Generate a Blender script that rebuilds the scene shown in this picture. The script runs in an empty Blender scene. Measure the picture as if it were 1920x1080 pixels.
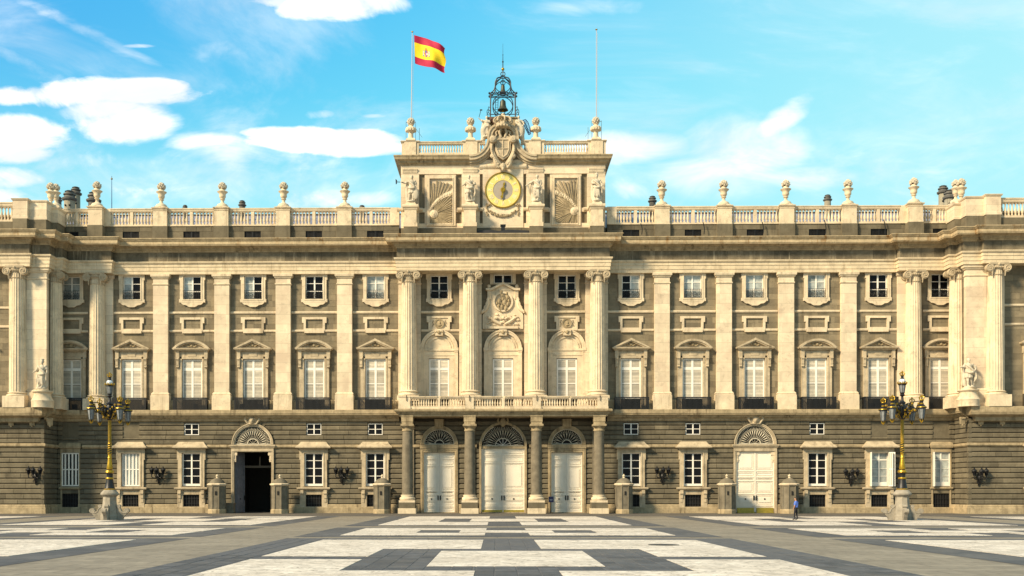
import bpy, bmesh, math, random
from math import sin, cos, pi, radians, sqrt, atan2
from mathutils import Vector, Matrix
random.seed(7)
S = bpy.context.scene
COL = S.collection

# ------------------------------------------------------------------ camera, sky, sun, exposure
D, F, H = 110.0, 1958.0, 2.08          # distance to the facade (m), focal length (px of a 1920 frame), eye height
cam_d = bpy.data.cameras.new('camera'); cam = bpy.data.objects.new('camera', cam_d); COL.objects.link(cam)
YAW = radians(0.88)
cam.location = (-0.70, -D, H)
cam.rotation_euler = (pi/2, 0, YAW)
cam_d.sensor_width = 36.0; cam_d.lens = 36.0*F/1920
cam_d.shift_x = 0.0310; cam_d.shift_y = 385/1920
cam_d.clip_start = 0.5; cam_d.clip_end = 4000
S.camera = cam

SUN_AZ, SUN_EL = radians(53), radians(34)      # azimuth: to the left of the facade's normal
sdir = Vector((-sin(SUN_AZ)*cos(SUN_EL), -cos(SUN_AZ)*cos(SUN_EL), sin(SUN_EL)))
sl = bpy.data.lights.new('sun', 'SUN'); sl.energy = 5.0; sl.angle = radians(10); sl.color = (1.0, 0.82, 0.54)
so = bpy.data.objects.new('sun', sl); COL.objects.link(so); so.location = (0, -40, 60)
so.rotation_euler = sdir.to_track_quat('Z', 'Y').to_euler()

class NT:
    """small helper for node trees"""
    def __init__(s, tree): s.t = tree; s.n = tree.nodes; s.l = tree.links; s.n.clear()
    def new(s, typ, **kw):
        n = s.n.new(typ)
        for k, v in kw.items(): setattr(n, k, v)
        return n
    def put(s, sock, v):
        if isinstance(v, bpy.types.NodeSocket): s.l.new(v, sock)
        elif v is not None: sock.default_value = v
    def math(s, op, a, b=None, c=None, clamp=False):
        n = s.new('ShaderNodeMath', operation=op, use_clamp=clamp)
        s.put(n.inputs[0], a)
        if b is not None: s.put(n.inputs[1], b)
        if c is not None: s.put(n.inputs[2], c)
        return n.outputs[0]
    def vmath(s, op, a, b=None):
        n = s.new('ShaderNodeVectorMath', operation=op); s.put(n.inputs[0], a)
        if b is not None: s.put(n.inputs[1], b)
        return n.outputs[0]
    def noise(s, vec, scale, detail=4, rough=0.55, dist=0.0):
        n = s.new('ShaderNodeTexNoise'); s.put(n.inputs['Vector'], vec)
        n.inputs['Scale'].default_value = scale; n.inputs['Detail'].default_value = detail
        n.inputs['Roughness'].default_value = rough; n.inputs['Distortion'].default_value = dist
        return n.outputs['Fac']
    def ramp(s, fac, stops, interp='LINEAR'):
        n = s.new('ShaderNodeValToRGB'); s.put(n.inputs[0], fac); cr = n.color_ramp; cr.interpolation = interp
        while len(cr.elements) < len(stops): cr.elements.new(0.5)
        for e, (p, c) in zip(cr.elements, stops):
            e.position = p; e.color = (c, c, c, 1) if not hasattr(c, '__len__') else tuple(c[:3])+(1,)
        return n.outputs[0]
    def mix(s, fac, a, b, blend='MIX'):
        n = s.new('ShaderNodeMix', data_type='RGBA', blend_type=blend); s.put(n.inputs[0], fac)
        for i, v in ((6, a), (7, b)):
            if not isinstance(v, bpy.types.NodeSocket) and len(v) == 3: v = tuple(v)+(1,)
            s.put(n.inputs[i], v)
        return n.outputs[2]
    def smooth(s, v, lo, hi):
        n = s.new('ShaderNodeMapRange', interpolation_type='SMOOTHSTEP'); s.put(n.inputs[0], v)
        n.inputs[1].default_value = lo; n.inputs[2].default_value = hi
        return n.outputs[0]

W = bpy.data.worlds.new('World'); S.world = W; W.use_nodes = True
w = NT(W.node_tree)
tc = w.new('ShaderNodeTexCoord').outputs['Generated']
sky = w.new('ShaderNodeTexSky', sky_type='NISHITA'); sky.sun_disc = False
sky.sun_elevation = SUN_EL; sky.sun_rotation = atan2(sdir.x, sdir.y); sky.air_density = 1.0; sky.dust_density = 0.6; sky.ozone_density = 2.0
sep = w.new('ShaderNodeSeparateXYZ'); w.put(sep.inputs[0], tc)
dx, dy, dz = sep.outputs
hs = w.new('ShaderNodeHueSaturation'); hs.inputs['Saturation'].default_value = 1.25; hs.inputs['Value'].default_value = 1.0
hs.inputs['Hue'].default_value = 0.478
w.put(hs.inputs['Color'], sky.outputs[0])
# the photograph's sky: turquoise, paler towards the horizon and towards the right (away from the sun's side)
grad = w.ramp(dz, [(0.0, (6.0, 10.2, 10.6)), (0.22, (5.2, 10.1, 10.7)), (0.28, (3.6, 9.6, 10.7)), (0.35, (1.9, 8.2, 10.6)), (0.44, (1.0, 6.4, 10.3)), (0.8, (.5, 3.2, 7.2)), (1.0, (.4, 2.2, 5.4))])
side = w.smooth(dx, -0.15, 0.5)
grad = w.mix(w.math('MULTIPLY', side, 0.8), grad, (5.4, 10.2, 10.7))
leftb = w.math('MULTIPLY', w.math('MULTIPLY', w.math('SUBTRACT', 1.0, w.smooth(dx, -0.55, 0.1)), 0.75), w.smooth(dz, .22, .40))
grad = w.mix(leftb, grad, (0.55, 4.0, 9.3))
base = w.mix(0.93, hs.outputs[0], grad)
base = w.mix(w.math('MULTIPLY', w.math('SUBTRACT', 1.0, w.smooth(dy, -.3, .3)), .45), base, hs.outputs[0])
# clouds, drawn in the tangent plane of the northern sky: u to the right, v up
den = w.math('MAXIMUM', dy, 0.08)
u = w.math('DIVIDE', dx, den); v = w.math('DIVIDE', dz, den)
comb = w.new('ShaderNodeCombineXYZ'); w.put(comb.inputs[0], u); w.put(comb.inputs[1], w.math('MULTIPLY', v, 2.0))
n1 = w.math('MULTIPLY', w.math('SUBTRACT', w.noise(comb.outputs[0], 9.0, 8, 0.6, 0.6), 0.5), 1.9)
n2 = w.math('MULTIPLY', w.math('SUBTRACT', w.noise(comb.outputs[0], 3.2, 7, 0.62, 1.4), 0.5), 1.9)
front = w.smooth(dy, 0.15, 0.4)
cl = None
def uv(px, py): return ((px-940)/F - 0.015, (925-py)/F)
def cloud(px, py, rx, ry, soft, amp, dens, tilt=0.0, namp=1.0):
    global cl
    cu, cv = uv(px, py); ru, rv = rx/F, ry/F
    du = w.math('SUBTRACT', u, cu); dv = w.math('SUBTRACT', v, cv)
    dv = w.math('SUBTRACT', dv, w.math('MULTIPLY', du, tilt))
    a = w.math('POWER', w.math('ABSOLUTE', w.math('DIVIDE', du, ru)), 2.0)
    b = w.math('POWER', w.math('ABSOLUTE', w.math('DIVIDE', dv, rv)), 2.0)
    e = w.math('SUBTRACT', 1.0, w.math('ADD', a, b))
    e = w.math('ADD', e, w.math('MULTIPLY', n1, amp)); e = w.math('ADD', e, w.math('MULTIPLY', n2, amp*namp))
    c = w.math('MULTIPLY', w.smooth(e, 0.0, soft), dens)
    cl = c if cl is None else w.math('MAXIMUM', cl, c)
for c in [(235,172,185,34,.6,1.15,1), (300,162,105,24,.5,1.0,1), (60,172,150,22,.7,1.3,1), (272,222,108,54,.7,.9,1), (240,200,100,34,.7,.8,1), (30,250,140,44,.7,1.2,1), (70,285,80,24,.8,1.4,.9),
          (20,330,140,28,1.0,1.5,.95), (10,362,100,20,1.0,1.5,.9), (640,262,150,26,.6,1.1,1), (575,246,90,14,.8,1.2,1), (700,276,110,20,.8,1.2,1),
          (705,0,150,36,.9,1.6,1), (600,0,110,12,1.2,1.8,.8),
          (425,262,90,20,1.8,2.2,.9), (520,315,230,56,2.6,2.0,.95), (380,345,500,70,2.0,1.2,.85), (480,285,110,40,1.8,1.4,.8), (330,325,200,50,2.6,2.6,.85), (620,372,190,24,1.8,2.2,.95), (300,355,190,20,1.6,2.2,.95), (160,300,150,34,2.2,2.4,.75), (120,370,160,20,2.0,2.2,.8), (470,230,60,40,2.8,2.4,.6),
          (1225,278,170,40,1.3,.8,1), (1430,282,150,84,1.3,.75,1), (1490,236,80,36,1.1,.9,1,.6), (1385,328,190,60,1.5,.8,1), (1540,336,220,30,1.8,1.1,1), (1330,335,300,50,2.6,1.3,.9), (1330,335,210,32,2.4,2.4,.9), (1220,358,160,26,2.2,2.4,.85),
          (1150,12,140,20,2.6,2.4,.55), (1640,325,220,44,2.8,2.4,.75), (640,212,36,10,1.6,2.2,.55), (735,216,30,5,1.4,2.0,.5), (1060,185,90,36,3.0,2.4,.45), (1780,220,280,150,3.4,2.2,.5), (1300,180,200,60,3.4,2.4,.3),
          (190,52,130,18,2.4,2.4,.8,-.5), (250,80,100,14,2.2,2.2,.7,-.45), (90,120,140,20,2.6,2.4,.6,-.5), (440,92,80,28,2.8,2.4,.45), (290,82,44,5,1.4,2.2,.7), (60,60,180,50,3.2,2.4,.4)]:
    cloud(*c)
wisps = w.math('MULTIPLY', w.smooth(n2, -.1, 0.5), w.math('ADD', .34, w.math('MULTIPLY', w.smooth(v, .40, .27), .34)))
cl = w.math('MULTIPLY', w.math('MAXIMUM', cl, wisps), front)
# elsewhere the same kind of thin broken cloud
gen = w.new('ShaderNodeMapping'); w.put(gen.inputs[0], tc); gen.inputs['Scale'].default_value = (2.2, 2.2, 6.0)
g = w.math('MULTIPLY', w.smooth(w.noise(gen.outputs[0], 1.3, 6, .58, .6), 0.50, 0.68), w.math('SUBTRACT', 1.0, front))
g = w.math('MAXIMUM', w.math('MULTIPLY', g, 0.55), w.math('MULTIPLY', w.math('SUBTRACT', 1.0, front), 0.22))
cl = w.math('MAXIMUM', cl, g, clamp=True)
final = w.mix(cl, base, w.mix(front, (7.6, 7.0, 6.1), w.mix(w.smooth(n1, -.3, .35), (10.0, 10.4, 10.8), (13.5, 13.6, 13.6))))
bg = w.new('ShaderNodeBackground'); w.put(bg.inputs[0], final); bg.inputs[1].default_value = 0.066
wo = w.new('ShaderNodeOutputWorld'); w.l.new(bg.outputs[0], wo.inputs[0])

S.view_settings.view_transform = 'Standard'; S.view_settings.look = 'None'
S.view_settings.exposure = 0.55; S.view_settings.gamma = 1.0; S.view_settings.use_curve_mapping = False

def zf(py, Y=0.0): return H + (925-py)*(D+Y)/F         # height of a thing measured at that row, standing at depth Y
def xo(off, Y=0.0): return off*(D+Y)/F                  # metres to the side of the clock's axis
K = D/F                                                 # one measured pixel on the facade plane, in metres

# ------------------------------------------------------------------ materials
MATS = {}
def mat(name, col, rough=0.7, metal=0.0, var=0.0, scale=2.0, streak=0.0, streak_col=(.05,.045,.035), island=0.0, bump=0.0, bscale=8.0, spec=0.5, joints=None, tint=None, patch=0.0, grime=0.0, vj=0.0, orand=0.0):
    m = bpy.data.materials.new(name); m.use_nodes = True; t = NT(m.node_tree)
    p = t.new('ShaderNodeBsdfPrincipled'); o = t.new('ShaderNodeOutputMaterial'); t.l.new(p.outputs[0], o.inputs[0])
    p.inputs['Roughness'].default_value = rough; p.inputs['Metallic'].default_value = metal; p.inputs['Specular IOR Level'].default_value = spec
    geo = t.new('ShaderNodeNewGeometry'); pos = geo.outputs['Position']
    c = tuple(col)+(1,)
    if var or streak or island or joints or tint or patch or grime or orand:
        if var:
            f = t.noise(pos, scale, 6, 0.65)
            lo = tuple(x*(1-var) for x in col); hi = tuple(min(1, x*(1+var)) for x in col)
            c = t.ramp(f, [(0.28, lo), (0.72, hi)])
        if tint:
            f = t.smooth(t.noise(pos, 0.45, 4, .6), .45, .7)
            c = t.mix(f, c, tint)
        if island:
            r = geo.outputs['Random Per Island']
            c = t.mix(1.0, c, t.ramp(r, [(0, (1-island,)*3), (.5, (1, .99, .97)), (1, (1+island, 1+island*.9, 1+island*.75))]), 'MULTIPLY')
        if patch:
            f = t.smooth(t.noise(pos, 1.1, 5, .7, .8), .53, .7)
            c = t.mix(t.math('MULTIPLY', f, patch), c, tuple(x*.45 for x in col))
        if streak:
            mp = t.new('ShaderNodeMapping'); t.put(mp.inputs[0], pos); mp.inputs['Scale'].default_value = (1.7, 1.7, 0.13)
            f = t.smooth(t.noise(mp.outputs[0], 1.0, 7, .72), .49, .68)
            f2 = t.smooth(t.noise(pos, .30, 4, .6), .38, .60)
            c = t.mix(t.math('MULTIPLY', t.math('MULTIPLY', f, f2), streak), c, streak_col)
        if orand:
            oi = t.new('ShaderNodeObjectInfo').outputs['Random']
            c = t.mix(1.0, c, t.ramp(oi, [(0, (1-orand,)*3), (1, (1+orand*.6,)*3)]), 'MULTIPLY')
        if grime:
            f = t.math('MULTIPLY', t.smooth(t.noise(pos, 1.9, 9, .8, .7), .50, .66), t.smooth(t.noise(pos, .5, 4, .6), .36, .56))
            c = t.mix(t.math('MULTIPLY', f, grime), c, tuple(x*.42 for x in col))
        if vj:
            sp = t.new('ShaderNodeSeparateXYZ'); t.put(sp.inputs[0], pos)
            fr = t.math('FRACT', t.math('ADD', t.math('DIVIDE', sp.outputs[0], vj), t.math('MULTIPLY', t.math('FLOOR', t.math('MULTIPLY', sp.outputs[2], 1.1)), .37)))
            c = t.mix(t.math('MULTIPLY', t.math('LESS_THAN', fr, .03/vj), .5), c, tuple(x*.3 for x in col))
        if joints:
            sp = t.new('ShaderNodeSeparateXYZ'); t.put(sp.inputs[0], pos)
            fr = t.math('FRACT', t.math('DIVIDE', sp.outputs[2], joints))
            ln = t.math('LESS_THAN', t.math('ABSOLUTE', t.math('SUBTRACT', fr, 0.5)), 0.018/joints)
            c = t.mix(t.math('MULTIPLY', ln, 0.45), c, tuple(x*.4 for x in col))
            cb = t.new('ShaderNodeCombineXYZ'); t.put(cb.inputs[0], t.math('FLOOR', t.math('DIVIDE', sp.outputs[0], 3.24))); t.put(cb.inputs[1], t.math('FLOOR', t.math('ADD', t.math('DIVIDE', sp.outputs[2], joints), .5)))
            wn = t.new('ShaderNodeTexWhiteNoise', noise_dimensions='2D'); t.put(wn.inputs['Vector'], cb.outputs[0])
            c = t.mix(1.0, c, t.ramp(wn.outputs['Value'], [(0, (.86,.85,.84)), (1, (1.06,1.05,1.03))]), 'MULTIPLY')
    t.put(p.inputs['Base Color'], c)
    if bump:
        b = t.new('ShaderNodeBump'); b.inputs['Strength'].default_value = bump; b.inputs['Distance'].default_value = 0.05
        t.put(b.inputs['Height'], t.noise(pos, bscale, 6, .65)); t.l.new(b.outputs[0], p.inputs['Normal'])
    MATS[name] = m
    return m
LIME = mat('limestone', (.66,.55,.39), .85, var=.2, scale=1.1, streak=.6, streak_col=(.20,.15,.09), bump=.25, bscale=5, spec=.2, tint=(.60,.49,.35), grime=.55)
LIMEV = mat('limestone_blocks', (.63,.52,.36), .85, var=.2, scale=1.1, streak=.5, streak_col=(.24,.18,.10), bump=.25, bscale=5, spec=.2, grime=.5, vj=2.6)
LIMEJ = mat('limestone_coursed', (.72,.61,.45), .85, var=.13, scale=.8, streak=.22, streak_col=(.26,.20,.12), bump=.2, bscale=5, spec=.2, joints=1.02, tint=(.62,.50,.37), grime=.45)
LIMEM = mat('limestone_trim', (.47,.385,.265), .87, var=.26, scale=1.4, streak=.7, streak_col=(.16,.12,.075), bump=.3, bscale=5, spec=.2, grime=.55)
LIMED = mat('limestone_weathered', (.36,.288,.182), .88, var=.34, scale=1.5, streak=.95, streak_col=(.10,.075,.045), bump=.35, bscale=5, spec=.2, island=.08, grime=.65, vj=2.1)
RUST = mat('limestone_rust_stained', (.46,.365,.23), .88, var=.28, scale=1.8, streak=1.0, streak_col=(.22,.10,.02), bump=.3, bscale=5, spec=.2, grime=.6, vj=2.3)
GRAN = mat('granite_ashlar', (.205,.172,.118), .9, grime=.4, var=.25, scale=.8, streak=.6, streak_col=(.09,.075,.05), island=.24, bump=.3, bscale=7, spec=.2)
GRND = mat('granite_rusticated', (.148,.128,.09), .9, orand=.14, grime=.5, var=.25, scale=.9, streak=.55, streak_col=(.06,.05,.035), island=.26, bump=.4, bscale=6, spec=.2)  # dark granite, with the ground floor's shade also put into its colour
GRNS = mat('granite_column', (.17,.145,.105), .8, var=.3, scale=1.6, streak=.5, streak_col=(.07,.06,.045), bump=.3, bscale=6, spec=.25)
FRZ = mat('granite_frieze', (.15,.128,.09), .9, var=.38, scale=1.4, streak=.9, streak_col=(.40,.34,.24), island=.3, bump=.3, bscale=6, spec=.2)
SENT = mat('sentry_stone', (.175,.152,.112), .9, var=.3, scale=1.6, streak=.7, streak_col=(.07,.06,.045), bump=.4, bscale=7, spec=.2, patch=.4)
PEDS = mat('lamp_pedestal_stone', (.30,.268,.215), .9, var=.25, scale=2.2, streak=.5, streak_col=(.12,.10,.075), bump=.3, bscale=8, spec=.2, grime=.5)
STAT = mat('statue_stone', (.54,.475,.37), .85, var=.18, scale=2.2, streak=.35, streak_col=(.22,.18,.12), bump=.2, bscale=12, spec=.2)
BACK = mat('mortar_bed', (.045,.037,.025), .95, var=.2, scale=2)
WHITE = mat('white_paint', (.80,.765,.69), .55, var=.05, scale=3)
WHITED = mat('white_door_paint', (.80,.73,.61), .5, var=.06, scale=1.2, streak=.12, streak_col=(.5,.45,.36))
SHUT = mat('shutter_slats', (.46,.42,.345), .6, var=.16, scale=2.5, island=.26, orand=.22)
CURT = mat('curtained_glass', (.40,.43,.41), .12, var=.4, scale=2.0, spec=.5, orand=.4)
GLASS = mat('dark_glass', (.008,.008,.010), .12, spec=.12)
DARK = mat('dark_interior', (.012,.011,.010), .95)
IRON = mat('black_iron', (.016,.016,.017), .45, metal=.3, var=.2, scale=6)
IRONB = mat('blue_black_iron', (.020,.032,.05), .5, metal=.2, var=.2, scale=6)
WING = mat('blue_lattice_paint', (.02,.05,.16), .5, var=.2, scale=6)
IRONW = mat('pale_iron', (.60,.54,.42), .6, var=.2, scale=6)
GOLD = mat('gilding', (.42,.265,.022), .34, metal=.6, var=.25, scale=7, bump=.2, bscale=12)
GOLDD = mat('old_gilding', (.28,.175,.015), .42, metal=.5, var=.35, scale=7, bump=.3, bscale=10)
BRASS = mat('brass_plate', (.42,.33,.06), .4, metal=.5, var=.25, scale=5)
BRONZE = mat('bell_bronze', (.055,.058,.04), .5, metal=.4, var=.3, scale=5)
LANT = mat('lantern_glass', (.20,.215,.225), .5, var=.35, scale=4, spec=.08)
OPAL = mat('opal_globe', (.7,.76,.82), .15, spec=.7)
SLATE = mat('slate_roof', (.24,.24,.30), .6, var=.2, scale=1.5, island=.2, bump=.2)
CHIM = mat('chimney_stucco', (.30,.27,.20), .9, var=.25, scale=2, streak=.7, streak_col=(.05,.045,.04))
CHIMD = mat('chimney_lead', (.09,.085,.075), .7, var=.3, scale=3)
POLE = mat('white_pole', (.42,.40,.44), .5)
NAVY = mat('navy_panel', (.02,.02,.09), .4)
CLKG = mat('clock_face_grey', (.34,.30,.25), .8, var=.1, scale=3)
CLKR = mat('clock_ring_gold', (.80,.64,.20), .45, metal=.2, var=.15, scale=4)
CLKN = mat('clock_numeral_cream', (.85,.78,.55), .6)
TARP = mat('black_sheet', (.018,.018,.020), .5, var=.4, scale=3, bump=.4, bscale=3)
SHIRT = mat('blue_shirt', (.10,.19,.62), .85, var=.15, scale=14)
TROUS = mat('dark_trousers', (.012,.012,.018), .85, var=.2, scale=14)
SKIN = mat('skin', (.42,.22,.13), .6)
HAIR = mat('dark_hair', (.02,.014,.010), .7)
SHOE = mat('black_shoe', (.01,.01,.01), .35)
FRED = mat('flag_red', (.42,.006,.05), .75, var=.08, scale=4)
FYEL = mat('flag_yellow', (.92,.66,.015), .75, var=.06, scale=4)
FPUR = mat('flag_emblem_purple', (.30,.08,.22), .8)
FBRN = mat('flag_emblem_gold', (.45,.22,.03), .8)
FWHT = mat('flag_emblem_silver', (.55,.55,.62), .8)
FBLU = mat('flag_emblem_blue', (.06,.14,.34), .8)

def paving(name, a, b, joint, sx, sy, speckle=0.0, mort=0.02, squash=1.0, cob=False):
    m = bpy.data.materials.new(name); m.use_nodes = True; t = NT(m.node_tree)
    p = t.new('ShaderNodeBsdfPrincipled'); o = t.new('ShaderNodeOutputMaterial'); t.l.new(p.outputs[0], o.inputs[0])
    p.inputs['Roughness'].default_value = .85; p.inputs['Specular IOR Level'].default_value = .25
    pos = t.new('ShaderNodeNewGeometry').outputs['Position']
    f = t.noise(pos, .35, 5, .6); f2 = t.noise(pos, 2.5, 5, .65)
    c = t.mix(t.smooth(f, .35, .65), a, b)
    if cob:
        vo = t.new('ShaderNodeTexVoronoi', feature='DISTANCE_TO_EDGE'); t.put(vo.inputs['Vector'], pos); vo.inputs['Scale'].default_value = sx
        vc = t.new('ShaderNodeTexVoronoi'); t.put(vc.inputs['Vector'], pos); vc.inputs['Scale'].default_value = sx
        sp = t.new('ShaderNodeSeparateColor'); t.put(sp.inputs[0], vc.outputs['Color'])
        c = t.mix(1.0, c, t.ramp(sp.outputs[0], [(0, .80), (1, 1.08)]), 'MULTIPLY')
        dark = t.smooth(t.noise(pos, 1.7, 6, .75, .4), .50, .62)
        gap = t.math('MULTIPLY', t.math('LESS_THAN', vo.outputs['Distance'], .12), t.math('ADD', t.math('MULTIPLY', dark, .6), .08))
        c = t.mix(gap, c, joint)
    else:
        br = t.new('ShaderNodeTexBrick'); mp = t.new('ShaderNodeMapping'); t.put(mp.inputs[0], pos); t.put(br.inputs['Vector'], mp.outputs[0])
        br.inputs['Scale'].default_value = 1.0; br.inputs['Brick Width'].default_value = sx; br.inputs['Row Height'].default_value = sy
        br.inputs['Mortar Size'].default_value = mort; br.inputs['Color1'].default_value = (.88,.88,.88,1); br.inputs['Color2'].default_value = (1.08,1.08,1.08,1); br.inputs['Mortar'].default_value = (.7,.7,.7,1)
        c = t.mix(1.0, c, br.outputs['Color'], 'MULTIPLY')
    c = t.mix(1.0, c, t.ramp(f2, [(.3, .80), (.7, 1.12)]), 'MULTIPLY')
    st = t.math('MULTIPLY', t.smooth(t.noise(pos, .9, 8, .72, 1.2), .54, .72), .22 if cob else .45)
    c = t.mix(st, c, tuple(x*.5 for x in a))
    mp2 = t.new('ShaderNodeMapping'); t.put(mp2.inputs[0], pos); mp2.inputs['Scale'].default_value = (.25, 2.0, 1); mp2.inputs['Rotation'].default_value = (0, 0, .35)
    c = t.mix(t.math('MULTIPLY', t.smooth(t.noise(mp2.outputs[0], .6, 5, .6), .55, .7), .18), c, tuple(x*.55 for x in a))
    t.put(p.inputs['Base Color'], c)
    b = t.new('ShaderNodeBump'); b.inputs['Strength'].default_value = .35; b.inputs['Distance'].default_value = .02
    t.put(b.inputs['Height'], t.noise(pos, 9, 5, .7)); t.l.new(b.outputs[0], p.inputs['Normal'])
    return m
PGREY = paving('grey_flagstones', (.225,.195,.15), (.275,.24,.185), (.1,.1,.1), 1.3, .9, mort=.03)
PSTRIP = paving('grey_strip_paving', (.11,.10,.088), (.14,.125,.105), (.1,.1,.1), .9, .6)
PDARK = paving('dark_granite_paving', (.085,.086,.09), (.125,.122,.12), (.03,.03,.03), .95, 1.05)
PWHITE = paving('white_cobbles', (.60,.53,.445), (.74,.665,.57), (.14,.11,.075), 4.5, 4.5, cob=True)
PSLAB = mat('dark_granite_slab', (.092,.093,.098), .8, var=.3, scale=2.5, bump=.3, bscale=9, spec=.25, tint=(.11,.105,.10), orand=.24, grime=.3)

# ------------------------------------------------------------------ mesh helpers
class MB:
    def __init__(s): s.v = []; s.f = []; s.mi = []
    def add(s, vs, fs, mi=0):
        o = len(s.v); s.v += [tuple(p) for p in vs]; s.f += [tuple(i+o for i in f) for f in fs]; s.mi += [mi]*len(fs); return s
    def box(s, x0, x1, y0, y1, z0, z1, mi=0):
        return s.add([(x0,y0,z0),(x1,y0,z0),(x1,y1,z0),(x0,y1,z0),(x0,y0,z1),(x1,y0,z1),(x1,y1,z1),(x0,y1,z1)],
                     [(0,1,5,4),(1,2,6,5),(2,3,7,6),(3,0,4,7),(4,5,6,7),(3,2,1,0)], mi)
    def frame(s, x0, x1, z0, z1, t, y0, y1, tb=None, tt=None, mi=0):
        tb = t if tb is None else tb; tt = t if tt is None else tt
        s.box(x0, x0+t, y0, y1, z0, z1, mi); s.box(x1-t, x1, y0, y1, z0, z1, mi)
        s.box(x0+t, x1-t, y0, y1, z0, z0+tb, mi); return s.box(x0+t, x1-t, y0, y1, z1-tt, z1, mi)
    def prism(s, poly, y0, y1, mi=0):
        n = len(poly)
        return s.add([(x,y0,z) for x,z in poly]+[(x,y1,z) for x,z in poly],
                     [tuple(range(n)), tuple(range(2*n-1, n-1, -1))]+[(i,(i+1)%n,n+(i+1)%n,n+i) for i in range(n)], mi)
    def band(s, outer, inner, y0, y1, mi=0, closed=False):
        """solid strip between two polylines of (x,z)"""
        n = len(outer); vs = [(x,y0,z) for x,z in outer]+[(x,y0,z) for x,z in inner]+[(x,y1,z) for x,z in outer]+[(x,y1,z) for x,z in inner]
        fs = []
        for i in range(n if closed else n-1):
            j = (i+1) % n
            fs += [(i,j,n+j,n+i), (2*n+i,3*n+i,3*n+j,2*n+j), (i,2*n+i,2*n+j,j), (n+i,n+j,3*n+j,3*n+i)]
        if not closed: fs += [(0,n,3*n,2*n), (n-1,3*n-1,4*n-1,2*n-1)]
        return s.add(vs, fs, mi)
    def arc(s, cx, cz, r0, r1, a0, a1, y0, y1, n=16, mi=0, sx=1.0):
        A = [a0+(a1-a0)*i/n for i in range(n+1)]
        return s.band([(cx+sx*r1*cos(a), cz+r1*sin(a)) for a in A], [(cx+sx*r0*cos(a), cz+r0*sin(a)) for a in A], y0, y1, mi)
    def disc(s, cx, cz, r, y0, y1, n=24, mi=0, sx=1.0, a0=0.0, a1=2*pi):
        full = abs(a1-a0-2*pi) < 1e-6
        return s.prism([(cx+sx*r*cos(a0+(a1-a0)*i/n), cz+r*sin(a0+(a1-a0)*i/n)) for i in range(n if full else n+1)], y0, y1, mi)
    def lathe(s, prof, cx=0, cy=0, n=16, cz=0, sq=None, mi=0, cap=True):
        vs, fs = [], []
        for r, z in prof:
            for k in range(n):
                a = 2*pi*(k+.5)/n
                vs.append((cx+r*cos(a), cy+r*sin(a), cz+z))
        for i in range(len(prof)-1):
            for k in range(n):
                fs.append((i*n+k, i*n+(k+1) % n, (i+1)*n+(k+1) % n, (i+1)*n+k))
        if cap: fs += [tuple(range(n-1, -1, -1)), tuple((len(prof)-1)*n+k for k in range(n))]
        return s.add(vs, fs, mi)
    def square(s, prof, cx=0, cy=0, cz=0, mi=0):
        """stack of square sections (half width, z)"""
        return s.lathe([(r*sqrt(2), z) for r, z in prof], cx, cy, 4, cz, mi=mi)
    def tube(s, pts, r, n=6, mi=0):
        pts = [Vector(p) for p in pts]; m = len(pts); rr = list(r) if hasattr(r, '__len__') else [r]*m
        if 3 <= m <= 10:                                   # round the bends
            q, qr = [], []
            for i in range(m-1):
                p0, p1, p2, p3 = pts[max(i-1,0)], pts[i], pts[i+1], pts[min(i+2,m-1)]
                for j in range(3):
                    t = j/3; q.append(.5*((2*p1)+(p2-p0)*t+(2*p0-5*p1+4*p2-p3)*t*t+(3*p1-p0-3*p2+p3)*t**3)); qr.append(rr[i]+(rr[i+1]-rr[i])*t)
            pts = q+[pts[-1]]; rr = qr+[rr[-1]]; m = len(pts)
        vs, fs = [], []
        t0 = (pts[1]-pts[0]).normalized(); up = Vector((0,0,1)) if abs(t0.z) < .9 else Vector((1,0,0))
        nrm = t0.cross(up).normalized()
        for i in range(m):
            t = (pts[min(i+1,m-1)]-pts[max(i-1,0)])
            t = t.normalized() if t.length > 1e-9 else t0
            nrm = (nrm-t*nrm.dot(t)); nrm = nrm.normalized() if nrm.length > 1e-6 else t.orthogonal().normalized()
            b = t.cross(nrm)
            for k in range(n):
                a = 2*pi*k/n; vs.append(pts[i]+(nrm*cos(a)+b*sin(a))*rr[i])
        for i in range(m-1):
            for k in range(n): fs.append((i*n+k, i*n+(k+1) % n, (i+1)*n+(k+1) % n, (i+1)*n+k))
        fs += [tuple(range(n-1, -1, -1)), tuple((m-1)*n+k for k in range(n))]
        return s.add(vs, fs, mi)
    def ball(s, c, r, n=8, m=6, mi=0):
        rx, ry, rz = r if hasattr(r, '__len__') else (r, r, r)
        vs = [(c[0], c[1], c[2]-rz)]; fs = []
        for i in range(1, m):
            p = -pi/2+pi*i/m
            for k in range(n): vs.append((c[0]+rx*cos(p)*cos(2*pi*k/n), c[1]+ry*cos(p)*sin(2*pi*k/n), c[2]+rz*sin(p)))
        vs.append((c[0], c[1], c[2]+rz)); L = len(vs)-1
        for k in range(n):
            fs.append((0, 1+(k+1) % n, 1+k)); fs.append((L, L-n+k, L-n+(k+1) % n))
            for i in range(m-2): fs.append((1+i*n+k, 1+i*n+(k+1) % n, 1+(i+1)*n+(k+1) % n, 1+(i+1)*n+k))
        return s.add(vs, fs, mi)
    def cap(s, p, q, r1, r2, n=8, mi=0):
        p, q = Vector(p), Vector(q); d = (q-p).normalized()
        pts = [p-d*r1*.7, p-d*r1*.4, p, p.lerp(q,.5), q, q+d*r2*.4, q+d*r2*.7]
        return s.tube(pts, [r1*.45, r1*.85, r1, (r1+r2)/2, r2, r2*.85, r2*.45], n, mi)
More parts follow.
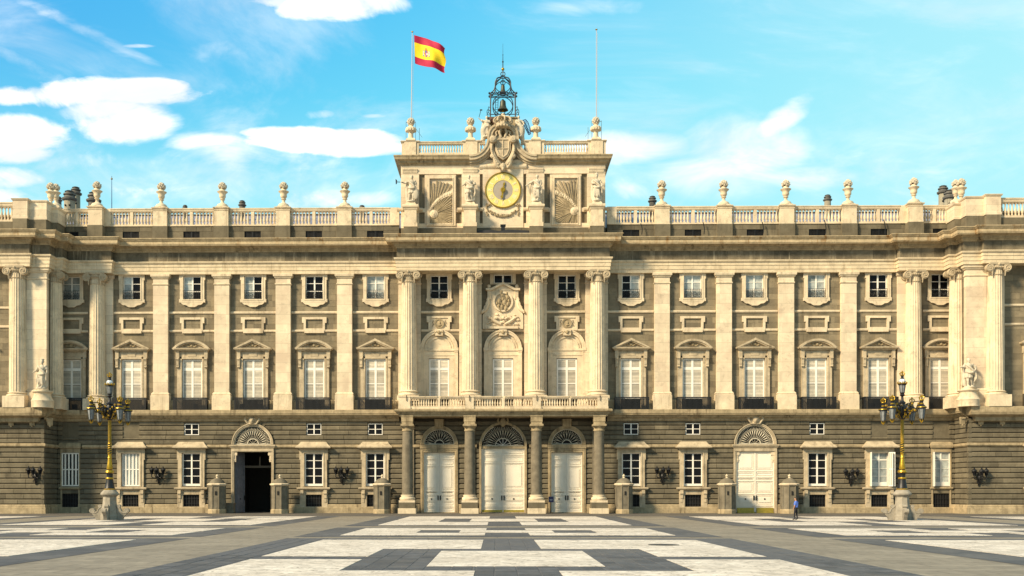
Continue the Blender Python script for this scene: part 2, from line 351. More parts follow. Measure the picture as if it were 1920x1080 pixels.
    def sweep(s, prof, path, mi=0, caps=True):
        """profile (projection, z) swept along a plan polyline, projecting to the right of its direction"""
        P = [Vector(p) for p in path]; n = len(P); m = len(prof); vs, fs = [], []
        for i in range(n):
            ns = []
            if i > 0: d = (P[i]-P[i-1]).normalized(); ns.append(Vector((d.y, -d.x)))
            if i < n-1: d = (P[i+1]-P[i]).normalized(); ns.append(Vector((d.y, -d.x)))
            off = ns[0] if len(ns) == 1 else (ns[0]+ns[1])/(1+ns[0].dot(ns[1]))
            for p, z in prof: q = P[i]+off*p; vs.append((q.x, q.y, z))
        for i in range(n-1):
            for k in range(m-1): fs.append((i*m+k, (i+1)*m+k, (i+1)*m+k+1, i*m+k+1))
        if caps: fs += [tuple(range(m)), tuple((n-1)*m+k for k in range(m-1, -1, -1))]
        return s.add(vs, fs, mi)
    def mesh(s, name, *mats, smooth=False, sharp=.6):
        me = bpy.data.meshes.new(name); me.from_pydata(s.v, [], s.f)
        for m in mats: me.materials.append(m)
        if len(mats) > 1: me.polygons.foreach_set('material_index', s.mi)
        bm = bmesh.new(); bm.from_mesh(me); bmesh.ops.recalc_face_normals(bm, faces=bm.faces); bm.to_mesh(me); bm.free()
        if smooth: me.shade_smooth(); me.set_sharp_from_angle(angle=sharp)
        me.update(); return me

def block(M, fr, s0, s1, z0, z1, n0, n1, ch=.02, cv=.01, ta=0.0, tb=0.0):
    """one dressed stone in a wall frame: front face proud at n1, arrises chamfered"""
    c = max(ch, cv)
    vs = [(s0,n0,z0),(s1,n0,z0),(s1+tb,n0,z1),(s0+ta,n0,z1), (s0,n1-c,z0),(s1,n1-c,z0),(s1+tb,n1-c,z1),(s0+ta,n1-c,z1),
          (s0+cv,n1,z0+ch),(s1-cv,n1,z0+ch),(s1-cv+tb,n1,z1-ch),(s0+cv+ta,n1,z1-ch)]
    fs = [(8,9,10,11)]
    for i in range(4):
        j = (i+1) % 4; fs += [(i,j,4+j,4+i), (4+i,4+j,8+j,8+i)]
    return M.add([fr(*p) for p in vs], fs)
def front(Y): return lambda s, n, z: (s, Y-n, z)
def side_r(X): return lambda s, n, z: (X+n, s, z)      # faces +X
def side_l(X): return lambda s, n, z: (X-n, s, z)      # faces -X

def P(name, mesh, parent=None, loc=(0,0,0), rz=0.0, label=None, sc=None, kind=None):
    o = bpy.data.objects.new(name, mesh); COL.objects.link(o); o.parent = parent; o.location = loc
    if rz: o.rotation_euler = (0, 0, rz)
    if sc: o.scale = sc
    if label: o['label'] = label
    if kind: o['kind'] = kind
    return o
def tag(o, label, cat, group=None):
    o['label'] = label; o['category'] = cat
    if group: o['group'] = group
    return o
def thing(name, label, cat, loc=(0,0,0), rz=0.0, group=None):
    return tag(P(name, None, None, loc, rz), label, cat, group)
def struct(name, mesh): return P(name, mesh, kind='structure')
def stuff(name, mesh, parent): return P(name, mesh, parent, kind='stuff')
def pieces(name, M, m, parent, eps=.03, **kw):
    """one object for each connected or touching group of solids in M"""
    par = list(range(len(M.v)))
    def find(i):
        while par[i] != i: par[i] = par[par[i]]; i = par[i]
        return i
    for f in M.f:
        a = find(f[0])
        for i in f[1:]: par[find(i)] = a
    isl = {}
    for k, f in enumerate(M.f): isl.setdefault(find(f[0]), []).append(k)
    keys = list(isl); bb = []
    for r in keys:
        ps = [M.v[i] for k in isl[r] for i in M.f[k]]
        bb.append(([min(p[c] for p in ps)-eps for c in range(3)], [max(p[c] for p in ps)+eps for c in range(3)]))
    g = list(range(len(keys)))
    def fg(i):
        while g[i] != i: i = g[i]
        return i
    for i in range(len(keys)):
        for j in range(i):
            if all(bb[i][0][c] < bb[j][1][c] and bb[j][0][c] < bb[i][1][c] for c in range(3)): g[fg(i)] = fg(j)
    cl_ = {}
    for i, r in enumerate(keys): cl_.setdefault(fg(i), []).extend(isl[r])
    for ks_ in cl_.values():
        N = MB(); mp = {}
        for k in ks_:
            for i in M.f[k]:
                if i not in mp: mp[i] = len(N.v); N.v.append(M.v[i])
            N.f.append(tuple(mp[i] for i in M.f[k])); N.mi.append(0)
        P(name, N.mesh(name, m, **kw), parent)
def remeshed(M, name, m, voxel=.05, smooth=True):
    """fuse overlapping solids into one carved surface"""
    me = M.mesh(name+'_raw'); o = bpy.data.objects.new(name+'_raw', me); COL.objects.link(o)
    r = o.modifiers.new('r', 'REMESH'); r.mode = 'VOXEL'; r.voxel_size = voxel
    dg = bpy.context.evaluated_depsgraph_get(); out = bpy.data.meshes.new_from_object(o.evaluated_get(dg))
    bpy.data.objects.remove(o); bpy.data.meshes.remove(me)
    out.name = name; out.materials.clear(); out.materials.append(m)
    if smooth: out.shade_smooth()
    return out

# ------------------------------------------------------------------ plaza
def sheet(rects, z, m, name):
    M = MB()
    for x0, x1, y0, y1 in rects: M.add([(x0,y0,z),(x1,y0,z),(x1,y1,z),(x0,y1,z)], [(0,1,2,3)])
    return struct(name, M.mesh(name, m))
plaza = sheet([(-700,700,-320,900)], 0.0, PGREY, 'plaza_ground')
sheet([(-90,90,-15.5,0)], .004, PSTRIP, 'kerb_side_pavement')
CX = -.15; PER = 24.85
# rows of panels: distance from the camera at their far and near edge
rows = [(93.2, 67.9), (61.7, 51.5), (46.3, 20.3), (13.0, -12.0)]
WH = [(-8.3,8.3,0,1)]
def white_rects(cx, d0, d1):
    """the meander of white cobbles inside one panel, as (x0,x1,y0,y1)"""
    f = lambda t: -D + d0 + (d1-d0)*t
    a, b, c, e = .288, .467, .527, .712         # measured breaks along the depth
    R = []
    for s in (-1, 1):
        def q(xa, xb, ta, tb):
            xa, xb = sorted((cx+s*xa, cx+s*xb)); R.append((xa, xb, f(tb), f(ta)))
        q(8.25, 1.12, 0, a); q(8.25, 4.75, a, b); q(8.25, 4.75, c, e); q(8.25, 1.12, e, 1.0)
    R.append((cx-2.52, cx+2.52, f(.645), f(.342)))
    return R
darks, whites, allw = [], [], []
for k in range(-3, 4):
    cx = CX + k*PER
    for d0, d1 in rows:
        if abs(k) > 1 and d0 < 40: continue
        m = 1.9
        darks.append((cx-10.2, cx+10.2, -D+d1-m, -D+d0+m*.85))
        wr = white_rects(cx, d0, d1); whites += wr
        if k == 0 and d0 == 46.3: allw = wr; dk = darks[-1]
sheet(darks, .008, PDARK, 'dark_paving')
# near slabs of the central panel, stone by stone
slab_cells = []
xs = sorted(set([dk[0]+i*(dk[1]-dk[0])/34 for i in range(35)])); ys = [dk[2]+i*(dk[3]-dk[2])/36 for i in range(37)]
def cuts(lo, hi, base, edges):
    pts = sorted(set([round(p, 3) for p in base if lo <= p <= hi]+[round(e, 3) for e in edges if lo <= e <= hi]))
    out = [pts[0]]
    for p in pts[1:]:
        if p-out[-1] > .20 or round(p,3) in [round(e,3) for e in edges]: out.append(p)
    return out
gx = cuts(dk[0], dk[1], xs, [r[0] for r in allw]+[r[1] for r in allw])
gy = cuts(dk[2], dk[3], ys, [r[2] for r in allw]+[r[3] for r in allw])
for i in range(len(gx)-1):
    for j in range(len(gy)-1):
        mx, my = (gx[i]+gx[i+1])/2, (gy[j]+gy[j+1])/2
        if any(r[0] < mx < r[1] and r[2] < my < r[3] for r in allw): continue
        slab_cells.append((my, gx[i], gx[i+1], gy[j], gy[j+1]))
slab_cells.sort(key=lambda c: c[0] if c[0] > -D+24.5 else 999)
far_slabs = MB(); n_sl = 0
for my, x0, x1, y0, y1 in slab_cells:
    if x1-x0 < .05 or y1-y0 < .05: continue
    M = far_slabs if n_sl >= 300 else MB(); h = random.uniform(.014, .019); g_ = .012
    M.add([(x0+g_,y0+g_,.008),(x1-g_,y0+g_,.008),(x1-g_,y1-g_,.008),(x0+g_,y1-g_,.008),(x0+g_+.01,y0+g_+.01,h),(x1-g_-.01,y0+g_+.01,h),(x1-g_-.01,y1-g_-.01,h),(x0+g_+.01,y1-g_-.01,h)],
          [(0,1,5,4),(1,2,6,5),(2,3,7,6),(3,0,4,7),(4,5,6,7)])
    if n_sl < 300: P('paving_slab', M.mesh('paving_slab', PSLAB), plaza); n_sl += 1
if far_slabs.v: stuff('paving_slabs', far_slabs.mesh('paving_slabs', PSLAB), plaza)
MW = MB()
for x0, x1, y0, y1 in whites: MW.box(x0, x1, y0, y1, .002, .022)
struct('white_cobble_paving', MW.mesh('white_cobble_paving', PWHITE))
dc = MB().lathe([(.62,.012),(.62,.034),(.55,.036),(.0,.036)], 0, 0, 24)
dcx = (1243-930)*4073/(1022.5-925)/F-.70
o = P('drain_cover', dc.mesh('drain_cover', IRON), None, (dcx, -D+4073/(1022.5-925), 0))
tag(o, 'dark round metal drain cover set in the white cobbles right of centre', 'drain cover')

# ------------------------------------------------------------------ palace
palace = thing('palace', 'long cream and grey stone royal palace with a central clock tower and portico', 'palace')
PILX = [16.66, 23.14, 29.62, 36.10]                    # giant pilasters, each wing
WINX = [13.43, 19.90, 26.37, 32.84, 39.27, 45.70]      # window axes, each wing
PAVX = 54.3                                            # window axis on the end pavilion
YG, YPG = -.35, -3.60                                  # ground-floor wall planes: main, pavilion
YU, YPU = 0.0, -3.25                                   # upper wall planes
XG, XU = 47.05, 46.95                                  # side faces of the pavilions
ZBELT = zf(768, -1.1); ZSTR0, ZSTR1 = zf(840.5, -.4), zf(833.5, -.4)
def both(): return (-1, 1)

# ---- ground floor openings (x0,x1,z0,z1) to keep free of stone
zg = lambda py: zf(py, YG)
GH, GCIRC = [], []
def gwin(x, narrow=False):
    hw = .95 if narrow else 1.0
    GH.append((x-hw, x+hw, zg(913), zg(847))); GH.append((x-.85, x+.85, zg(952), zg(926)))
for s in both():
    for x in WINX:
        if x == 26.37: continue
        gwin(s*x, x == WINX[5])
        z0, z1 = (zg(816), zg(793))
        if x in WINX[:2]+[32.84]: GH.append((s*x-.80, s*x+.80, z0, z1))
        else: GH.append((s*x-.86, s*x+.86, zg(820), zg(791)))
    GH.append((s*26.37-2.05, s*26.37+2.05, 0, zg(834))); GCIRC.append((s*26.37, zg(833), 2.24, True))
    GH.append((s*6.70-1.75, s*6.70+1.75, 0, zg(834))); GCIRC.append((s*6.70, zg(833), 1.95, False))
GH.append((-2.42, 2.42, 0, zg(836))); GCIRC.append((0, zg(836), 2.48, False))

FAN = radians(57)
def arch_half(c, z):
    """half width kept free at height z by an arch (and by the fan of voussoirs over it)"""
    cx, cz, r, fan = c; dz = max(0.0, z-cz)
    q = sqrt(max(0, r*r-dz*dz))
    if fan and dz >= r*sin(FAN): q = dz/math.tan(FAN)
    return q
def free_spans(s0, s1, z0, z1, holes, circ):
    """free stretches of a course: (start, end, top shift of start, top shift of end)"""
    sp = [(s0, s1, 0, 0)]
    cut = [(a, b, 0, 0) for a, b, c, d in holes if c < z1-.06 and d > z0+.06]
    for c in circ:
        if z1 <= c[1]: continue
        h0, h1 = arch_half(c, max(z0, c[1])), arch_half(c, z1)
        if h0 <= 0 and h1 <= 0: continue
        cut.append((c[0]-h0, c[0]+h0, h0-h1, h1-h0))
    for a, b, ta, tb in cut:
        new = []
        for p, q, tp, tq in sp:
            if b <= p or a >= q: new.append((p, q, tp, tq)); continue
            if a > p: new.append((p, a, tp, ta))
            if b < q: new.append((b, q, tb, tq))
        sp = new
    return [x for x in sp if x[1]-x[0] > .06]
def wall_rows(rws, holes):
    out = []
    for z0, z1 in rws:
        cutz = sorted(set([z0, z1]+[z for h in holes for z in (h[2], h[3]) if z0+.09 < z < z1-.09]))
        out.append((z0, z1, cutz))
    return out
def stones(s0, s1, rws, holes, circ, lmin, lmax):
    """list of (s0,s1,z0,z1) stones in courses"""
    out = []
    for z0, z1 in rws:
        zs = sorted(set([z0, z1]+[z for h in holes for z in (h[2], h[3]) if z0+.12 < z < z1-.12 and h[1] > s0 and h[0] < s1]))
        # only split the course near the openings that need it
        for i in range(len(zs)-1) if len(zs) > 2 else [0]:
            pass
        spans = free_spans(s0, s1, z0, z1, holes, circ)
        for a, b, ta, tb in spans:
            x = a
            while x < b-1e-6:
                L = random.uniform(lmin, lmax)
                if b-x-L < lmin*.55: L = b-x
                out.append((x, min(b, x+L), z0, z1, ta if x == a else 0, tb if x+L > b-1e-6 else 0)); x += L
        for h in holes:                                     # slivers above or below an opening inside this course
            a, b = max(h[0], s0), min(h[1], s1)
            if b <= a: continue
            if z0+.06 < h[3] < z1-.06: out.append((a, b, h[3], z1, 0, 0))
            if z0+.06 < h[2] < z1-.06: out.append((a, b, z0, h[2], 0, 0))
    return out
def backing(M, fr, s0, s1, z0, z1, holes, n):
    xs = sorted(set([s0, s1]+[x for h in holes for x in h[:2] if s0 < x < s1])); zs = sorted(set([z0, z1]+[z for h in holes for z in h[2:] if z0 < z < z1]))
    for i in range(len(xs)-1):
        for j in range(len(zs)-1):
            mx, mz = (xs[i]+xs[i+1])/2, (zs[j]+zs[j+1])/2
            if any(h[0] < mx < h[1] and h[2] < mz < h[3] for h in holes): continue
            M.add([fr(xs[i],n,zs[j]), fr(xs[i+1],n,zs[j]), fr(xs[i+1],n,zs[j+1]), fr(xs[i],n,zs[j+1])], [(0,1,2,3)])
ZPL = zg(945.5)                                              # top of the plinth
rows_lo = [(ZPL+(ZSTR0-ZPL)*i/11, ZPL+(ZSTR0-ZPL)*(i+1)/11) for i in range(11)]
ZBB = zf(789, YG)
rows_hi = [(ZSTR1+(ZBB-ZSTR1)*i/5, ZSTR1+(ZBB-ZSTR1)*(i+1)/5) for i in range(5)]
GR = rows_lo+rows_hi
gp = []       # (frame, stone)
for st in stones(-XG, XG, GR, GH, GCIRC, 1.3, 3.0): gp.append((front(YG), st))
for s in both():
    pav_holes = [(s*PAVX-1, s*PAVX+1, zg(913), zg(847)), (s*PAVX-.85, s*PAVX+.85, zg(952), zg(926))]
    a, b = sorted((s*XG, s*64))
    for st in stones(a, b, GR, pav_holes, [], 1.3, 3.0): gp.append((front(YPG), st))
    for st in stones(YPG, YG, GR, [], [], 1.2, 2.2): gp.append(((side_r(-XG) if s < 0 else side_l(XG)), st))
order = sorted(range(len(gp)), key=lambda i: -(gp[i][1][1]-gp[i][1][0])*(gp[i][1][3]-gp[i][1][2])*(1.0 if abs(gp[i][1][0]) < 53 else .2))
single = set(order[:300]); rest = MB()
for i, (fr, (a, b, z0, z1, ta, tb)) in enumerate(gp):
    M = MB() if i in single else rest
    pr = random.uniform(-.006, .008)
    block(M, fr, a+.006, b-.006, z0+.022, z1-.022, -.34, pr, .08, .011, ta, tb)
    if i in single: P('stone_block', M.mesh('stone_block', GRND), palace)
stuff('rusticated_masonry', rest.mesh('rusticated_masonry', GRND), palace)
M = MB()
backing(M, front(YG), -XG-.25, XG+.25, 0, ZBB+.4, GH+[(c-r*.86, c+r*.86, z-.1, z+r*.80) for c, z, r, fn in GCIRC], -.10)
for s in both():
    a, b = sorted((s*XG, s*64)); backing(M, front(YPG), a, b, 0, ZBB+.4, [(s*PAVX-1, s*PAVX+1, zg(913), zg(847)), (s*PAVX-.85, s*PAVX+.85, zg(952), zg(926))], -.10)
    backing(M, side_r(-XG) if s < 0 else side_l(XG), YPG, YG+.3, 0, ZBB+.4, [], -.10)
pieces('wall_core', M, BACK, palace, eps=.3)

# ---- plinth and string course along the ground floor
def runs(s0, s1, cutsl):
    sp = [(s0, s1)]
    for a, b in cutsl:
        new = []
        for p, q in sp:
            if b <= p or a >= q: new.append((p, q)); continue
            if a > p: new.append((p, a))
            if b < q: new.append((b, q))
        sp = new
    return [x for x in sp if x[1]-x[0] > .05]
base_cuts = [(s*x-.86, s*x+.86) for s in both() for x in WINX if x != 26.37]
door_cuts = [(s*26.37-2.3, s*26.37+2.3) for s in both()]+[(s*6.7-2.05, s*6.7+2.05) for s in both()]+[(-2.75, 2.75)]
M = MB()
pl_lo = [(0,0),(.20,0),(.20,zg(951.5)),(.16,zg(951)),(0,zg(951))]; pl_hi = [(0,zg(951)),(.12,zg(951)),(.12,zg(947)),(.06,zg(945.5)),(0,zg(945.5))]
for a, b in runs(-XG, XG, door_cuts): M.sweep(pl_lo, [(a,YG),(b,YG)])
for a, b in runs(-XG, XG, door_cuts+base_cuts): M.sweep(pl_hi, [(a,YG),(b,YG)])
for s in both():
    pth = [(s*64,YPG),(s*XG,YPG),(s*XG,YG)]
    if s > 0: pth = pth[::-1]
    M.sweep(pl_lo, pth); M.sweep(pl_hi, pth)
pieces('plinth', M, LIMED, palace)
M = MB()
st_p = [(0,ZSTR0-.02),(.05,ZSTR0),(.14,ZSTR0+.10),(.17,ZSTR0+.14),(.17,ZSTR1-.06),(.10,ZSTR1),(0,ZSTR1+.01)]
for a, b in runs(-XG, XG, [(s*x-1.3, s*x+1.3) for s in both() for x in WINX if x != 26.37]+[(s*6.7-2.05, s*6.7+2.05) for s in both()]+[(-2.75, 2.75)]): M.sweep(st_p, [(a,YG),(b,YG)])
for s in both():
    pth = [(s*(PAVX-1.3),YPG),(s*XG,YPG),(s*XG,YG)]
    M.sweep(st_p, pth if s < 0 else pth[::-1])
pieces('string_course', M, LIMED, palace)

# ---- belt cornice between the storeys
def sym(left):
    """plan polyline from its left half"""
    return left+[(-x, y) for x, y in reversed(left)]
bp = [(-66,YPG),(-XG,YPG),(-XG,YG)]
zb = lambda py: zf(py, -1.1)
belt = [(0,zb(789)),(.12,zb(788)),(.22,zb(784.5)),(.45,zb(782)),(.55,zb(779)),(.78,zb(778)),(.82,zb(775.6)),(.86,zb(775)),(.86,zb(768.6)),(.82,zb(768)),(0,zb(768)+.01)]
M = MB()
M.sweep(belt, [(-XG,YPG),(-XG,YG),(-10.9,YG)]); M.sweep(belt, [(10.9,YG),(XG,YG),(XG,YPG)])
zb2 = lambda py: zf(py, -5.1)
belt2 = [(-1.6,zb2(790)),(.05,zb2(789)),(.12,zb2(787)),(.12,zb2(781)),(.55,zb2(779)),(.78,zb2(777.5)),(.86,zb2(773)),(.86,ZBELT-.04),(.82,ZBELT-.02),(-1.6,ZBELT-.015)]
for s in both():
    pth = [(s*66,YPG-.45),(s*(XG+.55),YPG-.45),(s*(XG+.55),YPG+.3)]
    M.sweep(belt2, pth if s < 0 else pth[::-1])
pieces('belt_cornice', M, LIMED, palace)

CON = MB()
CON.sweep([(0,zb(806)),(.12,zb(804)),(.16,zb(798)),(.30,zb(792)),(.34,zb(787)),(0,zb(786))], [(-.32,0),(-.26,-.05),(.26,-.05),(.32,0)]); CON.tube([(-.24,-.34,zb(790)),(.24,-.34,zb(790))], .12, 8); CON.ball((0,-.12,zb(806)), (.14,.12,.2), 7, 5)
CON = CON.mesh('console', LIMED, smooth=True, sharp=.6)
for s in both():
    for px in (6, 46, 80): P('console', CON, palace, (s*xo(943-px-8,-3.7), YPG-.02, .28*zb(787)), sc=(.7,.8,.72))

# ---- upper wall: ashlar
UH = []
zu = lambda py: zf(py, 0)
for s in both():
    for x in WINX:
        UH.append((s*x-1.12, s*x+1.12, ZBELT-.2, zu(672))); UH.append((s*x-.95, s*x+.95, zu(561.5), zu(514)))
    UH.append((s*6.72-1.12, s*6.72+1.12, ZBELT-.2, zu(672))); UH.append((s*6.72-.95, s*6.72+.95, zu(561.5), zu(514)))
UH.append((-1.12,1.12,ZBELT-.2,zu(672))); UH.append((-.98,.98,zu(532),zu(514)))
ZARC = zf(512, -.45)
nrow = 24; ur = [(ZBELT-.05+(ZARC+.3-ZBELT+.05)*i/nrow, ZBELT-.05+(ZARC+.3-ZBELT+.05)*(i+1)/nrow) for i in range(nrow)]
M = MB(); MBk = MB()
for a, b, z0, z1, ta, tb in stones(-XU, XU, ur, UH, [], .9, 2.1): block(M, front(YU), a+.003, b-.003, z0+.004, z1-.004, -.3, random.uniform(-.004,.004), .008, .006)
backing(MBk, front(YU), -XU-.15, XU+.15, ZBELT-.3, ZARC+.5, UH, -.03)
for s in both():
    hp = [(s*PAVX-1.12, s*PAVX+1.12, ZBELT-.2, zu(672)), (s*PAVX-.95, s*PAVX+.95, zu(561.5), zu(514))]
    a_, b_ = sorted((s*XU, s*64))
    for a, b, z0, z1, ta, tb in stones(a_, b_, ur, hp, [], .9, 2.1): block(M, front(YPU), a+.003, b-.003, z0+.004, z1-.004, -.3, random.uniform(-.004,.004), .008, .006)
    for a, b, z0, z1, ta, tb in stones(YPU, YU, ur, [], [], .9, 1.6): block(M, side_r(-XU) if s < 0 else side_l(XU), a+.003, b-.003, z0+.004, z1-.004, -.3, random.uniform(-.004,.004), .008, .006)
    backing(MBk, front(YPU), a_, b_, ZBELT-.3, ZARC+.5, hp, -.03); backing(MBk, side_r(-XU) if s < 0 else side_l(XU), YPU, YU+.2, ZBELT-.3, ZARC+.5, [], -.03)
stuff('ashlar_masonry', M.mesh('ashlar_masonry', GRAN), palace)
P('upper_wall_core', MBk.mesh('upper_wall_core', BACK), palace)

# ---- string courses and dado of the main floor
M = MB()
def sc(z0, z1, pr): return [(0,z0),(pr*.7,z0+.02),(pr,z0+(z1-z0)*.45),(pr,z1-.03),(pr*.6,z1),(0,z1+.01)]
pl_cuts = [(s*x-.83, s*x+.83) for s in both() for x in PILX]+[(s*42.9-1.0, s*42.9+1.0) for s in both()]
ctr = [(-10.8, 10.8)]
for a, b in runs(-XU, XU, pl_cuts+ctr): M.sweep(sc(zu(587.5), zu(583), .13), [(a,YU),(b,YU)]); M.sweep(sc(zu(622), zu(617.5), .13), [(a,YU),(b,YU)])
for a, b in ((-8.6,-4.5),(-2.3,2.3),(4.5,8.6)):
    if a != -2.3: M.sweep(sc(zu(587.5), zu(583), .13), [(a,YU),(b,YU)])
    M.sweep(sc(zu(622), zu(617.5), .13), [(a,YU),(b,YU)])
for s in both():
    a, b = sorted((s*50.6, s*64)); M.sweep(sc(zu(587.5), zu(583), .13), [(a,YPU),(b,YPU)]); M.sweep(sc(zu(622), zu(617.5), .13), [(a,YPU),(b,YPU)])
pieces('upper_string_course', M, LIME, palace)
M = MB()
win_cuts = [(s*x-1.78, s*x+1.78) for s in both() for x in WINX]
for a, b in runs(-XU, XU, win_cuts+pl_cuts+ctr): M.sweep([(0,ZBELT-.02),(.35,ZBELT-.02),(.35,zu(752)),(.28,zu(750)),(0,zu(750))], [(a,YU),(b,YU)])
pieces('dado', M, LIMED, palace)

# ---- giant pilasters (base, shaft, capital)
zp = lambda py: zf(py, -.5)
pb = MB().sweep([(0,ZBELT-.02),(.78,ZBELT-.02),(.78,zp(742)),(.72,zp(741)),(.66,zp(739)),(.66,zp(737.5)),(.60,zp(735.5)),(.0,zp(735))], [(-.72,0),(-.72,-.02),(.72,-.02),(.72,0)])
PILB = MB(); hwb = 17.5*K; hws = 14*K
PILB.box(-hwb, hwb, -.72, .05, ZBELT-.02, zp(741)); PILB.box(-hwb+.06, hwb-.06, -.66, .05, zp(741), zp(739.2))
PILB.sweep([(0,zp(739.2)),(.16,zp(739)),(.18,zp(738)),(.12,zp(736.6)),(.06,zp(735)),(0,zp(734.6))], [(-hws,.05),(-hws,-.45),(hws,-.45),(hws,.05)])
PILB = PILB.mesh('pilaster_base', LIME)
PILS = MB().box(-hws, hws, -.45, .05, zp(741)-.4, zp(520)); PILS = PILS.mesh('pilaster', LIMEJ)
PILC = MB()
PILC.sweep([(0,zp(533)),(.05,zp(532.5)),(.08,zp(531)),(.05,zp(529.8)),(0,zp(529.5))], [(-hws,.05),(-hws,-.45),(hws,-.45),(hws,.05)])
PILC.sweep([(0,zp(521)),(.10,zp(520)),(.14,zp(518)),(.22,zp(517)),(.24,zp(513)),(.20,zp(512)-.01),(0,zp(512)-.01)], [(-hws,.05),(-hws,-.45),(hws,-.45),(hws,.05)])
PILC = PILC.mesh('pilaster_capital', LIME)
for s in both():
    for x in PILX:
        o = P('pilaster', PILS, palace, (s*x, 0, 0)); P('pilaster_base', PILB, o); P('pilaster_capital', PILC, o)
    # pavilion's broad corner pilaster (behind the statue)
    o = P('pilaster', PILS, palace, (s*xo(880,-3.6), YPU, 0), sc=(1.32,1,1)); P('pilaster_base', PILB, o); P('pilaster_capital', PILC, o)

# ---- Ionic columns, fluted
def flute_ring(r, z, n=20):
    out = []
    for k in range(n):
        a = 2*pi*k/n; d = 2*pi/n
        for t, q in ((-.42, 1), (-.30, .965), (0, .925), (.30, .965), (.42, 1)): out.append((r*q*cos(a+t*d), r*q*sin(a+t*d), z))
    return out
def fluted(r, z0, z1):
    M = MB(); vs, fs = [], []; N = 100; rg = 9
    for i in range(rg+1):
        t = i/rg; rr = r*(1-.15*t**1.6); vs += flute_ring(rr, z0+(z1-z0)*t)
    for i in range(rg):
        for k in range(N): fs.append((i*N+k, i*N+(k+1) % N, (i+1)*N+(k+1) % N, (i+1)*N+k))
    return M.add(vs, fs)
def spiral(cx, cz, r0, turns, sgn, y, n=26):
    return [(cx+sgn*(r0*(1-.82*i/n))*cos(pi/2-2*pi*turns*i/n), y, cz+(r0*(1-.82*i/n))*sin(pi/2-2*pi*turns*i/n)) for i in range(n+1)]
def ionic_capital(r, zb_, zt):
    M = MB(); h = zt-zb_
    M.lathe([(r*.98,zb_-.04),(r*1.07,zb_),(r*1.07,zb_+.06),(r*.95,zb_+.09),(r*.95,zb_+h*.45),(r*1.15,zb_+h*.62),(r*1.2,zb_+h*.78),(r*1.0,zb_+h*.8)], 0, 0, 20)
    M.sweep([(0,zb_+h*.8),(.04,zb_+h*.8),(.10,zb_+h*.9),(.10,zt-.01),(0,zt-.01)], [(-r*1.12,r),(-r*1.12,-r*1.1),(r*1.12,-r*1.1),(r*1.12,r)])
    for sx in both():
        cx = sx*r*1.18; cz = zb_+h*.56; R = h*.34
        M.disc(cx, cz, R*.98, -r*1.15, -r*.55, 18)
        M.tube(spiral(cx, cz, R*.92, 1.7, sx, -r*1.17), .045, 5); M.ball((cx,-r*1.17,cz), .075, 6, 4)
        M.disc(cx, cz, R*.9, r*.2, r*.8, 14)
        for i in range(4): M.ball((cx-sx*R*.55, -r*1.08+.02*i, cz-R*.95-.12*i), (.10-.015*i, .09, .09), 6, 4)     # hanging garland
    for i in range(5): M.ball((r*(-.5+.25*i), -r*1.12, zb_+h*.62), (.07,.06,.09), 6, 4)
    M.ball((0,-r*1.2,zb_+h*.86), (.14,.1,.14), 7, 5)
    return M
def column_base(r, z0, zt, plinth_top):
    M = MB(); hw = r*1.32
    M.box(-hw, hw, -hw, hw, z0, plinth_top)
    h = zt-plinth_top
    M.lathe([(r*1.28,plinth_top),(r*1.34,plinth_top+h*.16),(r*1.28,plinth_top+h*.36),(r*1.12,plinth_top+h*.42),(r*1.06,plinth_top+h*.56),(r*1.14,plinth_top+h*.66),(r*1.19,plinth_top+h*.76),(r*1.12,plinth_top+h*.9),(r*1.0,zt)], 0, 0, 28)
    return M
YC = -1.2
zc = lambda py: zf(py, YC-.6)
RC = 15.2*K
COLS = fluted(RC, zc(733), zc(525)).mesh('column', LIME, smooth=True, sharp=.9)
COLC = ionic_capital(RC*.86, zc(528), zc(506)).mesh('column_capital', LIMEM, smooth=True)
COLB = column_base(RC, zc(752), zc(731), zc(742)).mesh('column_base', LIME, smooth=True)
RS = MB().box(-1.18, 1.18, -.32, .05, ZBELT, zp(512)-.01)
RS.sweep([(0,zp(531.5)),(.06,zp(531)),(.08,zp(530)),(0,zp(529))], [(-1.18,.05),(-1.18,-.32),(1.18,-.32),(1.18,.05)])
RS.sweep([(0,zp(519)),(.12,zp(517)),(.16,zp(514)),(.14,zp(512.3)),(0,zp(512.3))], [(-1.18,.05),(-1.18,-.32),(1.18,-.32),(1.18,.05)])
RS = RS.mesh('respond_pilaster', LIMEJ)
for x in (-9.83, -3.42, 3.42, 9.83):
    o = P('column', COLS, palace, (x, YC, 0)); P('column_capital', COLC, o); P('column_base', COLB, o)
    P('respond_pilaster', RS, palace, (x, 0, 0))
# engaged columns at the wings' ends and on the pavilions
COLB2 = column_base(RC, ZBELT-.02, zc(738), zc(746)).mesh('column_base', LIME, smooth=True)
COLS2 = fluted(RC, zc(740), zc(520)).mesh('column', LIME, smooth=True, sharp=.9)
RS2 = MB().box(-1.12, 1.12, -.25, .05, ZBELT, zp(512)-.01)
RS2.sweep([(0,zp(520)),(.12,zp(518)),(.16,zp(514)),(.14,zp(512.3)),(0,zp(512.3))], [(-1.12,.05),(-1.12,-.25),(1.12,-.25),(1.12,.05)]); RS2 = RS2.mesh('respond_pilaster', LIMEJ)
for s in both():
    for x, y in ((42.75, -.55), (46.75, -1.75), (xo(916,-3.9), YPU-.6)):
        o = P('column', COLS2, palace, (s*x, y, 0)); P('column_capital', COLC, o); P('column_base', COLB2, o)
    P('respond_pilaster', RS2, palace, (s*42.35, 0, 0)); P('respond_pilaster', RS2, palace, (s*xo(916,-3.9), YPU, 0))

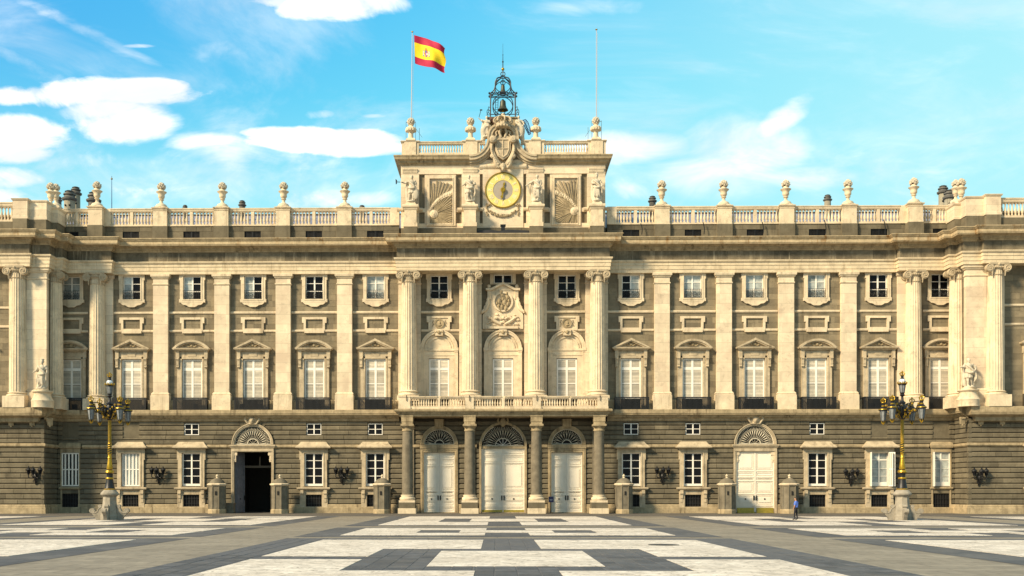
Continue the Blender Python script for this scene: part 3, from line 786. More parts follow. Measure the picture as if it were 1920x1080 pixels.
# ---- entablature: architrave, frieze, cornice swept along one plan line
xa = xo(899, -4.2); xb2 = xo(861, -3.6)
ep_l = [(-70,YPU+.05-.9),(-xa,YPU-.85),(-xa,YPU-.35),(-xb2,YPU-.35),(-xb2,-2.15),(-46.05,-2.15),(-46.05,-.8),(-41.45,-.8),(-41.45,0),(-10.62,0),(-10.62,-1.55)]
ep_l[0] = (-70, YPU-.85)
ep = sym(ep_l)
ze = lambda py: zf(py, -.55)
arch = [(-1.6,ze(512)),(.44,ze(512)),(.44,ze(506)),(.49,ze(505.6)),(.49,ze(499)),(.54,ze(498.5)),(.54,ze(493.5)),(.66,ze(492)),(.70,ze(489.5)),(.66,ze(488.8)),(-1.0,ze(488.6))]
P('architrave', MB().sweep(arch, ep).mesh('architrave', LIMEV), palace)
# frieze: big granite slabs with slanting joints, stuff of separate stones over a core
P('frieze_core', MB().sweep([(-1.2,ze(489)),(.36,ze(489)),(.36,ze(468)),(-1.2,ze(468))], ep).mesh('frieze_core', BACK), palace)
M = MB()
for i in range(len(ep)-1):
    (x0, y0), (x1, y1) = ep[i], ep[i+1]
    if abs(x1-x0) > .1:
        lo, hi = sorted((x0, x1)); conv0 = i > 0 and ep[i-1][1] > y0; conv1 = i+2 < len(ep) and ep[i+2][1] > y1
        a = lo-(.40 if conv0 else -.4); b = hi+(.40 if conv1 else -.4); a = max(a, -64); b = min(b, 64)
        if b <= a: continue
        x = a
        while x < b-1e-6:
            L = random.choice((.9, 1.3, 1.7, 2.3)); L = b-x if b-x-L < .7 else L
            block(M, front(y0), x+.006, x+L-.006, ze(488.4), ze(470), .2, .40+random.uniform(-.008,.008), .01, .008); x += L
    elif abs(y1-y0) > .3:
        lo, hi = sorted((y0, y1)); left = (y1 > y0)
        block(M, side_r(x0) if y1 > y0 else side_l(x0), lo-.38, hi-.42, ze(488.4), ze(470), .2, .398, .01, .008)
stuff('frieze_slabs', M.mesh('frieze_slabs', FRZ), palace)
zk = lambda py: zf(py, -1.6)
bed = [(.2,ze(471)),(.46,ze(471)),(.52,ze(468.5)),(.64,ze(467.5)),(.66,ze(464)),(.82,ze(462)),(.96,ze(459.5)),(1.0,ze(457)+.02),(.2,ze(456))]
cor = [(0,ze(456.5)),(1.38,zk(457.6)),(1.40,zk(456)),(1.44,zk(455.6)),(1.44,zk(450)),(1.50,zk(449.4)),(1.60,zk(446.8)),(1.66,zk(445.4)),(1.66,zk(444.2)),(1.55,zk(443.8)),(-.8,zk(443))]
P('bed_moulding', MB().sweep(bed, ep).mesh('bed_moulding', LIMED), palace)
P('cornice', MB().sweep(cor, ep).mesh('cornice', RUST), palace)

# ---- parapet, balustrades on the roof
YP = -.35; zr = lambda py: zf(py, YP)
ZC = zk(443)-.05
ATT = [(s*x-.86, s*x+.86, zr(444)-.3, zr(432)) for s in both() for x in WINX]
M = MB(); MBk = MB()
prow = [(ZC-.1, zr(432)), (zr(432), zr(421))]
for s in both():
    a_, b_ = sorted((s*10.9, s*46.6))
    for a, b, z0, z1, ta, tb in stones(a_, b_, prow, ATT, [], 1.1, 2.2): block(M, front(YP), a+.005, b-.005, z0+.005, z1-.005, -.4, random.uniform(-.006,.008), .012, .01)
    yy = YPU-.4; a_, b_ = sorted((s*xb2, s*64))
    for a, b, z0, z1, ta, tb in stones(a_, b_, [(ZC-.1, zr(420)+.25)], [], [], 1.1, 2.2): block(M, front(yy), a+.005, b-.005, z0+.005, z1-.005, -.4, random.uniform(-.006,.008), .012, .01)
    for a, b, z0, z1, ta, tb in stones(yy, YP, [(ZC-.1, zr(421))], [], [], 1.1, 2.2): block(M, side_r(-xb2) if s < 0 else side_l(xb2), a+.005, b-.005, z0+.005, z1-.005, -.4, random.uniform(-.006,.008), .012, .01)
    backing(MBk, front(YP), *sorted((s*10.9, s*46.6)), ZC-.1, zr(421), ATT, -.06)
stuff('parapet_masonry', M.mesh('parapet_masonry', GRND), palace); P('parapet_core', MBk.mesh('parapet_core', BACK), palace)
# attic gratings
GRT = MB().box(-.86, .86, .18, .22, zr(446), zr(431.5)); GRT2 = MB()
for i in range(13): GRT2.box(-.82+i*.1367-.018, -.82+i*.1367+.018, .06, .10, zr(445), zr(431.5))
GRT2.box(-.05, .05, .05, .12, zr(445), zr(431.5)); GRT2.box(-.86, .86, .04, .12, zr(432.3), zr(431.5))
GRT = GRT.mesh('attic_window', DARK); GRT2 = GRT2.mesh('attic_grating', IRON)
for s in both():
    for x in WINX: o = P('attic_window', GRT, palace, (s*x, YP, 0)); P('attic_grating', GRT2, o)

def baluster_mesh(z0, z1, r, m, n=8):
    h = z1-z0; t = lambda q: z0+h*q
    M = MB().square([(r*.95,z0),(r*.95,t(.07))]).lathe([(r*.75,t(.07)),(r*.9,t(.12)),(r*.55,t(.17)),(r*.95,t(.30)),(r*1.0,t(.38)),(r*.8,t(.52)),(r*.45,t(.70)),(r*.42,t(.78)),(r*.62,t(.82)),(r*.5,t(.86)),(r*.8,t(.92))], 0, 0, n).square([(r*.95,t(.92)),(r*.95,z1)])
    return M.mesh('baluster', m, smooth=True)
ZB0, ZB1, ZRT = zr(419.5), zr(395), zr(388.5)
BAL = baluster_mesh(ZB0, ZB1, .135, LIME)
def balustrade(x0, x1, Y, z0, zb0_, zb1_, zt, bmesh_, n, post=None, parent=palace, m=LIME, depth=.2, proj=0.0):
    """base rail, top rail, middle post as one mesh; every baluster its own object"""
    M = MB(); d = depth
    M.box(x0, x1, Y-d, Y+d, z0, zb0_); M.sweep([(0,zb1_),(d,zb1_),(d+.05,zb1_+(zt-zb1_)*.35),(d+.05,zb1_+(zt-zb1_)*.6),(d+.11,zb1_+(zt-zb1_)*.7),(d+.11,zt-.02),(d+.05,zt),(0,zt)], [(x0,Y),(x1,Y)])
    M.sweep([(0,zb1_),(d,zb1_),(d+.05,zb1_+(zt-zb1_)*.35),(d+.11,zt-.02),(d+.05,zt),(0,zt)], [(x1,Y),(x0,Y)])
    if post: M.box(post-.16, post+.16, Y-d+.02, Y+d-.02, zb0_, zb1_)
    o = P('balustrade', M.mesh('balustrade', m), parent)
    for i in range(n):
        x = x0+(x1-x0)*(i+.5)/n
        if post and abs(x-post) < .2: continue
        P('baluster', bmesh_, o, (x, Y, 0))
    return o
PEDM = MB()
def pedestal(hw, Y0, z0, z1, m, dep=1.1):
    M = MB(); M.box(-hw, hw, Y0, Y0+dep, z0, z1-.2)
    M.sweep([(0,z1-.38),(.05,z1-.34),(.05,z1-.28),(.0,z1-.26)], [(-hw,Y0+dep),(-hw,Y0),(hw,Y0),(hw,Y0+dep)])
    M.sweep([(0,z1-.2),(.07,z1-.17),(.12,z1-.10),(.14,z1-.03),(.10,z1),(0,z1)], [(-hw,Y0+dep),(-hw,Y0),(hw,Y0),(hw,Y0+dep)])
    M.box(-hw-.02, hw+.02, Y0-.02, Y0+dep, z0, z0+.14); M.box(-hw, hw, Y0, Y0+dep, z1-.2, z1-.012)
    return M.mesh('roof_pedestal', m)
PED = pedestal(.74, -.66, ZB0-.2, zf(386,-.66), LIME); PEDB = MB().box(-.80, .80, -.72, .3, ZC-.1, ZB0-.2).mesh('pedestal_footing', GRND)
PEDX = PILX+[42.75]
for s in both():
    for x in PEDX:
        y = 0 if x < 40 else -.55
        o = P('roof_pedestal', PED, palace, (s*x, y, 0)); P('pedestal_footing', PEDB, o)
    for i, (a, b, n) in enumerate(((11.9,15.85,12), (17.45,22.35,14), (23.95,28.8,14), (30.4,35.3,14), (36.95,41.4,13), (43.6,46.35,9))):
        x0, x1 = sorted((s*a, s*b)); balustrade(x0, x1, YP+.12, ZB0-.14, ZB0, ZB1, ZRT, BAL, n, (x0+x1)/2)
    M = MB()        # plain blocks flanking the tower end and beside the column pedestal
    for a, b in ((10.9,11.9),(15.85,15.92),(41.4,42.0),(46.3,46.7)): M.box(*sorted((s*a, s*b)), YP-.12, YP+.4, ZB0-.14, ZRT-.02)
    pieces('parapet_pier', M, LIME, palace)
    # pavilion attic: solid piers stepping out, then a balustrade
    M = MB(); zt = zf(373, -3.6); zm = zf(405, -3.6); zq = zf(409, -3.6); MF = MB()
    for a, b, y, dz in ((xo(839,-2.4), xo(862,-2.4), -2.55, -.35), (xo(860,-3.6), xo(899,-3.6), YPU-.55, 0), (xo(897,-4.1), xo(925,-4.1), YPU-1.0, .1)):
        x0, x1 = sorted((s*a, s*b)); zz = zt+dz
        M.box(x0, x1, y, YPU+2.6, zq, zz-.2); MF.box(x0+.02, x1-.02, y-.06, YPU+2.5, ZC-.15, zq-.02)
        pth = [(x0,YPU+2.6),(x0,y),(x1,y),(x1,YPU+2.6)]
        M.sweep([(0,zz-.25),(.06,zz-.2),(.12,zz-.1),(.14,zz-.03),(.1,zz),(0,zz)], pth); M.box(x0, x1, y, YPU+2.6, zz-.22, zz-.014); M.sweep([(0,zq-.02),(.05,zq-.02),(.05,zm),(0,zm+.05)], pth)
    pieces('attic_pier', M, LIMEJ, palace); pieces('pier_footing', MF, GRND, palace)
    x0, x1 = sorted((s*xo(925,-3.8), s*xo(925+95,-3.8))); balustrade(x0, x1, YPU-.5, zq-.25, zq-.10, zq+1.30, zq+1.75, baluster_mesh(zq-.10, zq+1.30, .135, LIME), 15, None)
    x0, x1 = sorted((s*xo(925,-3.8), s*66)); P('pavilion_parapet', MB().box(x0, x1, YPU-.75, YPU-.05, ZC-.1, zq-.25).mesh('pavilion_parapet', GRND), palace)

# ---- windows of the main floor
def wood_frame(hw, z0, z1, t, cols, zrails, y0=-.02, y1=.07, mt=.085, ct=.11):
    M = MB().frame(-hw, hw, z0, z1, t, y0, y1)
    for c in cols: M.box(c-ct, c+ct, y0-.015, y1, z0+t, z1-t)
    for z, th in zrails: M.box(-hw+t, hw-t, y0+.005, y1-.005, z-th, z+th)
    return M
Hw = 1.06; z0p, z1p = zu(748), zu(673)
PW = wood_frame(Hw, z0p, z1p, .14, [0], [(zu(691.5), .15), (zu(719), .045)]).mesh('window', WHITE)
def louvre(hw, z0, z1, n):
    M = MB().box(-hw, hw, .02, .03, z0, z1)
    for i in range(n):
        z = z0+(z1-z0)*i/n; h = (z1-z0)/n
        M.add([(-hw,-.015,z),(hw,-.015,z),(hw,.018,z+h*1.1),(-hw,.018,z+h*1.1)], [(0,1,2,3)])
    return M.mesh('louvred_shutter', SHUT)
LV1 = louvre(.41, zu(744.5), zu(720), 10); LV2 = louvre(.41, zu(718), zu(695), 9); LV3 = louvre(.41, zu(688.5), zu(676), 5)
GP3 = MB().box(-.41, .41, .02, .03, zu(688.5), zu(676)).mesh('pane', CURT)
PWB = MB().box(-1.12, 1.12, .09, .12, z0p-.1, z1p+.1).mesh('window_back', DARK)
def main_window(x, Y):
    o = P('window', PW, palace, (x, Y+.06, 0))
    for sx in both():
        for m_ in (LV1, LV2): P('louvred_shutter', m_, o, (sx*.52, 0, 0))
        P('louvred_shutter', LV3, o, (sx*.52, .005, 0))
    P('window_back', PWB, o)
    return o
# stone surrounds
def surround():
    M = MB(); ji = Hw+.02; jo = 28*K
    for s in both():
        x0, x1 = sorted((s*ji, s*jo)); M.box(x0, x1, -.20, .2, ZBELT, zu(672)); x0, x1 = sorted((s*(ji), s*(ji+.16))); M.box(x0, x1, -.24, -.2, ZBELT, zu(672))
        x0, x1 = sorted((s*(23.5*K), s*(30*K)))
        # scroll bracket
        bc = []
        M.box(x0, x1, -.34, .1, zu(672), zu(658)); M.box(x0+.04, x1-.04, -.42, -.2, zu(676), zu(671)); M.box(x0+.05, x1-.05, -.38, -.2, zu(684), zu(676)); M.box(x0+.03, x1-.03, -.34, -.2, zu(689), zu(684))
        M.tube([(x0+.03,-.40,zu(673)),(x1-.03,-.40,zu(673))], .09, 8); M.tube([(x0+.05,-.34,zu(688)),(x1-.05,-.34,zu(688))], .06, 8)
    M.box(-ji, ji, -.22, .2, zu(672.5), zu(668)); M.box(-jo, jo, -.16, .2, zu(668), zu(658)); M.box(-.42, .42, -.21, -.1, zu(667.5), zu(661.5))
    w_ = 30*K
    M.sweep([(0,zu(658.5)),(.06,zu(658)),(.1,zu(656.5)),(.26,zu(655.5)),(.30,zu(653.5)),(.30,zu(652.6)),(0,zu(652))], [(-w_,.2),(-w_,-.35),(w_,-.35),(w_,.2)])
    return M
def pediment_tri():
    M = MB(); w_ = 35*K; zb_, zt = zu(653.5), zu(635.5); th = .26
    s_ = (zt-zb_)/w_
    M.band([(-w_,zb_+.03),(0,zt),(w_,zb_+.03)], [(-w_+.05,zb_-.17+.1),(0,zt-th),(w_-.05,zb_-.17+.1)], -.64, .1)
    M.band([(-w_+.1,zb_-.02),(0,zt-th+.02),(w_-.1,zb_-.02)], [(-w_+.3,zb_-.1),(0,zt-th-.12),(w_-.3,zb_-.1)], -.52, .1)
    M.prism([(-w_+.25,zb_-.08),(w_-.25,zb_-.08),(0,zt-th-.1)], -.22, .1)
    return M
def pediment_arc():
    M = MB(); w_ = 35*K; zb_, zt = zu(653.5), zu(637.5); h = zt-zb_
    R = (w_*w_+h*h)/(2*h); cz = zt-R; a = math.asin(w_/R)
    M.arc(0, cz, R-.22, R, pi/2-a, pi/2+a, -.64, .1, 18); a2 = a*.93
    M.arc(0, cz, R-.34, R-.2, pi/2-a2, pi/2+a2, -.52, .1, 18)
    M.prism([(-w_*.86,zb_-.08),(w_*.86,zb_-.08)]+[((R-.3)*cos(pi/2-a*.82+a*1.64*i/12), cz+(R-.3)*sin(pi/2-a*.82+a*1.64*i/12)) for i in range(13)], -.22, .1)
    return M
def shell_orn(z, big=1.0):
    M = MB(); b = big
    M.ball((0,-.30,z), (.17*b,.14,.20*b), 8, 6)
    for i in range(7):
        a = pi*(.05+.9*i/6); M.tube([(0,-.30,z-.06), (.33*b*cos(a),-.30,z+.26*b*sin(a))], [.03,.055], 5)
    for s in both(): M.tube([(s*.1,-.28,z-.1),(s*.34*b,-.3,z-.12),(s*.52*b,-.3,z-.02),(s*.46*b,-.3,z+.08),(s*.38*b,-.3,z+.02)], [.07,.08,.07,.06,.04], 6)
    return M
SUR = surround().mesh('window_surround', LIMEM); PT = pediment_tri().mesh('pediment', LIMEM); PA = pediment_arc().mesh('pediment', LIMEM)
ORT = shell_orn(zu(647), .8).mesh('carved_shell', LIMED, smooth=True); ORA = shell_orn(zu(647.5), .95).mesh('carved_shell', LIMED, smooth=True)
# iron balcony railing
def railing():
    M = MB(); hw = 31*K; z0, z1 = ZBELT+.02, zf(744.5,-1.0); yf = -.92
    M.box(-hw, hw, yf-.05, yf+.05, z1-.10, z1); M.box(-hw, hw, yf-.02, yf+.02, z0+.08, z0+.13); M.box(-hw, hw, yf-.015, yf+.015, z1-.24, z1-.20)
    n = 28
    for i in range(n+1):
        x = -hw+2*hw*i/n; t = .05 if i in (0, n) else .040; M.box(x-t, x+t, yf-t, yf+t, z0, z1-.02)
        if 0 < i < n: M.box(x-.034, x+.034, yf-.034, yf+.034, z0+.5, z0+.58)
    for s in both():
        for k in range(5):
            y = yf+.12+k*.13; M.box(s*hw-.018, s*hw+.018, y-.018, y+.018, z0, z1-.02)
        M.box(s*hw-.03, s*hw+.03, yf, -.3, z1-.06, z1-.002); M.box(s*hw-.02, s*hw+.02, yf, -.3, z0+.085, z0+.125)
    return M.mesh('balcony_railing', IRON)
RAIL = railing()
BPN = MB().frame(-20*K, 20*K, zu(619.5), zu(594), 4.2*K, -.16, .1)
for s in both(): x0, x1 = sorted((s*20*K, s*23*K)); BPN.box(x0, x1, -.158, .1, zu(605), zu(594)); 
BPN.box(-18.5*K, 18.5*K, -.2, .1, zu(624), zu(619.5)); BPN = BPN.mesh('blind_panel_frame', LIME)
# upper windows
hu = 16.5*K
def upper_surround():
    M = MB(); o_ = 23*K
    M.frame(-o_, o_, zu(566), zu(511.6), o_-hu-.02, -.17, .25, tb=zu(560.5)-zu(566), tt=zu(511.6)-zu(516.5)); M.frame(-hu-.14, hu+.14, zu(562.5), zu(514), .13, -.205, -.16)
    for s in both(): x0, x1 = sorted((s*o_, s*(o_+.09))); M.box(x0, x1, -.165, .1, zu(524), zu(511.8)); M.box(x0, x1, -.165, .1, zu(566), zu(560))
    pts = []
    for t in range(17):
        q = -1+t/8; x = q*o_*.92; aq = abs(q)
        zz = zu(566) - (.44 if aq < .3 else (.44-.22*(aq-.3)/.25 if aq < .55 else (.22 if aq < .8 else .22*(1-aq)/.2)))
        pts.append((x, zz))
    M.prism([(-o_*.92, zu(565))]+pts+[(o_*.92, zu(565))], -.155, .05)
    M.band([(x, z-.05) for x, z in pts], [(x, z+.06) for x, z in pts], -.2, -.1)
    return M.mesh('window_surround', LIME)
USUR = upper_surround()
UW = wood_frame(hu, zu(560.5), zu(516.5), .085, [0], [(zu(530.5), .03), (zu(545), .03)], ct=.075).mesh('window', WHITE)
def pane(hw, z0, z1, m): return MB().box(-hw, hw, .035, .045, z0, z1).mesh('pane', m)
UP = {}
for k, m in (('d', GLASS), ('c', CURT)):
    UP[k] = [pane(.375, zu(559), zu(545.8), m), pane(.375, zu(544.2), zu(531.2), m), pane(.375, zu(529.8), zu(518.2), m)]
def ornate_rail():
    M = MB(); z0, z1 = zu(560), zu(543.5); y = -.14
    M.box(-hu, hu, y-.02, y+.02, z1-.04, z1); M.box(-hu, hu, y-.02, y+.02, z0+.02, z0+.06); M.box(-hu, hu, y-.015, y+.015, z1-.2, z1-.17)
    for i in range(9): x = -hu+2*hu*i/8; M.box(x-.012, x+.012, y-.012, y+.012, z0, z1)
    for i in range(4):
        x = -hu+2*hu*(i+.5)/4
        for s in both():
            M.tube([(x+s*(.02+.15*sin(t)), y, z0+.12+.5*t/pi-.06*sin(2*t)) for t in [pi*j/7 for j in range(8)]], .02, 4)
            M.tube([(x+s*.1+.06*cos(t), y, z0+.36+.08*sin(t)) for t in [2*pi*j/7 for j in range(8)]], .016, 4)
    return M.mesh('window_railing', IRON)
ORAIL = ornate_rail()
UWB = MB().box(-.97, .97, .09, .12, zu(562), zu(515)).mesh('window_back', DARK)
def upper_window(x, Y, pat):
    P('window_surround', USUR, palace, (x, Y, 0))
    o = P('window', UW, palace, (x, Y+.1, 0))
    for s, c in zip((-1, 1), pat):
        for m_ in UP[c]: P('pane', m_, o, (s*.45, 0, 0))
    P('window_railing', ORAIL, o, (0, -.1, 0)); P('window_back', UWB, o)
pats = {-1: ['cc','dd','cd','cd','cd','cc'], 1: ['dc','cc','cc','cc','dd','dd']}
for s in both():
    for i, x in enumerate(WINX):
        main_window(s*x, YU); o = P('window_surround', SUR, palace, (s*x, YU, 0))
        tri = i in (0, 2, 4)
        pd = P('pediment', PT if tri else PA, palace, (s*x, YU, 0)); P('carved_shell', ORT if tri else ORA, pd)
        P('balcony_railing', RAIL, palace, (s*x, YU, 0)); P('blind_panel_frame', BPN, palace, (s*x, YU, 0))
        upper_window(s*x, YU, pats[s][i])
    main_window(s*PAVX, YPU); P('window_surround', SUR, palace, (s*PAVX, YPU, 0)); pd = P('pediment', PT, palace, (s*PAVX, YPU, 0)); P('carved_shell', ORT, pd)
    P('balcony_railing', RAIL, palace, (s*PAVX, YPU, 0)); P('blind_panel_frame', BPN, palace, (s*PAVX, YPU, 0)); upper_window(s*PAVX, YPU, 'cc')

# ---- centre of the main floor: arched niches with windows, upper windows, relief panels
NI = MB(); a_o = 35.5*K; a_i = 29*K; zsp = zu(690); zsc = zu(692)-.0; rr = 34.5*K; ccz = zu(660)
for s in both():
    x0, x1 = sorted((s*(Hw+.03), s*a_i)); NI.box(x0, x1, -.10, .2, ZBELT, zu(658))
    x0, x1 = sorted((s*a_i, s*a_o)); NI.box(x0, x1, -.26, .2, ZBELT, zu(658)); NI.box(x0-.05, x1+.05, -.36, .2, zu(658), zu(652.5)); NI.box(x0-.02, x1+.02, -.31, .2, zu(660.5), zu(658))
NI.box(-Hw-.03, Hw+.03, -.10, .2, zu(672), zu(658)); NI.box(-a_i, a_i, -.18, .1, zu(658), zu(654)); NI.box(-a_i, a_i, -.15, .1, zu(667), zu(665))
NI.arc(0, zu(654), a_i-.02, a_o-.02, 0, pi, -.28, .1, 20); NI.arc(0, zu(654), a_o-.16, a_o-.02, 0, pi, -.34, -.2, 20)
NI.disc(0, zu(654), a_i-.01, -.05, .1, 20, a0=0, a1=pi); NI.arc(0, zu(654), 20*K, 22.5*K, 0, pi, -.13, -.0, 16); NI.arc(0, zu(654), 25*K, 27*K, 0, pi, -.12, 0, 16)
NI.sweep([(0,zu(631)),(.1,zu(630)),(.14,zu(619)),(0,zu(618))], [(-.35,0),(-.30,-.32),(.30,-.32),(.35,0)])
NI = NI.mesh('arched_niche', LIME)
KEY = MB()
for s in both(): KEY.tube([(s*.08,-.42,zu(625)),(s*.28,-.4,zu(623)),(s*.42,-.38,zu(626)),(s*.38,-.38,zu(628))], [.07,.09,.07,.05], 6)
KEY.ball((0,-.44,zu(624)), (.17,.14,.22), 8, 6); KEY = KEY.mesh('carved_keystone', LIMED, smooth=True)
for x in (-6.72, 0, 6.72):
    o = P('arched_niche', NI, palace, (x, YU, 0)); P('carved_keystone', KEY, o)
    main_window(x, YU)
for x, pt in ((-6.72, 'dd'), (6.72, 'dd')): upper_window(x, YU, pt)
CR = MB().frame(-20*K, 20*K, zu(620), zu(593), 3.4*K, -.17, .1).box(-20*K, 20*K, -.07, .1, zu(620), zu(593))
for s in both(): x0, x1 = sorted((s*20*K, s*23.3*K)); CR.box(x0, x1, -.168, .1, zu(604), zu(593))
CR = CR.mesh('relief_panel', LIME)
CRM = MB().disc(0, zu(606.5), .5, -.14, 0, 20).arc(0, zu(606.5), .38, .52, 0, 2*pi, -.20, 0, 20).ball((0,-.16,zu(606)), (.17,.1,.22), 7, 5).ball((.06,-.2,zu(610)), (.22,.08,.1), 6, 4)
for s in both():
    for i in range(6): CRM.ball((s*(.62+.04*(i % 3)), -.1, zu(601)-.12*i), (.07,.05,.05), 5, 4)
CRM = CRM.mesh('portrait_medallion', LIMED, smooth=True)
for s in both(): o = P('relief_panel', CR, palace, (s*6.72, YU, 0)); P('portrait_medallion', CRM, o)
# small centre window and the great carved cartouche
SW = wood_frame(.96, zu(531.5), zu(515), .09, [0], [], ct=.09).mesh('window', WHITE)
o = P('window', SW, palace, (0, .1, 0)); p_ = MB().box(-.4, .4, .035, .045, zu(530), zu(516.5)).mesh('pane', GLASS)
for s in both(): P('pane', p_, o, (s*.47, 0, 0))
P('window_back', MB().box(-1, 1, .09, .12, zu(534), zu(512)).mesh('window_back', DARK), o)
P('window_surround', MB().frame(-24*K, 24*K, zu(534), zu(511.6), 6.5*K, -.16, .2, tb=.14, tt=.2).mesh('window_surround', LIME), palace)
CA = MB()
outl = [(-38,617.5),(-38,592),(-36,588),(-30,582),(-26,572),(-25,560),(-25,545),(25,545),(25,560),(26,572),(30,582),(36,588),(38,592),(38,617.5)]
CA.prism([(x*K, zu(y)) for x, y in outl], -.3, .1)
CA.band([(-32*K,zu(542)),(-22*K,zu(542)),(0,zu(530.5)),(22*K,zu(542)),(32*K,zu(542))], [(-32*K,zu(546)),(-21*K,zu(546)),(0,zu(535)),(21*K,zu(546)),(32*K,zu(546))], -.6, .1)
CA.prism([(-25*K,zu(546)),(25*K,zu(546)),(0,zu(534))], -.34, .1)
for s in both():
    x0, x1 = sorted((s*22*K, s*29*K)); CA.box(x0, x1, -.42, .1, zu(562), zu(546)); CA.ball((s*26*K,-.3,zu(538.5)), (.22,.2,.24), 8, 6)
    for i in range(3): CA.box(s*25.5*K-.14+i*.13-.03, s*25.5*K-.14+i*.13+.03, -.46, -.4, zu(560), zu(549))
    CA.tube([(s*27*K,-.34,zu(562)),(s*28*K,-.36,zu(572)),(s*32*K,-.36,zu(581)),(s*39*K,-.36,zu(586)),(s*41*K,-.34,zu(589))], [.14,.16,.18,.15,.1], 7)
    for i in range(12):
        t = i/11; CA.ball((s*(28+11*t**1.5)*K, -.46, zu(561+26*t)), (.13+.04*sin(i*2.1),.1,.12), 6, 4)
CA.arc(0, zu(567), 15.5*K, 19*K, 0, 2*pi, -.46, -.2, 32); 
CA.box(-28*K, 28*K, -.5, .1, zu(617.5), zu(613))
CA = CA.mesh('carved_cartouche', LIME, smooth=True, sharp=.7)
o = P('carved_cartouche', CA, palace)
MED = MB().disc(0, zu(567), 16*K, -.22, 0, 24, sx=.86)
random.seed(3)
for (x, y, r) in ((-3,549,3.2),(7,552,3),(-1,556,4),(8,560,5),(-7,566,5),(3,568,6),(9,572,4),(-8,575,4),(-2,578,5),(5,580,4.5),(11,565,3),(-11,570,2.6),(0,562,4)):
    MED.ball((x*K,-.36,zu(y)), (r*K*.8,.22,r*K*1.15), 8, 6)
for a, b, c, d in ((-8,563,-2,572),(8,560,12,570),(4,572,10,583),(-8,578,-3,586),(0,555,6,565),(-4,550,-2,560)): MED.cap((a*K,-.42,zu(b)), (c*K,-.4,zu(d)), .12, .08, 7)
P('oval_relief', MED.mesh('oval_relief', LIMED, smooth=True), o)
LOW = MB()
for i in range(34):
    x = random.uniform(-29, 29); y = random.uniform(590, 611); r = random.uniform(1.4, 3.2)
    if (x/18)**2+((y-567)/24)**2 < 1: continue
    LOW.ball((x*K,-.33,zu(y)), (r*K*1.3,.14,r*K*.8), 7, 5)
for s in both(): LOW.tube([(s*4*K,-.4,zu(609)),(s*14*K,-.42,zu(604)),(s*22*K,-.4,zu(598)),(s*28*K,-.38,zu(595))], [.14,.18,.15,.08], 7); LOW.tube([(s*3*K,-.4,zu(600)),(s*12*K,-.42,zu(596)),(s*20*K,-.4,zu(603))], [.12,.14,.1], 7)
for x in (-25, -12, 1): LOW.ball((x*K,-.42,zu(597)), (.16,.15,.2), 8, 6)
P('reclining_relief', LOW.mesh('reclining_relief', LIME, smooth=True), o)

# ---- ground-floor windows
GW = wood_frame(.98, zg(911), zg(849), .12, [0], [(zg(863.5), .03), (zg(878), .03), (zg(892.5), .03)], ct=.08); GW.box(-.98+.12, .98-.12, -.03, .05, zg(911)+.12, zg(908)+.06); GW = GW.mesh('window', WHITE)
GPN = [pane(.40, zg(a), zg(b), GLASS) for a, b in ((908,893.2),(891.8,878.7),(877.3,864.2),(862.8,851))]
GWB = MB().box(-1.02, 1.02, .10, .13, zg(914), zg(846)).mesh('window_back', DARK)
BSM = MB().box(-.88, .88, .16, .2, zg(953), zg(925)).mesh('basement_opening', DARK)
BSG = MB()
for i in range(7): BSG.box(-.84+.28*i-.02, -.84+.28*i+.02, .05, .09, zg(952), zg(926))
for z in (zg(935), zg(944)): BSG.box(-.85, .85, .04, .07, z-.02, z+.02)
BSG = BSG.mesh('basement_grille', IRON)
def gsur():
    M = MB(); o_ = 25*K; i_ = .985
    M.frame(-o_, o_, zg(913.5), zg(839.5), o_-i_-.005, -.17, .3, tb=.08, tt=zg(839.5)-zg(848.5)); M.frame(-i_-.16, i_+.16, zg(912.5), zg(846.5), .155, -.21, -.165, tb=.02)
    for s in both(): x0, x1 = sorted((s*o_, s*(o_+.1))); M.box(x0, x1, -.165, .1, zg(862), zg(839.7)); x0, x1 = sorted((s*21*K, s*27*K)); 
    M.sweep([(0,zg(919)),(.03,zg(919)),(.14,zg(917.2)),(.18,zg(916)),(.18,zg(914.2)),(0,zg(913.6))], [(-28*K,.2),(-28*K,-.22),(28*K,-.22),(28*K,.2)])
    for s in both():
        x0, x1 = sorted((s*16*K, s*26*K)); M.box(x0, x1, -.135, .2, zg(951), zg(919)); x0, x1 = sorted((s*19*K, s*25*K)); M.box(x0, x1, -.30, -.1, zg(927), zg(919)); M.box(x0+.03, x1-.03, -.24, -.1, zg(934), zg(927)); M.box(x0+.05, x1-.05, -.18, -.1, zg(942), zg(934))
        M.tube([(x0,-.27,zg(925)),(x1,-.27,zg(925))], .08, 8)
    M.box(-16*K, 16*K, -.06, .2, zg(926), zg(919)); M.frame(-16*K, 16*K, zg(951), zg(926.5), .05, -.1, .2)
    return M.mesh('window_surround', LIMEM)
GSUR = gsur()
def hood():
    M = MB(); w_ = 24*K
    pf = [(0,zg(841.5)),(.42,zg(841)),(.50,zg(839.6)),(.50,zg(837.6)),(.44,zg(837)),(.28,zg(834.5)),(.13,zg(832)),(.03,zg(829.2)),(-.02,zg(828.2)),(-.25,zg(828))]
    pth = [(-w_,.2),(-w_,-.22),(w_,-.22),(w_,.2)]
    M.sweep(pf, pth); M.box(-w_+.2, w_-.2, -.04, .2, zg(838), zg(828.1))
    return M.mesh('window_hood', LIMEM)
HOOD = hood()
MEZ = wood_frame(.76, zg(815), zg(794), .07, [0], [(zg(804.5), .03)], ct=.06).mesh('window', WHITE)
MEP = [pane(.33, zg(814), zg(805.2), GLASS), pane(.33, zg(803.8), zg(795.2), GLASS)]
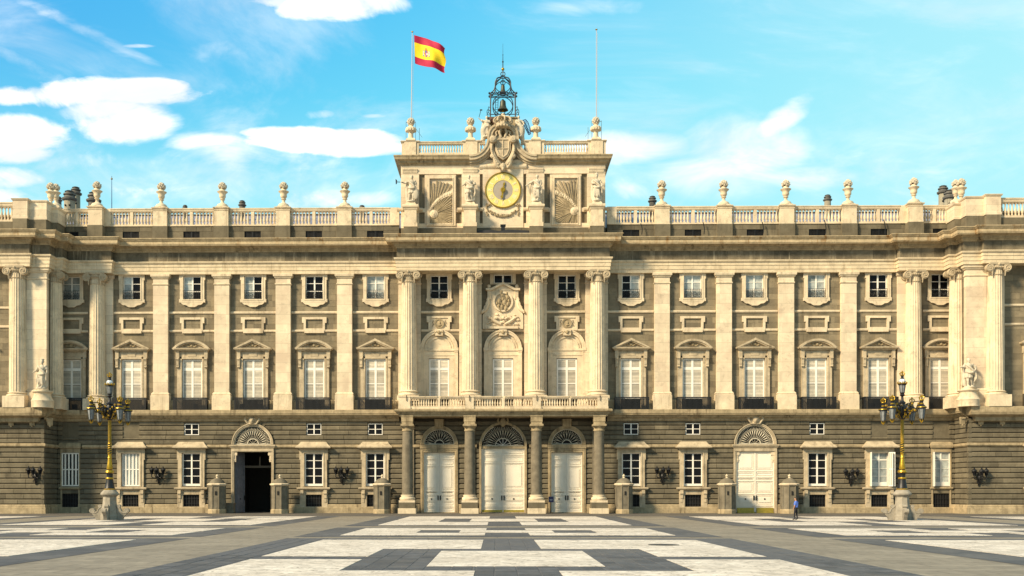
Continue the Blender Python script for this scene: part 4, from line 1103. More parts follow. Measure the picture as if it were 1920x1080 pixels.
MZB = MB().box(-.80, .80, .10, .13, zg(817), zg(792)).mesh('window_back', DARK)
BLD = MB().box(-.86, .86, .10, .3, zg(821), zg(790)).mesh('blind_panel', GRND)
def basement(x):
    o = P('basement_opening', BSM, palace, (x, YG, 0)); P('basement_grille', BSG, o)
def glazed(x, Y=YG):
    o = P('window', GW, palace, (x, Y+.1, 0))
    for s in both():
        for m_ in GPN: P('pane', m_, o, (s*.475, 0, 0))
    P('window_back', GWB, o)
for s in both():
    for x in WINX[:2]+[32.84]:
        glazed(s*x); o = P('window', MEZ, palace, (s*x, YG+.12, 0))
        for sx in both():
            for m_ in MEP: P('pane', m_, o, (sx*.375, 0, 0))
        P('window_back', MZB, o)
    for x in WINX[4:]: P('blind_panel', BLD, palace, (s*x, YG, 0))
    for x in WINX:
        if x == 26.37: continue
        basement(s*x)
        if x != WINX[5]: P('window_surround', GSUR, palace, (s*x, YG, 0)); P('window_hood', HOOD, palace, (s*x, YG, 0))
    glazed(s*PAVX, YPG); P('window_surround', GSUR, palace, (s*PAVX, YPG, 0)); P('window_hood', HOOD, palace, (s*PAVX, YPG, 0)); o = P('basement_opening', BSM, palace, (s*PAVX, YPG, 0)); P('basement_grille', BSG, o)
# white barred windows of the left end
def barred(hw, n):
    M = MB().frame(-hw, hw, zg(911.5), zg(848.5), .13, -.02, .07)
    for i in range(1, n): x = -hw+2*hw*i/n; M.box(x-.085, x+.085, -.01, .05, zg(909), zg(850))
    M.box(-hw, hw, -.005, .045, zg(881), zg(879))
    return M
NSUR = MB().frame(-18.5*K, 18.5*K, zg(913.5), zg(841), .10, -.06, .2, tb=.06, tt=zg(841)-zg(848)).sweep([(0,zg(918)),(.1,zg(917)),(.14,zg(915)),(.1,zg(913.6)),(0,zg(913.5))], [(-18.5*K,.1),(-18.5*K,-.06),(18.5*K,-.06),(18.5*K,.1)])
NSUR.sweep([(0,zg(841)),(.16,zg(840)),(.2,zg(836)),(.12,zg(831)),(0,zg(829))], [(-17.5*K,.1),(-17.5*K,-.06),(17.5*K,-.06),(17.5*K,.1)])
for q in both(): x0, x1 = sorted((q*15.5*K, q*18*K)); NSUR.box(x0, x1, -.08, .2, zg(951), zg(918))
NSUR = NSUR.mesh('window_surround', LIMED)
bw = barred(.94, 5).mesh('window', WHITE)
for x, dk_, ns in ((-WINX[4], CURT, False), (-WINX[5], GLASS, True)):
    o = P('window', bw, palace, (x, YG+.08, 0))
    pm_ = MB().box(-.15, .15, .06, .07, zg(910), zg(849.5)).mesh('pane', dk_)
    for i in range(5): P('pane', pm_, o, (-.94+1.88*(i+.5)/5, 0, 0))
    P('window_back', GWB, o)
for s in both(): P('window_surround', NSUR, palace, (s*WINX[5], YG, 0))
# curtained casements of the right end, one with its shutter thrown open
CW = wood_frame(.94, zg(911.5), zg(848.5), .10, [0], [(zg(862.5), .07), (zg(879), .02), (zg(893), .02)], ct=.07).box(-.84, .84, -.03, .05, zg(910), zg(904)).mesh('window', WHITE)
CPN = [pane(.37, zg(904), zg(864.5), CURT), pane(.37, zg(860.8), zg(850.3), CURT)]
SHP = MB().frame(0, .62, zg(912), zg(848.5), .10, -.03, .03).box(.1, .52, -.03, .03, zg(881), zg(879)); SHP.box(.27, .35, -.02, .02, zg(911), zg(849)); SHP = SHP.mesh('open_shutter', WHITE)
SHB = MB().box(.1, .52, -.005, .005, zg(911), zg(849)).mesh('shutter_panel', SHUT)
for x in (WINX[4], WINX[5]):
    o = P('window', CW, palace, (x, YG+.12, 0))
    for sx in both():
        for m_ in CPN: P('pane', m_, o, (sx*.455, 0, 0))
    P('window_back', GWB, o)
def shutter(x, ang, sx=1):
    o = P('open_shutter', SHP, palace, (x, YG-.18, 0), rz=ang); P('shutter_panel', SHB, o); return o
shutter(WINX[4]+.92, radians(-68)); shutter(WINX[4]+.98, radians(-40)); shutter(WINX[4]-.98, radians(-98)); shutter(WINX[5]-.92, radians(-100))

# ---- doors
def fan(cx, cz, r, Y, nsp, parent=palace, inner=.28):
    M = MB(); y0, y1 = Y-.03, Y+.03
    M.arc(cx, cz, r-.09, r, 0, pi, y0-.01, y1, 26); M.box(cx-r, cx+r, y0, y1, cz, cz+.07); M.arc(cx, cz, r*inner-.05, r*inner+.02, 0, pi, y0-.01, y1, 14)
    for i in range(nsp):
        a = pi*(i+.5)/nsp
        for q0, q1, th in ((inner, .95, .016),):
            p0 = (cx+r*q0*cos(a), Y, cz+r*q0*sin(a)); p1 = (cx+r*q1*cos(a), Y, cz+r*q1*sin(a)); M.tube([p0, p1], th, 4)
        m_ = (cx+r*.62*cos(a), Y, cz+r*.62*sin(a)); M.tube([(cx+r*(.48+.28*j/4)*cos(a), Y-.02, cz+r*(.48+.28*j/4)*sin(a)) for j in range(5)], [.01,.035,.05,.035,.01], 4)
        M.ball((cx+r*.80*cos(a), Y, cz+r*.80*sin(a)), (.045,.03,.045), 5, 4)
        for sg in both():
            da = sg*pi/nsp*.45
            M.tube([(cx+r*.62*cos(a), Y, cz+r*.62*sin(a)), (cx+r*.76*cos(a+da*.8), Y, cz+r*.76*sin(a+da*.8)), (cx+r*.92*cos(a+da), Y, cz+r*.92*sin(a+da))], .014, 4)
    if inner > .25 and nsp > 14:
        for i in range(5): a = pi*(i+.5)/5; M.tube([(cx, Y, cz+.03), (cx+r*inner*.9*cos(a), Y, cz+.03+r*inner*.85*sin(a))], .014, 4)
    o = P('fanlight', M.mesh('fanlight', IRONW), parent)
    P('fanlight_glass', MB().disc(cx, cz, r, Y+.12, Y+.16, 24, a0=0, a1=pi).mesh('fanlight_glass', DARK), o)
    return o
def leaf(w_, z0, z1, panels, handle_x, studs=()):
    """door leaf from x=0 to x=w_, with recessed framed panels"""
    M = MB().box(.008, w_-.008, 0, .09, z0, z1); t = .10
    zs = [z0+(z1-z0)*p for p in (0,)+panels+(1,)]
    M.box(.012, t, -.07, .0, z0, z1); M.box(w_-t, w_-.012, -.07, .0, z0, z1)
    for z in zs: M.box(t, w_-t, -.07, .0, max(z0, z-.06), min(z1, z+.06))
    for a, b in zip(zs[:-1], zs[1:]):
        if b-a > .35:
            M.frame(t+.10, w_-t-.10, a+.16, b-.16, .05, -.05, 0)
            if b-a > 1.1: M.box(t+.24, w_-t-.24, -.055, 0, a+.32, b-.32)
    return M
def leaf_obj(x, Y, w_, z0, z1, panels, side, extra=None, kick=0.0, parent=palace, paint=WHITED, rz=0.0):
    M = leaf(w_, z0, z1, panels, 0)
    if extra: extra(M)
    o = P('door_leaf', M.mesh('door_leaf', paint), parent, (x, Y, 0), rz=rz)
    hx = w_-.12 if side < 0 else .12
    P('door_handle', MB().lathe([(.0,-.02),(.05,0),(.06,.06),(.05,.26),(.06,.30),(.0,.34)], hx, -.13, 8, 1.45).box(hx-.06, hx+.06, -.10, -.06, 1.35, 1.85).mesh('door_handle', IRON), o)
    P('door_plate', MB().box(w_/2-.07, w_/2+.07, -.10, -.05, 1.42, 1.56).mesh('door_plate', IRON), o)
    if kick: P('kick_plate', MB().box(.06, w_-.06, -.10, -.071, z0, z0+kick).mesh('kick_plate', BRASS), o)
    return o
YD = YG+.22
# portico doors: two side ones and the wide centre one
for s in both():
    cx = s*6.70; hw = 29*K
    for q in both(): leaf_obj(cx-hw if q < 0 else cx, YD, hw, .10, zg(848.5), (.10,.20,.30,.36,.78,.90), q)
    fan(cx, zg(833), 28.5*K, YD-.02, 11, inner=.30)
    M = MB(); o_ = 35*K
    M.frame(cx-o_, cx+o_, 0, zg(841), o_-hw-.01, YG-.12, YD+.1, tb=.001, tt=zg(841)-zg(848)); M.frame(cx-o_+.12, cx+o_-.12, 0, zg(843), .1, YG-.16, YG-.11, tb=.001)
    M.box(cx-o_-.05, cx+o_+.05, YG-.20, YD+.1, zg(841), zg(833.6)); M.arc(cx, zg(833), 28.5*K, 35*K, 0, pi, YG-.10, YD+.1, 24); M.arc(cx, zg(833), 33*K, 35*K, 0, pi, YG-.15, YG-.09, 24)
    M.box(cx-hw, cx+hw, YG-.1, YD+.1, -.02, .10)
    o = P('door_surround', M.mesh('door_surround', LIMED), palace)
    P('door_keystone', MB().sweep([(0,zg(802)),(.14,zg(800)),(.2,zg(786)),(0,zg(785))], [(cx-.36,YG),(cx-.3,YG-.15),(cx+.3,YG-.15),(cx+.36,YG)]).mesh('door_keystone', LIMED), o)
cw = 40.5*K
for q in both(): leaf_obj(-cw if q < 0 else 0, YD, cw, .12, zg(841), (.09,.20,.28,.36,.78,.90), q, kick=.22)
fan(0, zg(836), 40*K, YD-.02, 17, inner=.36)
M = MB(); o_ = 44.5*K
for s in both(): x0, x1 = sorted((s*cw, s*o_)); M.box(x0, x1, YG-.12, YD+.1, 0, zg(836))
M.arc(0, zg(836), 40.2*K, 44.5*K, 0, pi, YG-.12, YD+.1, 28); M.arc(0, zg(836), 42.8*K, 44.5*K, 0, pi, YG-.17, YG-.11, 28); M.box(-cw, cw, YG+.02, YD+.1, zg(841), zg(836.5)); M.box(-cw, cw, YG-.05, YD+.1, -.02, .12)
o = P('door_surround', M.mesh('door_surround', LIMED), palace); M = MB().ball((0,YG-.2,zg(792)), (.32,.22,.5), 8, 6)
for s in both(): M.tube([(s*.2,YG-.2,zg(795)),(s*.5,YG-.18,zg(790)),(s*.45,YG-.15,zg(785))], [.14,.13,.08], 6)
P('door_keystone', M.mesh('door_keystone', LIMED, smooth=True), o)
M = MB()
for i in range(5): a = pi*(i+.5)/5; M.tube([(0,YD-.03,zg(836)+.04),(.8*cos(a),YD-.03,zg(836)+.04+.76*sin(a))], .028, 4)
M.tube([(-2.1,YD-.05,zg(837.5)),(2.1,YD-.05,zg(837.5))], .05, 5); P('fan_spokes', M.mesh('fan_spokes', WHITE), o)
# side arches
def side_arch(s):
    cx = s*26.37; hw = 35.5*K; o_ = 40*K
    M = MB()
    for q in both(): x0, x1 = sorted((cx+q*hw, cx+q*o_)); M.box(x0, x1, YG-.12, YG+.45, 0, zg(840)); x0, x1 = sorted((cx+q*(o_-.14), cx+q*o_)); M.box(x0, x1, YG-.155, YG-.11, 0, zg(843))
    M.box(cx-hw, cx+hw, YG-.12, YG+.45, zg(847), zg(840.2)); M.box(cx-o_+.02, cx+o_-.02, YG-.16, YG-.11, zg(846), zg(841)); M.sweep([(0,zg(840.5)),(.06,zg(840)),(.16,zg(837)),(.2,zg(836)),(.2,zg(834)),(0,zg(833.5))], [(cx-o_,YG+.2),(cx-o_,YG-.12),(cx+o_,YG-.12),(cx+o_,YG+.2)])
    M.arc(cx, zg(833), 35.2*K, 39.2*K, 0, pi, YG-.10, YG+.45, 26); M.arc(cx, zg(833), 37.6*K, 39.4*K, 0, pi, YG-.16, YG-.09, 26)
    o = P('door_surround', M.mesh('door_surround', LIMEM), palace)
    BR = MB()
    for q in both():
        x0, x1 = sorted((cx+q*hw, cx+q*(hw-6*K))); BR.box(x0, x1, YG-.05, YG+.3, zg(854), zg(847)); x0, x1 = sorted((cx+q*hw, cx+q*(hw-4*K))); BR.box(x0, x1, YG-.02, YG+.3, zg(866), zg(854))
        BR.tube([(cx+q*(hw-4.2*K),YG-.06,zg(851)),(cx+q*(hw-4.2*K),YG+.25,zg(851))], .14, 8); BR.tube([(cx+q*(hw-2.6*K),YG-.05,zg(862)),(cx+q*(hw-2.6*K),YG+.25,zg(862))], .11, 8)
    P('corner_bracket', BR.mesh('corner_bracket', LIME), o)
    fan(cx, zg(833), 35*K, YG+.12, 17, inner=.31)
    # carved mask keystone and radiating voussoirs
    MK = MB().ball((cx,YG-.26,zg(787)), (.32,.22,.42), 10, 8).ball((cx,YG-.42,zg(788.5)), (.09,.1,.16), 6, 4)
    for q in both():
        MK.tube([(cx+q*.25,YG-.24,zg(783)),(cx+q*.55,YG-.24,zg(782)),(cx+q*.78,YG-.22,zg(785)),(cx+q*.62,YG-.22,zg(790)),(cx+q*.45,YG-.22,zg(795))], [.14,.15,.14,.12,.06], 7); MK.ball((cx+q*.12,YG-.45,zg(785.5)), .05, 5, 4)
    MK.box(cx-.5, cx+.5, YG-.28, YG, zg(796), zg(793.5)); MK.box(cx-.45, cx+.45, YG-.2, YG, zg(793.5), zg(780))
    P('carved_mask', remeshed(MK, 'carved_mask', LIMEM, .04), o)
    nv_ = 7; r0 = 39.5*K; top = ZBB-.03-zg(833)
    for i in range(nv_):
        a0 = FAN+(pi-2*FAN)*i/nv_; a1 = FAN+(pi-2*FAN)*(i+1)/nv_; g_ = .006
        pts = [(cx+r0*cos(a0+g_), zg(833)+r0*sin(a0+g_)), (cx+top/math.tan(a0+g_), zg(833)+top), (cx+top/math.tan(a1-g_), zg(833)+top), (cx+r0*cos(a1-g_), zg(833)+r0*sin(a1-g_))]
        P('voussoir', MB().prism(pts, YG-.01-.01*(i % 2), YG+.3).mesh('voussoir', GRND), palace)
    return o
side_arch(-1); o = side_arch(1)
hw = 35.5*K
def ringpan(M):
    wq = hw; cz = zg(866); M.arc(wq/2, cz, .44, .52, 0, 2*pi, -.05, 0, 22); M.arc(wq/2, cz, .30, .34, 0, 2*pi, -.04, 0, 20)
for q in both(): leaf_obj(26.37-hw if q < 0 else 26.37, YG+.1, hw, .12, zg(847), (.11,.30,.52,.58,.68), q, extra=ringpan, kick=.0)
for q in both(): P('kick_plate', MB().box(26.37+(q*1.02)-.88, 26.37+(q*1.02)+.88, YG-.06, YG+.05, .06, .56).prism([(26.37+q*1.0-.88,.02),(26.37+q*1.0+.95*1,.02),(26.37+q*1.0+.8,.3),(26.37+q*1.0-.8,.3)], YG-.14, YG-.05).mesh('kick_plate', BRASS), palace)
P('threshold', MB().box(26.37-hw, 26.37+hw, YG-.02, YG+.3, -.02, .10).mesh('threshold', LIMED), palace)
# open passage of the left arch
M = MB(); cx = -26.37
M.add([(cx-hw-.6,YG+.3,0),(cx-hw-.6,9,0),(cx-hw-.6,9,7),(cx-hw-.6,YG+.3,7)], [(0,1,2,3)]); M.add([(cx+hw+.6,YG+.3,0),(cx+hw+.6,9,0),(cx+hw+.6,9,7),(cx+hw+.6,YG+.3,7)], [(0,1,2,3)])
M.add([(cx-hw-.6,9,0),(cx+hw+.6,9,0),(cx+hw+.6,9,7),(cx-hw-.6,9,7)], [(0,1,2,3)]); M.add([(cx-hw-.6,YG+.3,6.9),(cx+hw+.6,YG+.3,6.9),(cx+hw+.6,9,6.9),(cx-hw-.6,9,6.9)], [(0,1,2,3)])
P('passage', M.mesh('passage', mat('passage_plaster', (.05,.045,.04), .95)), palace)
DOORG = mat('blue_grey_door_paint', (.17,.18,.215), .6, var=.2, scale=3, streak=.4)  # white door paint with the archway's shade put into its colour
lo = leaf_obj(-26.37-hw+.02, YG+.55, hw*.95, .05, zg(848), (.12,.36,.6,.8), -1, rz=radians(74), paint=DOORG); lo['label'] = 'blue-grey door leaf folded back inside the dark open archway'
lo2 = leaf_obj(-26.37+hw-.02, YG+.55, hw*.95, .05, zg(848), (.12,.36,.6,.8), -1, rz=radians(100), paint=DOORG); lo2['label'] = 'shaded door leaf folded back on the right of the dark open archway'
P('transom', MB().box(cx-hw, cx+hw, 2.2, 2.35, zf(877,2.3), zf(873,2.3)).box(cx+.1, cx+.25, 2.2, 2.35, zf(873,2.3), zf(856,2.3)).box(cx-hw, cx-hw+.55, 2.2, 2.35, 0, zf(877,2.3)).mesh('transom', mat('passage_wood', (.12,.10,.075), .8)), palace)

# ---- portico: four granite columns, balcony slab, balustrade
YPC = -2.5; zq_ = lambda py: zf(py, YPC)
RP = 10.2*K
PCS = MB().lathe([(RP*1.03,zq_(928)),(RP*1.0,zq_(920)),(RP*1.0,zq_(890)),(RP*.97,zq_(850)),(RP*.90,zq_(815)),(RP*.88,zq_(808)),(RP*.98,zq_(807))], 0, 0, 28).mesh('portico_column', GRNS, smooth=True)
PCB = MB().lathe([(RP*1.32,zq_(938)),(RP*1.42,zq_(936)),(RP*1.38,zq_(933)),(RP*1.15,zq_(931.6)),(RP*1.1,zq_(930.4)),(RP*1.2,zq_(929.4)),(RP*1.14,zq_(928)),(RP,zq_(927.6))], 0, 0, 28).square([(14.6*K,zq_(942)),(14.6*K,zq_(938))]).mesh('column_base', LIME, smooth=True)
PCG = MB().square([(14.8*K,zq_(953)),(14.8*K,zq_(942))]).mesh('column_plinth', GRND)
PCW = MB().square([(16.2*K,0),(16.2*K,zq_(953.4)),(15.9*K,zq_(953))]).mesh('column_footing', LIME)
PCC = MB().lathe([(RP*.9,zq_(809)),(RP*1.0,zq_(808)),(RP*1.0,zq_(806.4)),(RP*.92,zq_(805.8)),(RP*.92,zq_(803)),(RP*1.12,zq_(800.5)),(RP*1.16,zq_(799))], 0, 0, 24).square([(RP*1.15,zq_(800)),(RP*1.22,zq_(799.2)),(RP*1.22,zq_(796.2)),(RP*1.1,zq_(795.4))]).square([(RP*.98,zq_(795.4)),(RP*.98,zq_(792)),(RP*1.05,zq_(791)),(RP*1.05,zq_(783)),(RP*1.14,zq_(781.5)),(RP*1.14,zq_(779))]).mesh('column_capital', LIMED, smooth=True, sharp=.5)
for x in (-9.85, -3.43, 3.43, 9.85):
    o = P('portico_column', PCS, palace, (x, YPC, 0)); P('column_base', PCB, o); P('column_plinth', PCG, o); P('column_footing', PCW, o); P('column_capital', PCC, o)
    P('respond_pier', MB().box(x-.5, x+.5, YG-.14, YG+.1, 0, zg(785)).sweep([(0,zg(806)),(.08,zg(804)),(.1,zg(797)),(0,zg(795))], [(x-.5,YG),(x-.5,YG-.14),(x+.5,YG-.14),(x+.5,YG)]).mesh('respond_pier', GRNS), palace)
zs_ = lambda py: zf(py, -3.5)
slab = [(-.6,zs_(780.5)),(0,zs_(780.5)),(.12,zs_(779.6)),(.16,zs_(776.5)),(.30,zs_(775)),(.34,zs_(772.5)),(.56,zs_(771)),(.60,zs_(768)),(.52,zs_(766.5)),(.2,zs_(766)),(-.6,zs_(766))]
xs_ = 10.55
M = MB().sweep(slab, [(-xs_,YG),(-xs_,-2.95),(xs_,-2.95),(xs_,YG)]); M.box(-xs_+.3, xs_-.3, -2.7, YG+.1, zs_(780), zs_(767))
P('balcony_slab', M.mesh('balcony_slab', LIMED), palace)
M = MB()
for x in (-9.85, -3.43, 3.43, 9.85): M.box(x-.42, x+.42, -2.5, YG, zs_(784), zs_(780))
pieces('porch_beam', M, GRND, palace)
YB = -3.1; zbb = lambda py: zf(py, YB)
CB = baluster_mesh(zbb(761.5), zbb(747.5), .10, LIME)
pxs = [(747,769),(872,888),(998,1014),(1119,1139)]
spans = [(769,820,11),(825,872,10),(888,940,11),(946,998,11),(1014,1066,11),(1070,1119,10)]
for a, b, n in spans: balustrade(xo(a-943,YB), xo(b-943,YB), YB, zs_(766), zbb(762), zbb(747.5), zbb(743), CB, n, depth=.15)
M = MB()
for a, b in pxs+[(820,825),(940,946),(1066,1070)]:
    e = 0 if b-a < 8 else .05
    M.box(xo(a-943,YB), xo(b-943,YB), YB-.17-e, YB+.2, zs_(766), zbb(743)); 
    if b-a > 8: M.box(xo(a-943,YB)-.04, xo(b-943,YB)+.04, YB-.27, YB+.25, zbb(744.5), zbb(742.2)); M.box(xo(a-943,YB)-.03, xo(b-943,YB)+.03, YB-.25, YB+.22, zs_(766), zbb(762.5))
for s in both(): x0, x1 = sorted((s*(10.75), s*(10.35))); M.box(x0, x1, YB+.2, -.3, zs_(766), zbb(743.2))
pieces('balcony_pier', M, LIME, palace)
M = MB()
for px in (762, 880, 1006, 1124): M.tube([(xo(px-943,YB), YB-.28, zbb(752)), (xo(px-943,YB), YB-.3, zbb(743)), (xo(px-943,YB), YB-.05, zbb(741))], .035, 5)
pieces('balcony_hook', M, IRON, palace)

# ---- clock tower attic
YT = -.5; zt_ = lambda py: zf(py, YT)
xt = xo(191.5, YT)
P('tower_core', MB().box(-xt+.02, xt-.02, YT+.25, 6.0, ZC-.2, zt_(296)).mesh('tower_core', GRAN), palace)
M = MB()
def lim(a, b, pa, pb, y): M.box(xo(a,YT), xo(b,YT), y, YT+.25, zt_(pa), zt_(pb))
lim(-191.5, 191.5, 326, 300, YT-.02)                     # upper band
for s in both():
    for a, b in ((157.5,191.5), (43.5,77.5)): lim(*sorted((s*a, s*b)), 427, 326, YT)
    lim(*sorted((s*88, s*147)), 427, 326, YT+.06); lim(*sorted((s*77.5, s*157.5)), 427, 418.5, YT+.02); lim(*sorted((s*34, s*43.5)), 427, 418.5, YT+.02)
    lim(*sorted((s*77.5, s*88)), 397, 390, YT+.05); lim(*sorted((s*147, s*157.5)), 397, 390, YT+.05)
lim(-38, 38, 427, 316, YT-.06)
pieces('tower_facing', M, LIMEJ, palace)
M = MB()
for s in both():
    for c in (174.5, 61.5):
        for a, b in ((c-24, c-13), (c+13, c+24)): x0, x1 = sorted((s*a, s*b)); M.sweep([(0,zt_(396)),(.12,zt_(394.5)),(.18,zt_(392)),(.18,zt_(390)),(0,zt_(389.3))], [(xo(x0,YT),YT),(xo(x1,YT),YT)])
        x0, x1 = sorted((s*(c-14), s*(c+14))); M.sweep([(0,zt_(325)),(.06,zt_(323.5)),(.10,zt_(320)),(.16,zt_(318)),(.16,zt_(316.5)),(0,zt_(316))], [(xo(x0,YT),YT-.02),(xo(x1,YT),YT-.02)])
M.frame(xo(-43,YT), xo(43,YT), zt_(420), zt_(315), .001, YT-.061, YT-.06)
M.sweep([(0,zt_(317.5)),(.1,zt_(316.5)),(.2,zt_(313.5)),(.2,zt_(311)),(.12,zt_(308)),(0,zt_(307))], [(xo(-44,YT),YT-.03),(xo(44,YT),YT-.03)])
pieces('tower_mouldings', M, LIME, palace)
P('tower_dark_base', MB().box(-xt, xt, YT-.06, YT+.3, ZC-.2, zt_(427.3)).mesh('tower_dark_base', GRND), palace)
# straight part of the tower cornice, then the swan-neck sweep over the arms
tcor = [(-.3,zt_(310)),(.06,zt_(310)),(.12,zt_(308)),(.30,zt_(306)),(.36,zt_(303)),(.60,zt_(301)),(.64,zt_(297.5)),(.72,zt_(295)),(.70,zt_(293.5)),(-.3,zt_(293))]
for s in both():
    x_in = xo(62, YT); pth = [(-xt,5.5),(-xt,YT-.03),(-x_in,YT-.03)] if s < 0 else [(x_in,YT-.03),(xt,YT-.03),(xt,5.5)]
    P('tower_cornice', MB().sweep(tcor, pth).mesh('tower_cornice', LIMED), palace)
def bez(p, n=40):
    out = []
    for i in range(len(p)-1):
        p0 = p[max(i-1,0)]; p1 = p[i]; p2 = p[i+1]; p3 = p[min(i+2,len(p)-1)]
        for j in range(n//(len(p)-1)+2):
            t = j/(n//(len(p)-1)+2)
            out.append(tuple(.5*((2*p1[k])+(-p0[k]+p2[k])*t+(2*p0[k]-5*p1[k]+4*p2[k]-p3[k])*t*t+(-p0[k]+3*p1[k]-3*p2[k]+p3[k])*t**3) for k in range(2)))
    return out+[p[-1]]
half = [(-63,294),(-52,293),(-42,288),(-34,279),(-30,268),(-29,258),(-27,249),(-21,241),(-11,236),(0,234)]
crv = bez(half); crv = crv+[(-x, y) for x, y in reversed(crv[:-1])]
def offset_curve(c, d):
    out = []
    for i in range(len(c)):
        a, b = c[max(i-1,0)], c[min(i+1,len(c)-1)]; tx, ty = b[0]-a[0], b[1]-a[1]; L = math.hypot(tx, ty)
        out.append((c[i][0]-ty/L*d, c[i][1]+tx/L*d))
    return out
def pxz(c, Y): return [(xo(x,Y), zt_(y)) for x, y in c]
M = MB()
for d0, d1, yy in ((0, 3.5, YT-.76), (3.5, 9, YT-.66), (9, 13, YT-.40), (13, 16, YT-.18)):
    c0 = offset_curve(crv, d0); c1 = offset_curve(crv, d1); M.band(pxz(c0, YT), pxz(c1, YT), yy, YT+1.2)
P('swan_neck_cornice', M.mesh('swan_neck_cornice', LIMEM), palace)
c1 = [p for p in offset_curve(crv, 10) if p[1] < 300]
P('tympanum', MB().prism(pxz([(-52,310)]+c1[4:-4]+[(52,310)], YT), YT-.01, YT+1.0).mesh('tympanum', GRAN), palace)
# carved coat of arms
M = MB(); ya = YT-.45
M.prism([(xo(x,YT), zt_(y)) for x, y in ((-15,262),(-6,258),(0,262),(6,258),(15,262),(15,285),(10,297),(0,304),(-10,297),(-15,285))], ya-.25, ya+.5)
M.band([(xo(x,YT), zt_(y)) for x, y in ((-12,265),(0,265),(12,265),(12,285),(8,295),(0,300.5),(-8,295),(-12,285),(-12,265))], [(xo(x,YT), zt_(y)) for x, y in ((-10.5,267),(0,267),(10.5,267),(10.5,284),(7,293),(0,298),(-7,293),(-10.5,284),(-10.5,267))], ya-.33, ya-.2)
M.box(xo(-.7,YT), xo(.7,YT), ya-.31, ya-.2, zt_(298), zt_(267)); M.box(xo(-10.5,YT), xo(10.5,YT), ya-.32, ya-.2, zt_(283.5), zt_(282))
for s in both():
    M.tube([(xo(s*x,YT), ya-.2+.0, zt_(y)) for x, y in ((3,262),(6.5,253),(4.5,246),(7,243)) ], [.12,.15,.12,.08], 8); M.tube([(xo(s*x,YT), ya-.1, zt_(y)) for x, y in ((17,266),(20.5,274),(20,285),(15.5,297),(9,307),(4,312))], [.14,.2,.22,.22,.2,.12], 8)
    M.tube([(xo(s*x,YT), ya-.2, zt_(y)) for x, y in ((18,290),(21,297),(16,300),(13,312),(8,318),(5,313))], [.12,.2,.2,.2,.16,.08], 7)
    M.disc(xo(s*19,YT), zt_(267.5), .36, ya-.75, ya+.2, 16); M.disc(xo(s*19,YT), zt_(267.5), .24, ya-.82, ya-.7, 14)
    M.tube([(xo(s*x,YT), ya-.15, zt_(y)) for x, y in ((9,249),(13,252),(12,258))], [.07,.10,.06], 6)
M.ball((0,ya-.3,zt_(316)), (.3,.22,.35), 8, 6); M.ball((0,ya-.4,zt_(322)), (.16,.16,.2), 8, 6)
random.seed(31)
for s in both():
    for i in range(16):
        q = i/15; x_ = 12+9*sin(pi*q); y_ = 258+50*q; M.ball((xo(s*x_,YT), ya-.34, zt_(y_)), (.10,.09,.13), 6, 5)
    for i in range(7): M.ball((xo(s*(17-1.4*i),YT), ya-.30, zt_(296+2.6*i)), (.13,.10,.12), 6, 5)
arms = P('coat_of_arms', remeshed(M, 'coat_of_arms', LIMEM, .03), palace)
M = MB(); yc_ = YT-.75
M.lathe([(.62,0),(.70,.1),(.72,.3),(.68,.42),(.70,.5)], 0, yc_, 16, zt_(245))
for i in range(8):
    a = 2*pi*i/8+.2; M.tube([(.68*cos(a), yc_+.68*sin(a), zt_(238)), (.98*cos(a), yc_+.75*sin(a), zt_(232)), (.72*cos(a), yc_+.6*sin(a), zt_(226)), (.1*cos(a), yc_+.1*sin(a), zt_(223.5))], [.08,.11,.10,.07], 6)
M.ball((0,yc_,zt_(220.5)), .20, 8, 6); M.ball((0,yc_-.3,zt_(240)), (.2,.2,.2), 8, 5)
for i in range(14): a = 2*pi*i/14; M.ball((.72*cos(a), yc_+.72*sin(a), zt_(243.5)), (.10,.10,.12), 6, 5)
for i in range(8):
    a = 2*pi*i/8+.2
    for j in range(4): q = .2+.2*j; M.ball(((1.0-.25*q)*cos(a)*1.02, yc_+(.85-.2*q)*sin(a), zt_(236-9*q)), .09, 6, 5)
P('stone_crown', remeshed(M, 'stone_crown', LIMEM, .032), arms)
# platform behind, carrying the bells
P('bell_platform', MB().box(xo(-27,0), xo(27,0), YT+.3, 2.2, zt_(300), zt_(218.5)).sweep([(0,zt_(221)),(.12,zt_(220)),(.16,zt_(218)),(0,zt_(217.5))], [(xo(-27),2.2),(xo(-27),YT+.3),(xo(27),YT+.3),(xo(27),2.2)]).mesh('bell_platform', LIMED), palace)
# clock-tower balustrade
YTB = -.55; ztb = lambda py: zf(py, YTB)
TBB = baluster_mesh(ztb(287), ztb(271), .105, LIME)
for a, b, n in ((-158,-75,17), (-43,-33,2), (33,43,2), (77,159,17)): balustrade(xo(a,YTB), xo(b,YTB), YTB, ztb(293), ztb(287), ztb(271), ztb(265.5), TBB, n, depth=.16)
M = MB()
for a, b in ((-190,-158), (-75,-43), (42,77), (159,192)):
    x0, x1 = xo(a,YTB), xo(b,YTB); M.box(x0, x1, YTB-.2, YTB+.5, ztb(293), ztb(266)); 
    xa_, xb_ = (x0+.0, x1-.0); c = (x0+x1)/2
    M.box(c-.62, c+.62, YTB-.3, YTB+.6, ztb(293), ztb(265.8)); M.sweep([(0,ztb(268)),(.07,ztb(267)),(.12,ztb(265.6)),(.08,ztb(264.4)),(0,ztb(264.2))], [(x0,YTB+.5),(x0,YTB-.24),(x1,YTB-.24),(x1,YTB+.5)]); M.box(x0, x1, YTB-.2, YTB+.5, ztb(266), ztb(264.6))
for s in both(): x0, x1 = sorted((s*xo(191,YTB), s*xo(186,YTB))); M.box(x0, x1, YTB+.5, 5.5, ztb(293), ztb(266))
pieces('tower_parapet_pier', M, LIME, palace)
